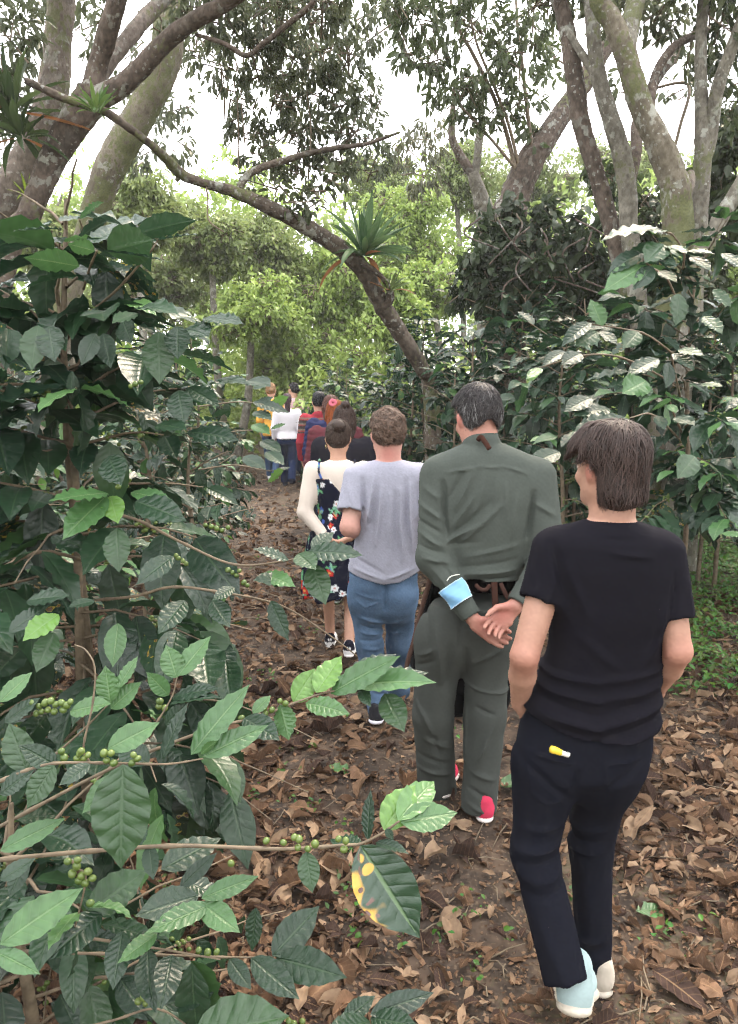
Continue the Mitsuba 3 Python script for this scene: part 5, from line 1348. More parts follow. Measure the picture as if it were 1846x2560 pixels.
def head_prims(F, c, R, s, neck, neck_r=0.058):
    """Cranium, face, jaw, nose, lips, ears and neck; c the middle of the head, s its scale (1 = 0.23 m from chin to crown)."""
    P = lambda x, y, z: c + R @ (np.array([x, y, z]) * s)   # noqa: E731
    E = lambda p, r, k=0.02, sub=False: F.ellip(P(*p), np.array(r) * s, k * s, R, sub)   # noqa: E731
    E((0, -0.012, 0.028), (0.074, 0.095, 0.084))
    E((0, 0.032, -0.030), (0.059, 0.060, 0.080), 0.03)
    F.cone(P(-0.045, 0.0, -0.06), P(0, 0.072, -0.093), 0.026 * s, 0.022 * s, 0.03)
    F.cone(P(0.045, 0.0, -0.06), P(0, 0.072, -0.093), 0.026 * s, 0.022 * s, 0.03)
    E((0, 0.082, 0.018), (0.046, 0.014, 0.012), 0.015)
    for q in (-1, 1):
        E((q * 0.031, 0.099, -0.002), (0.017, 0.013, 0.011), 0.008, True)
        E((q * 0.036, 0.066, -0.034), (0.022, 0.022, 0.018), 0.02)
        E((q * 0.031, 0.083, -0.002), (0.0125, 0.0125, 0.0125), 0.002)
        E((q * 0.077, -0.008, -0.016), (0.010, 0.018, 0.030), 0.006)
        E((q * 0.085, -0.012, -0.012), (0.006, 0.012, 0.022), 0.004)
    F.cone(P(0, 0.090, 0.004), P(0, 0.112, -0.034), 0.008 * s, 0.012 * s, 0.012)
    E((0, 0.098, -0.038), (0.018, 0.012, 0.010), 0.008)
    E((0, 0.090, -0.062), (0.024, 0.010, 0.007), 0.006)
    E((0, 0.087, -0.073), (0.020, 0.010, 0.007), 0.006)
    F.cone(P(0, -0.020, -0.05), np.asarray(neck), neck_r * s, neck_r * 1.08 * s, 0.035)


def face_paint(base_fn, c, R, s, brow=(0.05, 0.03, 0.02)):
    def fn(v):
        col = base_fn(v)
        l = ((v - c) @ R) / s
        for q in (-1, 1):
            eye = (np.abs(l[:, 0] - q * 0.031) < 0.011) & (np.abs(l[:, 2] + 0.002) < 0.005) & (l[:, 1] > 0.08)
            col[eye] = (0.6, 0.57, 0.53)
            iris = (np.hypot(l[:, 0] - q * 0.031, l[:, 2] + 0.002) < 0.0048) & (l[:, 1] > 0.08)
            col[iris] = (0.03, 0.018, 0.01)
            br = (np.abs(l[:, 0] - q * 0.032) < 0.020) & (np.abs(l[:, 2] - 0.020 + 8 * (l[:, 0] - q * 0.032) ** 2) < 0.0045) & (l[:, 1] > 0.07)
            col[br] = brow
        lip = (np.abs(l[:, 0]) < 0.023) & (np.abs(l[:, 2] + 0.067) < 0.010 * np.sqrt(np.clip(1 - (l[:, 0] / 0.023) ** 2, 0, 1))) & (l[:, 1] > 0.085)
        col[lip] = (0.38, 0.13, 0.11)
        return col
    return fn


def hand_prims(F, wrist, fwd, palm, thumb, curl=(0.5, 0.6, 0.7, 0.8), s=1.0, splay=0.07, tcurl=0.3, k=0.006):
    """A hand from the wrist along fwd, its palm facing the direction palm, the thumb on the side thumb."""
    fwd = unit(fwd)
    palm = unit(np.asarray(palm, float) - fwd * (np.asarray(palm) @ fwd))
    sd = unit(np.asarray(thumb, float) - fwd * (np.asarray(thumb) @ fwd) - palm * (np.asarray(thumb) @ palm))
    wrist = np.asarray(wrist, float)
    lens, xs = (0.072, 0.080, 0.074, 0.058), (0.030, 0.010, -0.010, -0.029)
    for i in range(4):
        kn = wrist + (fwd * (0.088 - 0.004 * abs(i - 1)) + sd * xs[i]) * s
        F.cone(wrist + sd * xs[i] * 0.55 * s, kn, 0.0135 * s, 0.0115 * s, 0.012)
        d, p, ang = unit(fwd + sd * xs[i] / 0.03 * splay), kn, 0.0
        for j, (part, r0, r1) in enumerate(((0.45, 0.0098, 0.0088), (0.30, 0.0088, 0.0080), (0.25, 0.0080, 0.0066))):
            ang += curl[i] * (0.7, 1.0, 0.7)[j]
            e = p + unit(d * math.cos(ang) + palm * math.sin(ang)) * lens[i] * part * s
            F.cone(p, e, r0 * s, r1 * s, k * 0.6)
            p = e
    b = wrist + (fwd * 0.022 + sd * 0.024 + palm * 0.006) * s
    m = b + unit(fwd * 0.75 + sd * 0.62 + palm * 0.25) * 0.045 * s
    e = m + unit(fwd * (1.0 - tcurl) + sd * (0.35 - tcurl) + palm * (0.2 + tcurl)) * 0.032 * s
    g = e + unit(fwd * (1.0 - tcurl) + sd * (0.2 - tcurl) + palm * (0.2 + tcurl * 1.3)) * 0.025 * s
    F.cone(b, m, 0.0155 * s, 0.0115 * s, 0.012)
    F.cone(m, e, 0.0110 * s, 0.0098 * s, k)
    F.cone(e, g, 0.0098 * s, 0.0074 * s, k)


def shoe(key, heel, toe, s, upper, sole, label=None, ankle=None, patch=None, h=0.005):
    """A trainer: sole and upper; heel and toe are the ends of its sole line on the ground."""
    heel, toe = np.asarray(heel, float), np.asarray(toe, float)
    f = unit(toe - heel)
    up = unit(np.cross(np.cross(f, [0, 0, 1]), f))
    rt_ = np.cross(f, up)
    L = np.linalg.norm(toe - heel)
    P = lambda x, y, z: heel + f * y * L + rt_ * x * s + up * z * s   # noqa: E731
    lo, hi = np.minimum(heel, toe) - 0.14, np.maximum(heel, toe) + 0.16
    S_ = Field(lo, hi, h)
    fl = (up, 0.42)
    for a, b, ra, rb in ((P(0, 0.10, 0.016), P(0, 0.40, 0.016), 0.036, 0.037), (P(0, 0.40, 0.016), P(0.004, 0.72, 0.016), 0.037, 0.046), (P(0.004, 0.72, 0.016), P(-0.004, 0.90, 0.020), 0.046, 0.034)):
        S_.cone(a, b, ra * s, rb * s, 0.02, flat=fl)
    k = put('shoe', None, key, label=label)
    v, t = S_.mesh()
    scene[k] = mikit.ply((relax(v, t), t), 'rubber', smooth=True, color=fabric(sole, 0.15, 120)(v))
    U = Field(lo, hi, h)
    for a, b, ra, rb in ((P(0, 0.13, 0.045), P(0, 0.40, 0.048), 0.034, 0.035), (P(0, 0.40, 0.045), P(0.004, 0.72, 0.034), 0.036, 0.040), (P(0.004, 0.72, 0.034), P(-0.003, 0.88, 0.030), 0.040, 0.030), (P(0, 0.14, 0.03), P(0, 0.13, 0.085), 0.033, 0.031),
                         (P(0, 0.20, 0.06), P(0, 0.30, 0.085), 0.034, 0.034)):
        U.cone(a, b, ra * s, rb * s, 0.02)
    U.clip(lambda X, Y, Z: -((X - heel[0]) * up[0] + (Y - heel[1]) * up[1] + (Z - heel[2]) * up[2]) + 0.017 * s)
    v, t = U.mesh()
    v = relax(v, t)
    c = fabric(upper, 0.12, 200)(v)
    if patch is not None:
        l = v - heel
        c[(l @ f < 0.045) & (l @ up > 0.05 * s)] = patch
        m = (l @ f < 0.03) & (np.abs(l @ up - 0.068 * s) < 0.008 * s) & (np.abs(np.abs(l @ rt_) - 0.006) < 0.004)
        c[m] = (0.75, 0.75, 0.75)
    put('upper', mikit.ply((v, t), 'cloth', smooth=True, color=np.clip(c, 0, 1)), k)


def strands(key, F, seeds, direction, length, step, width, color, lift=0.002, seed=0, spread_=0.25, taper=0.4, loose=1):
    """Locks of hair: narrow ribbons that start at seeds and run over the hair volume F along direction(p)."""
    r = np.random.default_rng(seed)
    p = np.asarray(seeds, float)
    n = len(p)
    m = max(3, int(length / step))
    ln = r.uniform(0.55, 1.0, n)
    jit = r.normal(0, spread_, (n, 3))
    hgt = lift * r.uniform(-0.2, 1.6, n)
    path, nor = [], []
    for i in range(m + 1):
        for _ in range(2 if i < m - loose else 0):
            g = F.grad(p)
            p = p - g * (F.sample(p) - hgt)[:, None]
        g = F.grad(p)
        path.append(p)
        nor.append(g)
        d = direction(p) + jit
        d = unit(d - g * (d * g).sum(1, keepdims=True) * 0.9)
        p = p + d * step * ln[:, None]
    path, nor = np.stack(path, 1), np.stack(nor, 1)
    tg = unit(np.gradient(path, axis=1))
    sd = unit(np.cross(tg, nor))
    w = (width * r.uniform(0.5, 1.3, (n, 1)) * np.concatenate([np.ones(m - 1), [0.75, taper * 0.5]])[None])[..., None]
    a, b = path - sd * w, path + sd * w
    v = np.stack([a, path + nor * w * 0.5, b], 2).reshape(-1, 3)
    base = (np.arange(n)[:, None] * (m + 1) + np.arange(m)[None]).ravel() * 3
    f = np.vstack([np.stack([base + j, base + j + 3, base + j + 4, base + j + 1], 1) for j in (0, 1)])
    c = np.repeat(color(path[:, 0], r), (m + 1) * 3, 0)
    put('hair_strands', mikit.ply((v, f), 'hair', smooth=True, color=np.clip(c, 0, 1)), key, kind='stuff')


def on_head(r, n, c, R, s, rad, keep):
    d = unit(r.normal(0, 1, (n * 3, 3)))
    l = d * np.asarray(rad)
    l = l[keep(l)][:n]
    return c + (l * s) @ R.T


def px(a, b, d):
    return W(a, b, d)


def rows_px(rows):
    """Sections of a figure read off the photograph: (pixel row, left, right, distance, half depth)."""
    out = []
    for y, l, r_, d, hd in rows:
        p, q = W(l, y, d), W(r_, y, d)
        out.append((p[2], (p[0] + q[0]) / 2, d, (q[0] - p[0]) / 2, hd))
    return out


def hem_line(pts, d):
    """z of a hem at x, through photograph points at distance d."""
    q = np.array([W(a, b, d) for a, b in pts])
    o = np.argsort(q[:, 0])
    return lambda X: np.interp(X, q[o, 0], q[o, 2])


def bounds(pts, m):
    q = np.array(pts)
    return q.min(0) - m, q.max(0) + m


def hair_cut(F, c, R, s, fn):
    X, Y, Z = F.grids((slice(None),) * 3)
    P = [X - c[0], Y - c[1], Z - c[2]]
    l = [(P[0] * R[0, i] + P[1] * R[1, i] + P[2] * R[2, i]) / s for i in range(3)]
    F.f = np.maximum(F.f, (fn(*l) * s).astype(np.float32))


# ---- the man in the black T-shirt, nearest the camera
def man_black():
    k = thing('person', 'nearest walker, brown haired man in black T-shirt and dark jeans, hands in pockets', 'person')
    d = 2.12
    neck = px(1530, 1300, d + 0.01)
    sh_l, el_l, wr_l, ha_l = px(1392, 1372, d), px(1312, 1640, d - 0.09), px(1300, 1758, d + 0.02), px(1322, 1835, d + 0.10)
    sh_r, el_r, wr_r, ha_r = px(1655, 1385, d), px(1696, 1628, d - 0.07), px(1640, 1725, d + 0.10), px(1570, 1800, d + 0.15)
    hip_l, kn_l, an_l = px(1368, 1900, d - 0.01), px(1336, 2130, d - 0.08), px(1412, 2440, 1.87)
    hip_r, kn_r, an_r = px(1512, 1900, d + 0.01), px(1478, 2125, d + 0.04), px(1487, 2440, d + 0.0)
    c, yaw, s = px(1524, 1163, d + 0.03), math.radians(27), 1.0
    R = rot(yaw, 0.05)
    torso = rows_px([(1294, 1500, 1568, d, 0.05), (1303, 1462, 1598, d, 0.065), (1316, 1424, 1630, d, 0.082), (1334, 1390, 1656, d, 0.098), (1362, 1362, 1676, d, 0.110), (1420, 1360, 1678, d - 0.005, 0.118), (1500, 1374, 1660, d - 0.005, 0.120),
                     (1600, 1376, 1652, d, 0.112), (1700, 1342, 1648, d, 0.112), (1780, 1294, 1648, d, 0.132), (1860, 1278, 1640, d, 0.144), (1905, 1276, 1622, d, 0.142), (1945, 1310, 1590, d, 0.10), (1985, 1370, 1530, d, 0.05)])
    lo, hi = bounds([c + [0, 0, 0.16], sh_l, sh_r, el_l, el_r, an_l, an_r - [0, 0, 0.1], c, kn_l], 0.17)
    B = Field(lo, hi, 0.0065)
    B.loft([q for q in torso if q[0] > px(1500, 1740, d)[2]], grow=-0.020)
    head_prims(B, c, R, s, neck + [0, 0, -0.03], 0.060)
    B.chain([sh_l, el_l], [0.050, 0.0385], 0.012)
    B.chain([el_l, (el_l * 0.6 + wr_l * 0.4), wr_l], [0.0385, 0.038, 0.026], 0.012)
    B.chain([sh_r, el_r], [0.050, 0.038], 0.012)
    B.chain([el_r, (el_r * 0.6 + wr_r * 0.4), wr_r], [0.038, 0.038, 0.026], 0.012)
    hand_prims(B, wr_l, ha_l - wr_l, [1, 0.3, 0], [0, 1, 0.2], (0.2, 0.25, 0.3, 0.35))
    hand_prims(B, wr_r, ha_r - wr_r, [-0.6, -0.6, 0], [0, 1, 0.3], (0.2, 0.25, 0.3, 0.35))
    for h_, kn, an in ((hip_l, kn_l, an_l), (hip_r, kn_r, an_r)):
        B.chain([h_ - [0, 0, 0.05], kn, an], [0.055, 0.042, 0.032], 0.03)
    skinned(k, 'body', B, face_paint(skin_tone((0.37, 0.20, 0.145), [(el_l, 0.04), (el_r, 0.04), (c + R @ [-0.085, -0.01, -0.015], 0.03)]), c, R, s), 'skin')

    H = Field(*bounds([c], 0.20), 0.005)
    for p, r_, kk in (((0, -0.012, 0.036), (0.090, 0.108, 0.092), 0.02), ((0, 0.055, 0.056), (0.072, 0.062, 0.048), 0.03), ((-0.004, -0.066, -0.045), (0.058, 0.044, 0.072), 0.04), ((-0.01, -0.072, -0.088), (0.052, 0.032, 0.024), 0.03), ((-0.042, -0.055, -0.060), (0.030, 0.036, 0.045), 0.03),
                      ((0.036, -0.055, -0.055), (0.028, 0.036, 0.05), 0.03), ((-0.062, 0.012, 0.035), (0.032, 0.06, 0.045), 0.03), ((0.062, 0.012, 0.035), (0.032, 0.06, 0.045), 0.03)):
        H.ellip(c + R @ np.array(p), r_, kk, R)
    hair_cut(H, c, R, s, lambda x, y, z: np.minimum((y + 0.040 - 0.42 * np.clip(z + 0.02, 0, 1)) * 0.9, (0.026 + 0.35 * (0.10 - y) * (y > 0.02) - z) * 0.9 + 0 * x))
    H.ripple(0.008, 24, 5, (1, 1, 0.45))
    dark = np.array([0.030, 0.019, 0.016])
    skinned(k, 'hair', H, fabric(dark, 0.5, 90), 'hair')
    r = np.random.default_rng(2)
    top = c + R @ np.array([0.02, -0.03, 0.13])
    seeds = on_head(r, 3600, c, R, s, (0.088, 0.108, 0.125), lambda l: (l[:, 2] > -0.06) & ((l[:, 1] < 0.05) | (l[:, 2] > 0.05)))
    strands(k, H, seeds, lambda p: unit((p - top) * [1, 1, 0.3]) * 0.55 - np.array([0, 0, 0.9]), 0.075, 0.015, 0.0011,
            lambda p, r: np.outer(r.uniform(0.7, 2.6, len(p)), [0.026, 0.0165, 0.0145]), 0.005, 3, 0.32, loose=2)

    hem = hem_line([(1280, 1775), (1330, 1806), (1400, 1836), (1452, 1849), (1540, 1858), (1630, 1853)], d - 0.12)
    T_ = Field(*bounds([sh_l, sh_r, hip_l, hip_r, el_l, el_r, neck], 0.16), 0.006)
    T_.loft(torso, power=2.3)
    T_.ellip(px(1366, 1930, d - 0.045), (0.106, 0.104, 0.125), 0.07)
    T_.ellip(px(1524, 1930, d - 0.040), (0.104, 0.104, 0.125), 0.07)
    for a, b, sh, r0, r1, cu in ((sh_l, el_l, 1, 0.063, 0.064, 0.50), (sh_r, el_r, 1, 0.061, 0.062, 0.66)):
        T_.cone(a, a + (b - a) * 0.9, r0, r1, 0.05, cut=cu / 0.9, hollow=0.011)
    nk = neck + [0, 0.0, 0.012]
    T_.ellip(nk + [0, 0.02, 0.03], (0.072, 0.075, 0.045), 0.01, sub=True)
    fl = []
    for y0, y1, amp in ((1655, 1672, 0.006), (1690, 1718, 0.007), (1715, 1748, -0.005), (1740, 1775, 0.008), (1765, 1800, -0.005), (1790, 1826, 0.006)):
        fl.append((px(1330, y0 + 8, d), px(1470, y1, d), amp, 0.012))
        fl.append((px(1455, y1, d), px(1640, y0 - 4, d), amp * 0.9, 0.012))
    for a, b, amp, w_ in [((1372, 1350), (1392, 1470), -0.007, 0.014), ((1400, 1390), (1440, 1520), 0.005, 0.014), ((1372, 1420), (1340, 1500), 0.004, 0.012), ((1665, 1420), (1640, 1530), -0.006, 0.014), ((1640, 1480), (1600, 1620), 0.005, 0.016),
                           ((1500, 1360), (1600, 1372), 0.005, 0.010), ((1480, 1330), (1590, 1335), -0.003, 0.008), ((1420, 1560), (1520, 1640), 0.004, 0.018), ((1630, 1560), (1560, 1650), 0.004, 0.018), ((1690, 1440), (1700, 1530), 0.004, 0.012)]:
        fl.append((px(*a, d), px(*b, d), amp, w_))
    T_.folds(fl)
    T_.ripple(0.0022, 11, 8)
    T_.whole = T_.f.copy()
    T_.clip(lambda X, Y, Z: hem(X) - Z + 0 * Y, 0.016, 0.045)
    skinned(k, 't_shirt', T_, fabric((0.0075, 0.0068, 0.0105), 0.35, 260, 5, 4))
    # a neckband
    a = np.linspace(0, 2 * np.pi, 40)
    J = Field(*bounds([hip_l, hip_r, kn_l, kn_r, an_l, an_r], 0.15), 0.0065)
    J.loft([q for q in torso if q[0] < px(1500, 1660, d)[2]], power=2.4, grow=-0.020)
    J.chain([hip_l, kn_l], [0.088, 0.066], 0.03)
    J.cone(kn_l, an_l + unit(an_l - kn_l) * 0.02, 0.066, 0.060, 0.02, cut=0.985, hollow=0.01)
    J.chain([hip_r, kn_r], [0.086, 0.064], 0.03)
    J.cone(kn_r, an_r + unit(an_r - kn_r) * 0.02, 0.064, 0.050, 0.02, cut=0.985, hollow=0.01)
    J.ellip(px(1366, 1935, d - 0.040), (0.078, 0.07, 0.10), 0.07)
    J.ellip(px(1524, 1935, d - 0.030), (0.078, 0.07, 0.10), 0.07)
    top_z = px(1450, 1740, d)[2]
    J.clip(lambda X, Y, Z: Z - top_z + 0 * X + 0 * Y)
    fl = []
    for x0, x1, y, amp in ((1285, 1390, 2085, 0.006), (1285, 1390, 2112, -0.005), (1290, 1390, 2138, 0.006), (1292, 1392, 2165, -0.004), (1425, 1525, 2090, 0.005), (1425, 1525, 2122, -0.004), (1428, 1522, 2150, 0.005),
                           (1290, 1400, 2040, 0.004), (1345, 1470, 2395, 0.006), (1350, 1470, 2412, -0.005), (1355, 1470, 2428, 0.006), (1440, 1520, 2370, 0.005), (1445, 1515, 2392, -0.004), (1450, 1515, 2412, 0.005)):
        fl.append((px(x0, y + 10, d - 0.06), px(x1, y - 6, d - 0.06), amp, 0.012))
    for a, b, amp, w_ in [((1300, 1880), (1420, 1985), -0.004, 0.012), ((1600, 1880), (1440, 1985), -0.004, 0.012), ((1318, 1865), (1314, 1955), 0.003, 0.005), ((1314, 1955), (1352, 1985), 0.003, 0.005), ((1352, 1985), (1395, 1970), 0.003, 0.005), ((1395, 1970), (1420, 1885), 0.003, 0.005), ((1318, 1865), (1420, 1885), 0.004, 0.005), ((1500, 1885), (1590, 1875), 0.004, 0.005), ((1500, 1885), (1505, 1965), 0.003, 0.005), ((1428, 1900), (1420, 1960), -0.006, 0.008),
                           ((1310, 2200), (1400, 2380), 0.003, 0.02), ((1470, 2180), (1480, 2380), 0.003, 0.02)]:
        fl.append((px(*a, d - 0.06), px(*b, d - 0.06), amp, w_))
    J.folds(fl)
    J.ripple(0.002, 14, 2)
    i, p = J.near(0.08)
    over = p[:, 2] > hem(p[:, 0]) - 0.004
    i, p = tuple(a_[over] for a_ in i), p[over]
    T_.f, keep = T_.whole, T_.f
    J.f[i] = np.maximum(J.f[i], T_.sample(p) + 0.009)
    T_.f = keep
    skinned(k, 'jeans', J, fabric((0.0072, 0.0076, 0.0125), 0.35, 240, 5, 7))
    shoe(k, an_l + [0.015, -0.055, -0.085], an_l + [0.075, 0.16, -0.185], 1.34, (0.28, 0.36, 0.365), (0.46, 0.41, 0.34), 'pale blue grey trainer with cream sole, heel lifted')
    g = float(ground_z(an_r[0], an_r[1]))
    shoe(k, [an_r[0] + 0.008, an_r[1] - 0.055, g + 0.0], [an_r[0] + 0.045, an_r[1] + 0.20, g + 0.0], 1.05, (0.42, 0.37, 0.31), (0.48, 0.43, 0.36), 'cream trainer planted on the path')
    # the yellow thing in the back pocket
    t = thing('marker_pen', 'small yellow capped pen with white end sticking out of a dark back pocket', 'pen')
    a, b = px(1376, 1872, d - 0.155), px(1420, 1888, d - 0.150)
    m = a + (b - a) * 0.62
    put('cap', mikit.ply(tube(np.array([a, a + (m - a) * 0.06, a + (m - a) * 0.3, m]), [0.004, 0.0095, 0.011, 0.0085], 12), 'rubber', smooth=40, **{}) if False else mikit.ply(tube(np.array([a, a + (m - a) * 0.06, a + (m - a) * 0.3, m]), [0.004, 0.0095, 0.011, 0.0085], 12), 'yellow_plastic', smooth=True), t)
    put('barrel', mikit.ply(tube(np.array([m, b, b + (b - m) * 0.6 + [0, 0.035, -0.01]]), [0.0075, 0.0065, 0.006], 12), 'white_plastic', smooth=True), t)


scene['yellow_plastic'] = {'type': 'principled', 'base_color': rgb(0.80, 0.55, 0.05), 'roughness': 0.4}
scene['white_plastic'] = {'type': 'principled', 'base_color': rgb(0.75, 0.75, 0.70), 'roughness': 0.4}
man_black()


# ---- the man in the green-grey shirt and trousers
def man_green():
    k = thing('person', 'man with greying black hair in green-grey shirt, hands clasped behind his back', 'person')
    d = 3.18
    neck = px(1204, 1110, d)
    sh_l, el_l, wr_l = px(1098, 1190, d), px(1082, 1395, d - 0.09), px(1183, 1548, d - 0.20)
    sh_r, el_r, wr_r = px(1345, 1195, d), px(1372, 1390, d - 0.10), px(1288, 1516, d - 0.21)
    hip_l, kn_l, an_l = px(1100, 1600, d), px(1083, 1790, d), px(1095, 1965, d + 0.08)
    hip_r, kn_r, an_r = px(1215, 1600, d), px(1216, 1790, d - 0.05), px(1196, 2000, d - 0.10)
    c, s = px(1192, 1040, d + 0.05), 1.08
    R = rot(math.radians(20), 0.28)
    torso = rows_px([(1106, 1168, 1252, d, 0.06), (1118, 1138, 1284, d, 0.08), (1135, 1106, 1320, d, 0.10), (1160, 1085, 1346, d, 0.115), (1230, 1082, 1356, d, 0.135), (1300, 1096, 1342, d, 0.140), (1380, 1104, 1322, d, 0.138),
                     (1440, 1108, 1300, d, 0.138), (1490, 1098, 1294, d, 0.140), (1550, 1062, 1284, d, 0.138), (1600, 1052, 1278, d, 0.120), (1640, 1070, 1260, d, 0.085), (1680, 1110, 1220, d, 0.04)])
    lo, hi = bounds([c + [0, 0, 0.15], sh_l, sh_r, el_l, el_r, an_l, an_r - [0, 0.06, 0.1], kn_l, kn_r], 0.16)
    B = Field(lo, hi, 0.006)
    B.loft(torso[:7], grow=-0.025)
    head_prims(B, c, R, s, neck + [0, 0, -0.03], 0.062)
    for a, e_, w_ in ((sh_l, el_l, wr_l), (sh_r, el_r, wr_r)):
        B.chain([a, e_, w_], [0.05, 0.042, 0.029], 0.03)
    hand_prims(B, wr_l + unit(wr_l - el_l) * 0.02, px(1242, 1582, d - 0.20) - wr_l, [0.1, -1, 0.3], [0.3, 0.1, 1], (0.75, 0.7, 0.65, 0.5), 1.08, 0.05, 0.15)
    hand_prims(B, wr_r, px(1232, 1572, d - 0.24) - wr_r, [0.0, -1, 0.0], [-0.6, -0.2, 0.6], (0.35, 0.45, 0.5, 0.3), 1.08, 0.10, 0.1)
    for h_, kn, an in ((hip_l, kn_l, an_l), (hip_r, kn_r, an_r)):
        B.chain([h_ - [0, 0, 0.06], kn, an, an - [0, 0, 0.05]], [0.06, 0.05, 0.036, 0.034], 0.03)
    skinned(k, 'body', B, face_paint(skin_tone((0.40, 0.195, 0.15), [(c + R @ [-0.09, -0.01, -0.015], 0.035), (wr_l + [0.06, 0, -0.02], 0.05), (wr_r + [-0.05, 0, -0.02], 0.05)]), c, R, s), 'skin')
    H = Field(*bounds([c], 0.19), 0.005)
    for p, r_, kk in (((0, -0.014, 0.034), (0.084, 0.104, 0.090), 0.02), ((0, -0.050, -0.020), (0.074, 0.058, 0.060), 0.03), ((0, 0.05, 0.055), (0.066, 0.055, 0.045), 0.03)):
        H.ellip(c + R @ np.array(p) * s, np.array(r_) * s, kk, R)
    hair_cut(H, c, R, s, lambda x, y, z: np.minimum(np.maximum((y + 0.004) * 0.9, -0.046 - z + 0.014 * np.cos(x * 60)), (0.048 - z) * 0.9 + 0 * x))
    hair_cut(H, c, R, s, lambda x, y, z: -0.050 + 0.014 * np.cos(x * 55) - z + 0 * y)
    H.ripple(0.004, 40, 5, (1, 1, 0.5))
    skinned(k, 'hair', H, fabric((0.020, 0.017, 0.018), 0.5, 90), 'hair')
    r = np.random.default_rng(4)
    whorl = c + R @ np.array([0.01, -0.055, 0.115]) * s
    seeds = on_head(r, 3000, c, R, s, (0.084, 0.104, 0.120), lambda l: (l[:, 2] > -0.055) & ((l[:, 1] < -0.0) | (l[:, 2] > 0.06)))

    def grey(p, r):
        l = (p - c) @ R / s
        side = np.clip((np.abs(l[:, 0]) - 0.03) / 0.05, 0, 1) * np.clip((0.05 - l[:, 2]) / 0.06, 0, 1)
        g = (r.uniform(0, 1, len(p)) < 0.04 + 0.40 * side)[:, None]
        return np.where(g, r.uniform(0.08, 0.24, (len(p), 1)) * np.array([1, 0.97, 0.98]), r.uniform(0.5, 2.2, (len(p), 1)) * np.array([0.019, 0.016, 0.017]))
    strands(k, H, seeds, lambda p: unit((p - whorl) * [1, 1, 0.4]) * 0.8 - np.array([0.15, 0, 0.55]), 0.045, 0.011, 0.0011, grey, 0.004, 6, 0.4)

    shirt = np.array([0.068, 0.078, 0.070])
    T_ = Field(*bounds([sh_l, sh_r, hip_l, hip_r, el_l, el_r, wr_l, wr_r, neck], 0.17), 0.0065)
    T_.loft(torso[:9], power=2.25)
    T_.chain([sh_l, el_l], [0.078, 0.066], 0.05)
    T_.cone(el_l, wr_l, 0.064, 0.042, 0.03, cut=0.97, hollow=0.01)
    T_.chain([sh_r, el_r], [0.078, 0.064], 0.05)
    T_.cone(el_r, wr_r, 0.062, 0.042, 0.03, cut=0.95, hollow=0.01)
    hem = hem_line([(1085, 1470), (1120, 1462), (1180, 1456), (1240, 1458), (1300, 1462)], d - 0.14)
    T_.clip(lambda X, Y, Z: np.where((np.abs(X - (hip_l[0] + hip_r[0]) / 2) < 0.225) & (Y > d - 0.165), hem(X) - Z, -1.0))
    T_.cone(neck + [0, 0.005, 0.005], neck + [0, 0.015, 0.028], 0.078, 0.070, 0.012)
    T_.ellip(neck + [0, 0.02, 0.055], (0.062, 0.064, 0.05), 0.006, sub=True)
    fl = []
    for a, b, amp, w_ in [((1118, 1182), (1195, 1166), 0.004, 0.006), ((1195, 1166), (1260, 1168), 0.004, 0.006), ((1260, 1168), (1320, 1184), 0.004, 0.006), ((1108, 1210), (1116, 1345), -0.012, 0.014), ((1182, 1175), (1140, 1270), 0.006, 0.012),
                           ((1160, 1180), (1120, 1250), -0.005, 0.010), ((1215, 1180), (1180, 1300), 0.005, 0.014), ((1240, 1190), (1235, 1260), 0.004, 0.012), ((1250, 1260), (1150, 1355), 0.007, 0.014), ((1225, 1250), (1128, 1340), -0.006, 0.012),
                           ((1262, 1210), (1262, 1300), 0.005, 0.012), ((1190, 1230), (1135, 1310), 0.006, 0.012), ((1118, 1352), (1190, 1310), 0.007, 0.010), ((1120, 1362), (1200, 1350), -0.004, 0.010), ((1290, 1240), (1270, 1360), 0.005, 0.014), ((1335, 1230), (1318, 1340), -0.010, 0.014),
                           ((1160, 1390), (1290, 1360), 0.005, 0.012), ((1150, 1415), (1290, 1395), -0.005, 0.012), ((1160, 1432), (1290, 1420), 0.007, 0.010), ((1165, 1446), (1290, 1440), -0.006, 0.008),
                           ((1050, 1260), (1110, 1300), 0.006, 0.010), ((1048, 1300), (1108, 1335), -0.006, 0.010), ((1048, 1330), (1106, 1362), 0.007, 0.010), ((1050, 1362), (1110, 1380), -0.006, 0.010), ((1055, 1390), (1120, 1400), 0.006, 0.010),
                           ((1075, 1410), (1120, 1460), 0.005, 0.010), ((1100, 1400), (1150, 1470), -0.005, 0.010), ((1340, 1260), (1390, 1290), 0.006, 0.012), ((1060, 1220), (1100, 1250), 0.004, 0.012)]:
        fl.append((px(*a, d - 0.1), px(*b, d - 0.1), amp, w_))
    T_.folds(fl)
    T_.ripple(0.003, 9, 8)
    skinned(k, 'shirt', T_, fabric(shirt, 0.22, 240, 5, 4))

    J = Field(*bounds([hip_l, hip_r, kn_l, kn_r, an_l, an_r, px(1030, 1650, d)], 0.17), 0.0065)
    J.loft([q for q in torso if q[0] < px(1200, 1430, d)[2]], power=2.4, grow=-0.004)
    J.chain([hip_l, kn_l], [0.104, 0.086], 0.03)
    J.cone(kn_l, an_l - [0, 0, 0.045], 0.086, 0.088, 0.03, cut=0.98, hollow=0.01)
    J.chain([hip_r, kn_r], [0.104, 0.084], 0.03)
    J.cone(kn_r, an_r - [0, 0.01, 0.05], 0.084, 0.076, 0.03, cut=0.98, hollow=0.01)
    J.ellip(px(1120, 1590, d - 0.04), (0.105, 0.09, 0.14), 0.09)
    J.ellip(px(1222, 1590, d - 0.04), (0.105, 0.09, 0.14), 0.09)
    tz = px(1200, 1440, d)[2]
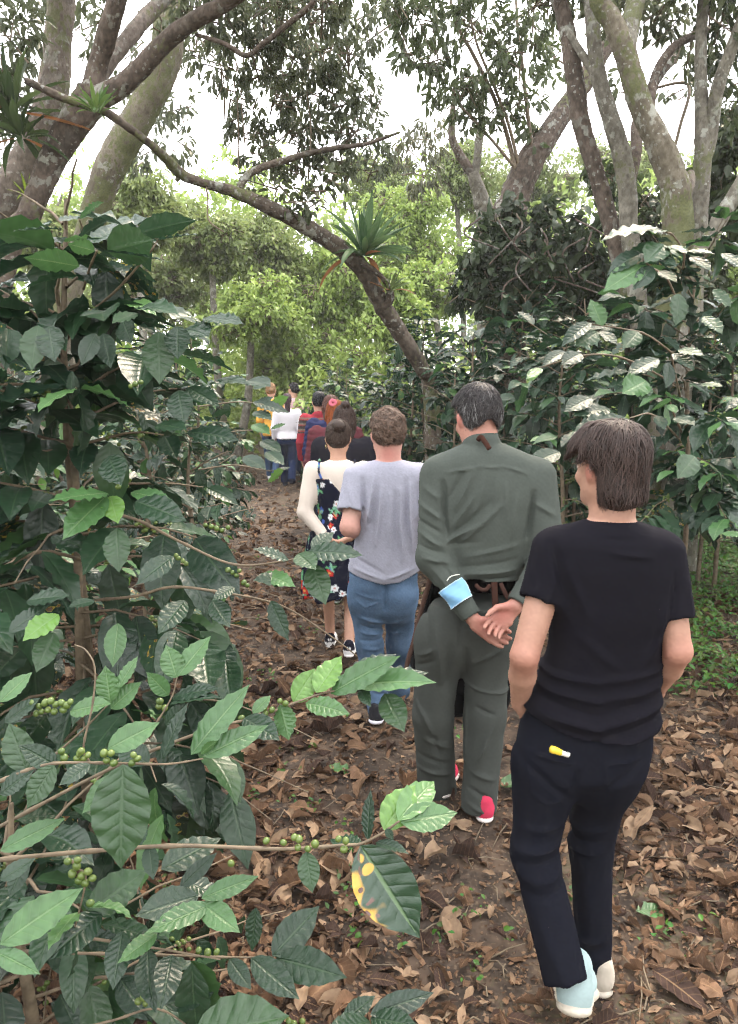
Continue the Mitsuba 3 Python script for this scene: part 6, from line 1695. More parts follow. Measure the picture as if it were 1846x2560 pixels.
    J.clip(lambda X, Y, Z: Z - tz + 0 * X + 0 * Y)
    fl = []
    for a, b, amp, w_ in [((1090, 1560), (1100, 1700), 0.009, 0.014), ((1066, 1500), (1085, 1640), -0.006, 0.012), ((1125, 1600), (1110, 1720), -0.006, 0.014), ((1045, 1640), (1090, 1610), 0.005, 0.010), ((1045, 1670), (1090, 1640), -0.005, 0.010),
                           ((1165, 1712), (1225, 1724), 0.006, 0.006), ((1225, 1724), (1280, 1730), 0.006, 0.006), ((1180, 1650), (1270, 1600), 0.005, 0.012), ((1040, 1760), (1085, 1840), 0.006, 0.014), ((1085, 1840), (1100, 1900), -0.006, 0.012),
                           ((1060, 1850), (1130, 1880), 0.006, 0.014), ((1050, 1900), (1130, 1925), -0.006, 0.012), ((1050, 1940), (1135, 1950), 0.007, 0.012), ((1190, 1760), (1230, 1775), -0.006, 0.008), ((1210, 1830), (1185, 1900), 0.006, 0.012),
                           ((1240, 1780), (1190, 1880), 0.006, 0.014), ((1175, 1910), (1230, 1930), 0.006, 0.012), ((1170, 1950), (1220, 1975), -0.006, 0.012), ((1160, 1985), (1215, 2005), 0.006, 0.010), ((1165, 1740), (1160, 1900), 0.005, 0.010),
                           ((1150, 1500), (1145, 1600), -0.005, 0.006), ((1160, 1610), (1172, 1700), -0.006, 0.012)]:
        fl.append((px(*a, d - 0.08), px(*b, d - 0.08), amp, w_))
    J.folds(fl)
    J.ripple(0.003, 10, 2)
    skinned(k, 'trousers', J, fabric((0.055, 0.060, 0.056), 0.2, 240, 5, 7))
    # apron hanging in front, its brown edge and straps
    A = Field(*bounds([px(1010, 1690, d + 0.1), px(1290, 1450, d + 0.22), px(1100, 1800, d + 0.2)], 0.06), 0.007)
    A.loft(rows_px([(1440, 1076, 1300, d + 0.06, 0.135), (1520, 1052, 1292, d + 0.08, 0.14), (1600, 1034, 1290, d + 0.09, 0.15), (1665, 1026, 1288, d + 0.10, 0.15), (1730, 1060, 1280, d + 0.12, 0.13), (1772, 1090, 1262, d + 0.13, 0.12)]), 0.0, 2.6)
    inner = A.f.copy()
    A.f = np.maximum(A.f, -(inner + 0.016))
    A.clip(lambda X, Y, Z: (d + 0.02) - Y + 0 * X + 0 * Z)
    skinned(k, 'apron', A, fabric((0.012, 0.012, 0.013), 0.3, 200), label='black apron hanging in front of the trousers')
    e = spline(np.array([px(1086, 1420, d - 0.02), px(1070, 1470, d - 0.01), px(1050, 1540, d - 0.005), px(1036, 1600, d), px(1024, 1640, d + 0.005), px(1016, 1672, d + 0.01)]), 6)
    m, cl = tube(e, 0.011, 8), (0.085, 0.050, 0.040)
    put('apron_trim', mikit.ply((m[0] * [1, 1, 1], m[1]), 'cloth', smooth=True, color=np.tile(cl, (len(m[0]), 1))), k, label='brown leather edge of the apron')

    def strap(pts, w_, th, color, name, label=None):
        q = spline(np.array(pts), 5)
        m = tube(q, w_, 10)
        v = m[0]
        n_ = len(q)
        ctr = np.repeat(q, 10, 0)
        dv = v[: n_ * 10] - ctr
        dv[:, 1] *= th
        v = np.vstack([ctr + dv, v[n_ * 10:]])
        put(name, mikit.ply((v, m[1]), 'cloth', smooth=True, color=fabric(color, 0.3, 150)(v)), k, label=label)
    strap([px(1196, 1100, d - 0.085), px(1203, 1092, d - 0.095), px(1211, 1102, d - 0.108), px(1218, 1112, d - 0.115), px(1224, 1122, d - 0.122)], 0.010, 0.35, (0.05, 0.022, 0.016), 'neck_strap', 'brown leather strap at the collar')
    strap([px(1190, 1462, d - 0.150), px(1200, 1472, d - 0.160), px(1215, 1474, d - 0.160), px(1226, 1462, d - 0.155)], 0.008, 0.4, (0.055, 0.028, 0.022), 'waist_strap')
    strap([px(1236, 1456, d - 0.150), px(1238, 1490, d - 0.158), px(1240, 1530, d - 0.160), px(1241, 1560, d - 0.155)], 0.013, 0.3, (0.05, 0.024, 0.018), 'waist_strap')
    strap([px(1252, 1458, d - 0.150), px(1262, 1480, d - 0.158), px(1272, 1496, d - 0.16), px(1280, 1480, d - 0.158)], 0.009, 0.4, (0.06, 0.032, 0.026), 'waist_strap')
    for an, dx, lab in ((an_l, 0.035, 'left shoe red and white'), (an_r, 0.03, 'right shoe red and white, stepping')):
        g = float(ground_z(an[0], an[1]))
        shoe(k, [an[0] + 0.015, an[1] - 0.088, g], [an[0] + dx * 2, an[1] + 0.18, g], 1.05, (0.52, 0.045, 0.095), (0.70, 0.64, 0.62))
    # the face mask round the forearm
    t = thing('face_mask', 'light blue face mask with white edges wrapped round a green-grey sleeve', 'face mask')
    ax = unit(wr_l - el_l)
    o = el_l + (wr_l - el_l) * 0.60
    n0 = unit(np.array([0.0, -1, 0.15]) - ax * (np.array([0.0, -1, 0.15]) @ ax))
    n1 = np.cross(ax, n0)
    U_, A_ = np.meshgrid(np.linspace(-0.042, 0.042, 17), np.linspace(-1.0, 1.0, 25), indexing='ij')
    rad = 0.064 - 0.11 * (U_ + 0.02) * 0.35 + 0.0035 * np.abs(((U_ / 0.02) % 1) - 0.5) + 0.004 * np.sin(A_ * 4 + U_ * 60)
    P = o + U_[..., None] * ax + rad[..., None] * (np.cos(A_)[..., None] * n0 + np.sin(A_)[..., None] * n1)
    P2 = o + U_[..., None] * ax + (rad - 0.003)[..., None] * (np.cos(A_)[..., None] * n0 + np.sin(A_)[..., None] * n1)
    nu_, nv_ = U_.shape
    i = (np.arange(nu_ - 1)[:, None] * nv_ + np.arange(nv_ - 1)[None]).ravel()
    q = np.stack([i, i + 1, i + nv_ + 1, i + nv_], 1)
    v = np.vstack([P.reshape(-1, 3), P2.reshape(-1, 3)])
    edge = (np.abs(U_) > 0.038) | (np.abs(A_) > 0.95)
    col = np.where(edge.reshape(-1, 1), (0.56, 0.68, 0.76), (0.20, 0.42, 0.66)) * (1 + 0.15 * (meshkit.fbm(P.reshape(-1, 3) * 40, 2)[:, None] - 0.5))
    put('panel', mikit.ply((v, np.vstack([q, q[:, ::-1] + nu_ * nv_])), 'mask_cloth', smooth=True, color=np.vstack([col, col])), t)
    lp = [px(1118, 1452, d - 0.20), px(1126, 1442, d - 0.19), px(1138, 1438, d - 0.18), px(1150, 1436, d - 0.17)]
    m = tube(spline(np.array(lp), 5), 0.002, 6)
    put('ear_loop', mikit.ply(m, 'white_plastic', smooth=True), t)


scene['mask_cloth'] = {'type': 'twosided', 'bsdf': {'type': 'principled', 'base_color': VC, 'roughness': 0.7}}
man_green()


# ---- the man in the grey T-shirt
def man_grey():
    k = thing('person', 'man with short brown curly hair in a lavender grey T-shirt and blue jeans', 'person')
    d = 4.0
    neck = px(972, 1148, d)
    sh_l, el_l, wr_l = px(896, 1195, d), px(874, 1318, d - 0.10), px(918, 1345, d + 0.18)
    sh_r, el_r, wr_r = px(1052, 1195, d), px(1078, 1320, d - 0.06), px(1030, 1350, d + 0.18)
    hip_l, kn_l, an_l = px(914, 1480, d), px(924, 1610, d + 0.0), px(950, 1782, d - 0.05)
    hip_r, kn_r, an_r = px(1000, 1480, d), px(1000, 1610, d + 0.12), px(998, 1742, d + 0.34)
    c, s = px(969, 1083, d + 0.02), 1.02
    R = rot(math.radians(12), 0.10)
    torso = rows_px([(1148, 948, 1000, d, 0.055), (1156, 920, 1028, d, 0.075), (1168, 898, 1052, d, 0.092), (1185, 884, 1068, d, 0.105), (1230, 884, 1066, d, 0.120), (1290, 892, 1058, d, 0.125), (1360, 886, 1052, d, 0.128), (1430, 870, 1050, d, 0.140),
                     (1470, 872, 1044, d, 0.134), (1510, 884, 1026, d, 0.110), (1545, 912, 1000, d, 0.06)])
    B = Field(*bounds([c + [0, 0, 0.15], sh_l, sh_r, el_l, el_r, an_l - [0, 0, 0.08], an_r, wr_l, wr_r], 0.16), 0.0075)
    B.loft([t_ for t_ in torso if t_[0] > px(960, 1400, d)[2]], grow=-0.022)
    head_prims(B, c, R, s, neck + [0, 0, -0.03], 0.060)
    for a, e_, w_, q in ((sh_l, el_l, wr_l, 1), (sh_r, el_r, wr_r, -1)):
        B.chain([a, e_], [0.052, 0.048], 0.03)
        B.chain([e_, w_], [0.048, 0.030], 0.02)
        hand_prims(B, w_, [0.5 * q, 0.9, 0], [0, 0, -1], [0.3 * q, 0, 1], (0.5, 0.5, 0.5, 0.5))
    for h_, kn, an in ((hip_l, kn_l, an_l), (hip_r, kn_r, an_r)):
        B.chain([h_ - [0, 0, 0.06], kn, an], [0.055, 0.045, 0.034], 0.03)
    skinned(k, 'body', B, face_paint(skin_tone((0.48, 0.275, 0.22), [(el_l, 0.05), (c + R @ [-0.08, 0, -0.01], 0.03), (neck + [0, -0.06, 0.03], 0.06)]), c, R, s), 'skin')
    H = Field(*bounds([c], 0.18), 0.006)
    for p, r_, kk in (((0, -0.012, 0.036), (0.085, 0.105, 0.094), 0.02), ((0, -0.055, -0.015), (0.074, 0.055, 0.056), 0.03), ((0, 0.05, 0.06), (0.068, 0.055, 0.045), 0.03)):
        H.ellip(c + R @ np.array(p) * s, np.array(r_) * s, kk, R)
    hair_cut(H, c, R, s, lambda x, y, z: np.minimum(np.maximum((y - 0.002) * 0.9, -0.058 - z + 0 * x), (0.05 - z) * 0.9 + 0 * x))
    hair_cut(H, c, R, s, lambda x, y, z: -0.058 - z + 0 * y + 0 * x)
    H.ripple(0.010, 38, 5)
    br = np.array([0.070, 0.044, 0.032])
    skinned(k, 'hair', H, fabric(br, 0.6, 90), 'hair')
    r = np.random.default_rng(8)
    seeds = on_head(r, 2400, c, R, s, (0.085, 0.105, 0.12), lambda l: (l[:, 2] > -0.05) & ((l[:, 1] < 0.0) | (l[:, 2] > 0.06)))
    strands(k, H, seeds, lambda p: np.stack([np.sin(p[:, 2] * 160 + p[:, 0] * 90), np.cos(p[:, 0] * 150) * 0.4, -0.7 + 0 * p[:, 0]], -1), 0.045, 0.008, 0.0014, lambda p, r: np.outer(r.uniform(0.6, 2.6, len(p)), br * 0.95), 0.006, 6, 0.6)
    hem = hem_line([(868, 1436), (900, 1446), (957, 1461), (1000, 1456), (1045, 1438)], d - 0.12)
    T_ = Field(*bounds([sh_l, sh_r, hip_l, hip_r, el_l, el_r, neck], 0.16), 0.007)
    T_.loft(torso, power=2.3)
    T_.cone(sh_l, el_l, 0.077, 0.084, 0.05, cut=0.70, hollow=0.012)
    T_.cone(sh_r, el_r, 0.077, 0.080, 0.05, cut=0.70, hollow=0.012)
    T_.ellip(neck + [0, 0.02, 0.045], (0.070, 0.072, 0.05), 0.008, sub=True)
    fl = []
    for a, b, amp, w_ in [((905, 1200), (912, 1290), -0.010, 0.014), ((935, 1190), (915, 1320), 0.010, 0.012), ((955, 1215), (940, 1360), 0.010, 0.012), ((975, 1230), (975, 1400), 0.009, 0.012), ((1000, 1220), (1005, 1400), 0.010, 0.012),
                           ((945, 1220), (925, 1380), -0.004, 0.012), ((988, 1230), (992, 1400), -0.004, 0.012), ((1025, 1210), (1030, 1380), 0.010, 0.012), ((1015, 1200), (1018, 1330), -0.005, 0.012), ((1045, 1210), (1050, 1290), -0.008, 0.012),
                           ((885, 1420), (960, 1445), 0.005, 0.010), ((960, 1445), (1040, 1420), 0.005, 0.010), ((880, 1390), (960, 1430), -0.004, 0.012), ((862, 1262), (900, 1280), -0.003, 0.004), ((870, 1220), (880, 1260), 0.005, 0.012)]:
        fl.append((px(*a, d - 0.1), px(*b, d - 0.1), amp, w_))
    T_.folds(fl)
    T_.ripple(0.003, 9, 8)
    T_.clip(lambda X, Y, Z: hem(X) - Z + 0 * Y, 0.013)
    skinned(k, 't_shirt', T_, fabric((0.285, 0.285, 0.345), 0.16, 260, 5, 4, 0.25))
    J = Field(*bounds([hip_l, hip_r, kn_l, kn_r, an_l, an_r], 0.16), 0.007)
    J.loft([q for q in torso if q[0] < px(960, 1400, d)[2]], power=2.4, grow=-0.010)
    for h_, kn, an in ((hip_l, kn_l, an_l), (hip_r, kn_r, an_r)):
        J.chain([h_, kn], [0.090, 0.074], 0.025)
        J.cone(kn, an - [0, 0, 0.02], 0.074, 0.062, 0.02, cut=0.97, hollow=0.01)
    J.ellip(px(920, 1500, d - 0.04), (0.092, 0.085, 0.11), 0.07)
    J.ellip(px(995, 1500, d - 0.04), (0.092, 0.085, 0.11), 0.07)
    tz = px(960, 1420, d)[2]
    J.clip(lambda X, Y, Z: Z - tz + 0 * X + 0 * Y)
    fl = []
    for a, b, amp, w_ in [((888, 1478), (950, 1492), 0.004, 0.005), ((892, 1495), (915, 1512), 0.004, 0.005), ((915, 1512), (945, 1500), 0.004, 0.005), ((965, 1450), (965, 1520), -0.007, 0.008), ((900, 1540), (965, 1560), 0.007, 0.012),
                           ((900, 1560), (962, 1580), -0.006, 0.010), ((902, 1580), (962, 1590), 0.007, 0.010), ((904, 1602), (965, 1606), -0.006, 0.010), ((906, 1622), (965, 1626), 0.006, 0.010), ((975, 1560), (1008, 1550), 0.006, 0.012),
                           ((975, 1600), (1005, 1590), 0.006, 0.012), ((930, 1700), (975, 1712), 0.006, 0.010), ((935, 1730), (978, 1740), -0.006, 0.010), ((938, 1755), (980, 1768), 0.006, 0.010)]:
        fl.append((px(*a, d - 0.08), px(*b, d - 0.08), amp, w_))
    J.folds(fl)
    J.ripple(0.003, 10, 2)
    bl = np.array([0.072, 0.115, 0.185])

    def denim(v):
        w_ = meshkit.fbm(v * [5, 5, 9], 3, 6)[:, None]
        c_ = bl * (0.55 + 1.1 * np.clip(w_ * 1.6 - 0.35, 0, 1))
        return c_ * (1 + 0.35 * (meshkit.noise(v * [380, 380, 120], 4)[:, None] - 0.5))
    skinned(k, 'jeans', J, denim)
    for an, lift in ((an_l, 0), (an_r, 0)):
        g = float(ground_z(an[0], an[1]))
        shoe(k, [an[0] - 0.03, an[1] - 0.07, g + 0.004], [an[0] + 0.05, an[1] + 0.21, g + 0.004], 1.12, (0.03, 0.03, 0.035), (0.72, 0.70, 0.76))


man_grey()


# ---- the others, from one build of given height
def walker(label, foot, d, top, yaw=0.0, width=1.0, female=True, gait=0.25, jacket=0.012, head_yaw=0.0, h=0.010, arms=('down', 'down'), bend=0.0, skin=(0.47, 0.27, 0.20)):
    """Joints of a person standing at foot (pixel x, distance d) whose crown shows at pixel row top. Returns a dict of joints and sizes."""
    p0 = W(foot, 1200, d)
    x, g = p0[0], float(ground_z(p0[0], d))
    H = W(foot, top, d)[2] - g
    Rb = rot(yaw)
    J = lambda a, b, z: np.array([x, d, g]) + Rb @ np.array([a, b, z]) * H   # noqa: E731
    q = {'H': H, 'J': J, 'Rb': Rb, 'x': x, 'd': d, 'g': g, 'h': h, 'label': label, 'skin': skin, 'width': width, 'jacket': jacket, 'female': female}
    q['key'] = thing('person', label, 'person')
    q['head'] = J(0, 0.012 + bend, 0.932)
    q['R'] = rot(yaw + head_yaw, 0.08)
    q['s'] = 0.245 * H / 1.75 / 0.235
    q['neck'] = J(0, bend * 0.6, 0.838)
    w_ = 0.108 * width
    q['sh'] = [J(-w_, 0, 0.800), J(w_, 0, 0.800)]
    q['el'], q['wr'], q['hand'] = [], [], []
    for i, sg in ((0, -1), (1, 1)):
        if arms[i] == 'down':
            e_, r_, f_ = J(sg * (w_ + 0.030), -0.012, 0.632), J(sg * (w_ + 0.028), 0.045, 0.495), J(sg * (w_ + 0.02), 0.07, 0.40)
        elif arms[i] == 'front':
            e_, r_, f_ = J(sg * (w_ + 0.020), -0.020, 0.632), J(sg * (w_ - 0.03), 0.105, 0.60), J(sg * 0.02, 0.15, 0.60)
        else:
            e_, r_, f_ = J(sg * (w_ + 0.030), -0.045, 0.632), J(sg * 0.052, -0.092, 0.535), J(-sg * 0.02, -0.105, 0.50)
        q['el'].append(e_)
        q['wr'].append(r_)
        q['hand'].append(f_)
    q['hip'] = [J(-0.052, 0, 0.515), J(0.052, 0, 0.515)]
    q['kn'] = [J(-0.050, 0.02 + gait * 0.10, 0.285), J(0.050, 0.03 - gait * 0.06, 0.285)]
    q['an'] = [J(-0.045, gait * 0.22, 0.050), J(0.045, -gait * 0.24, 0.050 + gait * 0.06)]
    f = 1.0 if female else 0.0
    q['torso'] = [(J(0, 0, z)[2], J(0, b, z)[0], J(0, b, z)[1], a * H, t_ * H) for z, a, t_, b in
                  ((0.842, 0.032, 0.034, 0), (0.830, 0.062 * width, 0.045, 0), (0.815, 0.096 * width, 0.054, 0), (0.790, 0.112 * width, 0.062, 0), (0.735, 0.102 * width, 0.070, 0.004), (0.660, 0.088 * width, 0.066, 0.004),
                   (0.615, (0.084 - 0.008 * f) * width, 0.062, 0.004), (0.550, (0.096 + 0.006 * f) * width, 0.070, 0), (0.500, (0.099 + 0.008 * f) * width, 0.072, -0.004), (0.465, 0.094 * width, 0.068, 0))]
    return q


def field_of(q, pts, m, h=None):
    return Field(*bounds(pts, m), h or q['h'])


def body(q):
    B = field_of(q, [q['head'] + [0, 0, 0.12], *q['sh'], *q['el'], *q['hand'], *q['an'], *q['kn']], 0.12)
    H = q['H']
    B.loft(q['torso'], grow=-0.012)
    head_prims(B, q['head'], q['R'], q['s'], q['neck'] + [0, 0, -0.02], 0.050 if q['female'] else 0.058)
    for i in (0, 1):
        B.chain([q['sh'][i], q['el'][i], q['wr'][i]], [0.024 * H, 0.021 * H, 0.015 * H], 0.02)
        hand_prims(B, q['wr'][i], q['hand'][i] - q['wr'][i], [-1 if i else 1, 0.2, 0], [0, 1, 0.2], (0.3, 0.35, 0.4, 0.45), 0.95)
        B.chain([q['hip'][i], q['kn'][i], q['an'][i]], [0.046 * H, 0.028 * H, 0.020 * H], 0.03)
    skinned(q['key'], 'body', B, face_paint(skin_tone(q['skin']), q['head'], q['R'], q['s']), 'skin')


def top(q, name, color, loose=0.012, hem=0.50, sleeve=0.95, quilt=0, label=None, hood=False):
    H = q['H']
    T_ = field_of(q, [q['neck'], *q['sh'], *q['el'], *q['wr'], *q['hip']], 0.12 + loose)
    T_.loft(q['torso'], grow=loose, power=2.3)
    for i in (0, 1):
        T_.chain([q['sh'][i], q['el'][i]], [0.034 * H + loose, 0.027 * H + loose], 0.04)
        T_.cone(q['el'][i], q['wr'][i], 0.027 * H + loose, 0.020 * H + loose, 0.02, cut=sleeve, hollow=0.0)
    hz = q['g'] + hem * H
    hip = q['J'](0, 0, hem)
    w_ = 0.125 * H * q['width'] + loose

    T_.clip(lambda X, Y, Z: np.where((np.abs(X - hip[0]) < w_) & (np.abs(Y - hip[1]) < 0.09 * H + loose), hz - Z, -1.0), 0.0)
    if hood:
        T_.ellip(q['neck'] + q['Rb'] @ np.array([0, -0.05, 0.0]), (0.085, 0.06, 0.045), 0.03)
    T_.ellip(q['neck'] + [0, 0.01, 0.05], (0.060, 0.062, 0.045), 0.01, sub=True)
    if quilt:
        i, p = T_.near()
        ph = p[:, 2] / quilt + 0.15 * np.sin(p[:, 0] * 20)
        T_.f[i] -= (0.011 * (np.abs(np.sin(np.pi * ph)) ** 0.6 - 0.6)).astype(np.float32)
    T_.ripple(0.004, 9, int(q['d'] * 10))
    skinned(q['key'], name, T_, color, label=label)


def bottoms(q, color, flare=0.0, name='jeans'):
    H = q['H']
    J_ = field_of(q, [*q['hip'], *q['kn'], *q['an']], 0.15)
    J_.loft([t_ for t_ in q['torso'] if t_[0] < q['g'] + 0.60 * H], grow=0.002)
    for i in (0, 1):
        J_.chain([q['hip'][i], q['kn'][i]], [0.058 * H, 0.040 * H], 0.03)
        J_.cone(q['kn'][i], q['an'][i], 0.040 * H, 0.034 * H + flare, 0.02, cut=1.0)
    z1 = q['g'] + 0.575 * H
    J_.clip(lambda X, Y, Z: Z - z1 + 0 * X + 0 * Y)
    J_.ripple(0.005, 12, 4)
    skinned(q['key'], name, J_, color)


def feet(q, upper, sole, **kw):
    for i in (0, 1):
        an = q['an'][i]
        g = q['g'] if i == 0 else q['g'] + max(0, an[2] - q['g'] - 0.05 * q['H'])
        f = q['Rb'] @ np.array([0.0, 1, 0])
        shoe(q['key'], [*(an - f * 0.06)[:2], g + 0.004 + (0.5 * (an[2] - q['g'] - 0.05 * q['H']) if i else 0)], [*(an + f * 0.17)[:2], g + 0.004], 0.98, upper, sole, h=0.008, **kw)


def hair_of(q, color, style, n=1200, var=(0.6, 2.0), h=0.007):
    c, R, s, k = q['head'], q['R'], q['s'], q['key']
    H = Field(*bounds([c, c + R @ np.array([0, -0.12, -0.32 if style in ('long', 'pony', 'half') else 0])], 0.20), h)
    E = lambda p, r_, kk=0.02: H.ellip(c + R @ np.array(p) * s, np.array(r_) * s, kk, R)   # noqa: E731
    E((0, -0.012, 0.034), (0.083, 0.104, 0.090))
    E((0, -0.045, -0.020), (0.072, 0.060, 0.060), 0.03)
    if style == 'short':
        hair_cut(H, c, R, s, lambda x, y, z: -0.058 - z + 0 * y + 0 * x)
    if style == 'bun':
        E((0.012, -0.112, 0.075), (0.042, 0.040, 0.042), 0.004)
    if style == 'low_bun':
        E((0.02, -0.112, -0.010), (0.036, 0.032, 0.034), 0.006)
    if style == 'pony':
        for z, y, r_ in ((0.03, -0.10, 0.035), (-0.02, -0.122, 0.038), (-0.09, -0.118, 0.042), (-0.16, -0.105, 0.040), (-0.22, -0.100, 0.030)):
            E((0.012 + 0.12 * -min(z, 0) * 0.4, y, z), (r_ * 1.05, r_ * 0.75, r_ * 1.3), 0.03)
    if style in ('long', 'half'):
        for z, y, r_ in ((-0.04, -0.065, 0.080), (-0.12, -0.072, 0.082), (-0.20, -0.075, 0.072)):
            E((0, y, z), (r_, 0.045, 0.07), 0.03)
        for sg in (-1, 1):
            E((sg * 0.07, -0.02, -0.05), (0.026, 0.05, 0.085), 0.03)
    if style == 'half':
        E((0.01, -0.075, 0.115), (0.038, 0.042, 0.036), 0.012)
    hair_cut(H, c, R, s, lambda x, y, z: np.minimum((y - 0.0) * 0.9, (0.056 - z) * 0.9 + 0 * x))
    H.ripple(0.004, 30, 4, (1, 1, 0.4))
    color = np.asarray(color)
    skinned(k, 'hair', H, fabric(color, 0.5, 80), 'hair')
    r = np.random.default_rng(int(q['d'] * 100))
    seeds = on_head(r, n, c, R, s, (0.084, 0.104, 0.125), lambda l: (l[:, 2] > -0.05) & ((l[:, 1] < 0.0) | (l[:, 2] > 0.07)))
    knot = c + R @ np.array([0.012, -0.115, 0.075 if style == 'bun' else 0.02]) * s
    if style in ('bun', 'low_bun', 'pony'):
        dirn = lambda p: unit(knot - p)   # noqa: E731
    else:
        dirn = lambda p: np.tile([0.0, 0.0, -1.0], (len(p), 1))   # noqa: E731
    strands(k, H, seeds, dirn, 0.07, 0.014, 0.0013, lambda p, r: np.outer(r.uniform(*var, len(p)), color), 0.003, 5, 0.25)
    if style in ('pony', 'long', 'half'):
        pts = c + (np.stack([r.uniform(-0.06, 0.06, n), -0.13 + 0 * r.uniform(0, 1, n), r.uniform(-0.16, 0.02, n)], -1) * s) @ R.T
        strands(k, H, pts, lambda p: np.tile([0.0, 0.0, -1.0], (len(p), 1)), 0.09, 0.015, 0.0014, lambda p, r: np.outer(r.uniform(*var, len(p)), color), 0.004, 9, 0.2)


# the woman in the flowered dress
q = walker('woman with tied up hair in a cream top under a dark flowered dress', 846, 5.05, 1052, 0.0, 0.97, True, 0.55, arms=('back', 'back'), h=0.0075, skin=(0.46, 0.255, 0.18))
body(q)
top(q, 'long_sleeved_top', fabric((0.56, 0.49, 0.43), 0.08, 200), 0.006, 0.56, 0.97)
D = field_of(q, [*q['hip'], *q['kn'], q['J'](0, 0, 0.78)], 0.26)
J_, H_ = q['J'], q['H']
D.loft([t_ for t_ in q['torso'] if t_[0] > q['g'] + 0.54 * H_][2:], grow=0.013, power=2.3)
D.loft([(J_(0, 0, z)[2], J_(0, b, z)[0] - 0.006, J_(0, b, z)[1], a * H_, t_ * H_) for z, a, t_, b in ((0.64, 0.083, 0.071, 0), (0.60, 0.088, 0.076, 0), (0.52, 0.122, 0.105, 0), (0.42, 0.140, 0.125, 0.01), (0.34, 0.148, 0.140, 0.01), (0.275, 0.150, 0.150, 0.01))], 0.02, 2.0)
i, p = D.near()
ang = np.arctan2(p[:, 1] - q['d'], p[:, 0] - q['x'])
D.f[i] -= (0.014 * np.sin(ang * 9 + 2 * np.sin(ang * 2)) * np.clip((q['g'] + 0.55 * H_ - p[:, 2]) / 0.3, 0, 1)).astype(np.float32)
hem = lambda X: q['g'] + H_ * (0.285 + 0.05 * np.clip((X - q['x']) / 0.2, -1, 1))   # noqa: E731
D.clip(lambda X, Y, Z: hem(X) - Z + 0 * Y, 0.012)
nz = lambda X: np.where(X < q['x'] - 0.055, 0.77, 0.77 - 0.75 * np.clip(X - q['x'] + 0.055, 0, 0.17)) * H_ + q['g']   # noqa: E731
D.clip(lambda X, Y, Z: Z - nz(X) + 0 * Y)


def flowers(v):
    c = np.tile([0.010, 0.011, 0.022], (len(v), 1))
    uv = np.stack([np.arctan2(v[:, 1] - q['d'], v[:, 0] - q['x']) * 0.17, v[:, 2]], -1)
    r = np.random.default_rng(12)
    for _ in range(230):
        o = np.array([r.uniform(-0.54, 0.54), r.uniform(q['g'] + 0.4, q['g'] + 1.3)])
        kind, sz, a0 = r.uniform(), r.uniform(0.016, 0.030), r.uniform(0, 6)
        dd = uv - o
        a, l = np.arctan2(dd[:, 1], dd[:, 0]) + a0, np.hypot(dd[:, 0], dd[:, 1])
        if kind < 0.34:
            m = l < sz * (0.65 + 0.35 * np.abs(np.cos(a * 2.5)))
            c[m] = (0.42, 0.035, 0.03)
            c[l < sz * 0.28] = (0.55, 0.30, 0.08)
        elif kind < 0.56:
            m = l < sz * (0.6 + 0.4 * np.abs(np.cos(a * 3)))
            c[m] = (0.62, 0.64, 0.66)
            c[l < sz * 0.25] = (0.5, 0.16, 0.12)
        elif kind < 0.86:
            for j in range(4):
                b = a0 + j * 1.3
                e = dd - np.array([math.cos(b), math.sin(b)]) * sz * 0.8
                m = (np.abs(e @ [math.cos(b), math.sin(b)]) / (sz * 0.9)) ** 2 + (np.abs(e @ [-math.sin(b), math.cos(b)]) / (sz * 0.32)) ** 2 < 1
                c[m] = (0.10, 0.28, 0.13) if j % 2 else (0.19, 0.36, 0.28)
        else:
            m = l < sz * (0.5 + 0.5 * np.abs(np.cos(a * 4)))
            c[m] = (0.06, 0.11, 0.36)
    return c


skinned(q['key'], 'dress', D, flowers, label='black dress printed with red, white and green flowers')
for sg, a, b in ((-1, -0.062, -0.075), (1, 0.085, 0.068)):
    pts = [J_(a, -0.069, 0.765), J_(b, -0.066, 0.80), J_(b, -0.050, 0.832), J_(b, -0.01, 0.843)]
    m = tube(spline(np.array(pts), 6), 0.007, 8)
    put('strap', mikit.ply(m, 'cloth', smooth=True, color=flowers(m[0] + [0, 0, -0.3])), q['key'])
hair_of(q, (0.040, 0.026, 0.021), 'bun', 1500)
m = tube(spline(np.array([q['head'] + q['R'] @ np.array([-0.083, 0.0, -0.048 - 0.014 * (1 - math.cos(a))]) * q['s'] + np.array([0, 0.012 * math.sin(a), 0]) for a in np.linspace(0, 6.28, 9)]), 3), 0.0018, 6)
put('earring', mikit.ply(m, 'gold', smooth=True), q['key'])
scene['gold'] = {'type': 'roughconductor', 'material': 'Au', 'alpha': 0.2}
feet(q, (0.70, 0.68, 0.68), (0.72, 0.70, 0.70), patch=(0.012, 0.012, 0.02))

# the women and the boy in front of her
q = walker('woman with half tied dark hair in a plain black jacket', 862, 6.3, 1014, 0.0, 1.0, True, 0.3, arms=('front', 'front'))
body(q)
top(q, 'jacket', fabric((0.014, 0.013, 0.018), 0.3, 150), 0.034, 0.47, 0.95, label='plain black jacket')
bottoms(q, fabric((0.014, 0.015, 0.022), 0.3))
feet(q, (0.05, 0.05, 0.05), (0.3, 0.3, 0.3))
hair_of(q, (0.034, 0.020, 0.016), 'half', 1300)

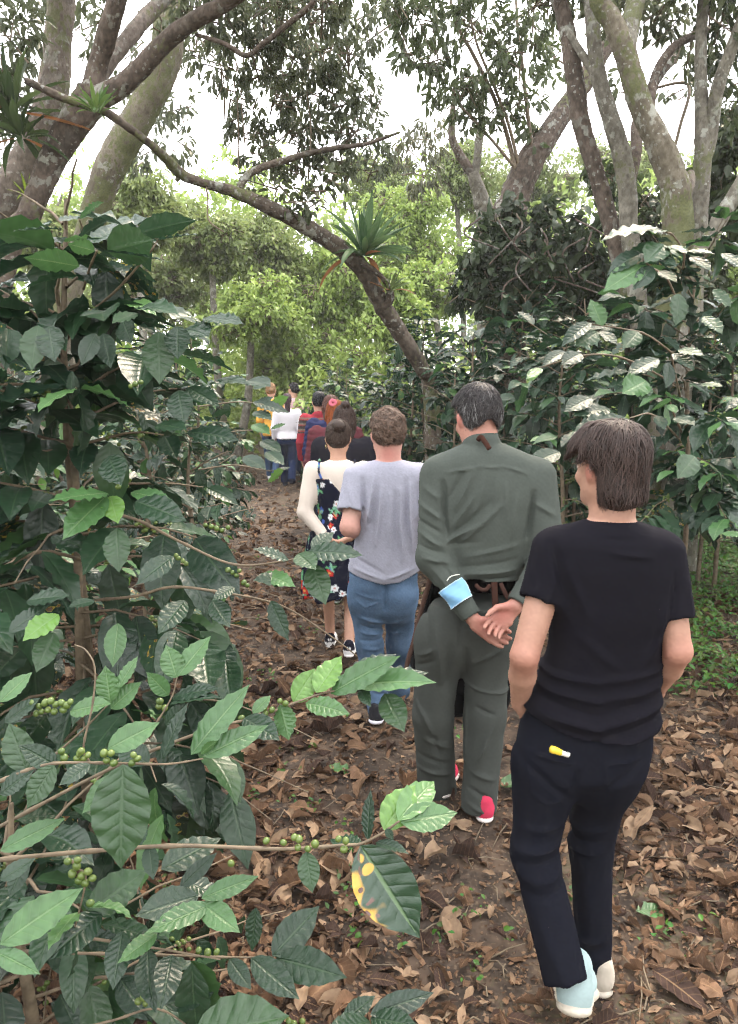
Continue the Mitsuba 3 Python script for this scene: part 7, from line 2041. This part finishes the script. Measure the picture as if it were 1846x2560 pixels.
q = walker('woman with orange dyed hair and pink scrunchie in a maroon quilted jacket', 840, 7.6, 1001, 0.0, 1.0, True, 0.3)
body(q)
top(q, 'quilted_jacket', fabric((0.105, 0.030, 0.038), 0.2, 120), 0.036, 0.46, 0.97, 0.062)
bottoms(q, fabric((0.02, 0.022, 0.032), 0.3))
feet(q, (0.3, 0.3, 0.3), (0.6, 0.6, 0.6))
hair_of(q, (0.24, 0.058, 0.014), 'long', 1300, (0.35, 1.6))
c_ = q['head'] + q['R'] @ np.array([-0.02, -0.088, 0.085]) * q['s']
E_ = Field(*bounds([c_], 0.08), 0.006)
for j in range(7):
    a = j * 2 * math.pi / 7
    E_.ellip(c_ + q['R'] @ np.array([0.026 * math.cos(a), -0.012, 0.026 * math.sin(a)]), (0.017, 0.014, 0.017), 0.008, q['R'])
skinned(q['key'], 'scrunchie', E_, fabric((0.62, 0.16, 0.22), 0.2))

q = walker('person with long brown hair in a navy blue quilted jacket', 829, 8.7, 989, 0.0, 1.05, True, 0.3)
body(q)
top(q, 'quilted_jacket', fabric((0.028, 0.032, 0.085), 0.2, 120), 0.034, 0.48, 0.97, 0.060)
bottoms(q, fabric((0.02, 0.022, 0.032), 0.3))
feet(q, (0.3, 0.3, 0.3), (0.6, 0.6, 0.6))
hair_of(q, (0.085, 0.035, 0.026), 'long', 900)
t = thing('hand_bag', 'small white bag hanging at the side of the navy quilted jacket', 'bag')
E_ = Field(*bounds([px(776, 1130, 8.7)], 0.16), 0.008)
E_.loft([(px(776, 1152, 8.7)[2], px(776, 1152, 8.7)[0], 8.7, 0.075, 0.04), (px(776, 1130, 8.7)[2], px(776, 1130, 8.7)[0], 8.7, 0.065, 0.045), (px(776, 1114, 8.7)[2], px(776, 1114, 8.7)[0], 8.7, 0.035, 0.02)], 0.01)
E_.ripple(0.006, 25, 3)
v, f = E_.mesh()
put('pouch', mikit.ply((relax(v, f), f), 'cloth', smooth=True, color=np.tile((0.66, 0.67, 0.72), (len(v), 1))), t)
m = tube(spline(np.array([px(770, 1116, 8.7), px(771, 1104, 8.7), px(776, 1098, 8.69), px(781, 1104, 8.7), px(782, 1116, 8.7)]), 5), 0.006, 6)
put('handle', mikit.ply(m, 'white_plastic', smooth=True), t)

q = walker('boy with black hair in a red hooded top with striped shoulders', 800, 9.9, 980, 0.05, 0.95, False, 0.3)
body(q)
g0, h0 = q['g'], q['H']


def stripes(v):
    c = np.tile([0.30, 0.035, 0.050], (len(v), 1))
    z = (v[:, 2] - g0) / h0
    s = (z > 0.70) & (z < 0.815)
    k_ = (np.floor((z - 0.70) / 0.0105) % 4).astype(int)
    pal = np.array([[0.05, 0.042, 0.04], [0.27, 0.06, 0.06], [0.20, 0.15, 0.12], [0.06, 0.05, 0.05]])
    c[s] = pal[k_[s]]
    return c


top(q, 'hooded_top', stripes, 0.022, 0.48, 0.97, hood=True)
bottoms(q, fabric((0.03, 0.035, 0.05), 0.3))
feet(q, (0.2, 0.2, 0.2), (0.6, 0.6, 0.6))
hair_of(q, (0.016, 0.015, 0.019), 'short', 900)

# the three in the lead
q = walker('woman with a dark ponytail in a white sweater and dark blue jeans', 721, 13.6, 984, 0.05, 0.97, True, 0.75, skin=(0.45, 0.26, 0.2))
body(q)
top(q, 'sweater', fabric((0.66, 0.63, 0.68), 0.08, 100), 0.022, 0.525, 0.97)
bottoms(q, fabric((0.016, 0.024, 0.058), 0.35, 120, 8), 0.012)
feet(q, (0.02, 0.02, 0.03), (0.03, 0.03, 0.04))
hair_of(q, (0.034, 0.018, 0.024), 'pony', 1000, h=0.009)

q = walker('man with black hair in a bun and a pale pink shirt', 737, 15.0, 957, -0.05, 1.06, False, 0.5, head_yaw=0.9)
body(q)
top(q, 'shirt', fabric((0.62, 0.42, 0.47), 0.08, 100), 0.016, 0.47, 0.97)
bottoms(q, fabric((0.02, 0.03, 0.06), 0.35))
feet(q, (0.1, 0.1, 0.1), (0.4, 0.4, 0.4))
hair_of(q, (0.016, 0.014, 0.017), 'low_bun', 900, h=0.009)

q = walker('person with blond hair in a low bun and a yellow shirt', 682, 14.3, 958, 0.0, 0.82, True, 0.6)
body(q)
top(q, 'shirt', fabric((0.60, 0.31, 0.055), 0.12, 100), 0.018, 0.47, 0.60)
bottoms(q, fabric((0.045, 0.075, 0.14), 0.35))
feet(q, (0.6, 0.6, 0.62), (0.7, 0.7, 0.7))
hair_of(q, (0.20, 0.115, 0.06), 'low_bun', 900, h=0.009)

# ------------------------------------------------------------------ the moist air under the trees
scene['air'] = {'type': 'homogeneous', 'albedo': {'type': 'rgb', 'value': [0.95, 0.955, 0.95]}, 'sigma_t': 0.0014}
scene['haze'] = {'type': 'cube', 'to_world': T().translate([0, 80, 8]).scale([160, 150, 9.5]), 'bsdf': {'type': 'null'}, 'interior': {'type': 'ref', 'id': 'air'}}
labels['haze'] = {'label': 'thin moist haze that pales the far trees', 'category': 'haze', 'kind': 'stuff'}
scene['camera']['medium'] = {'type': 'ref', 'id': 'air'}
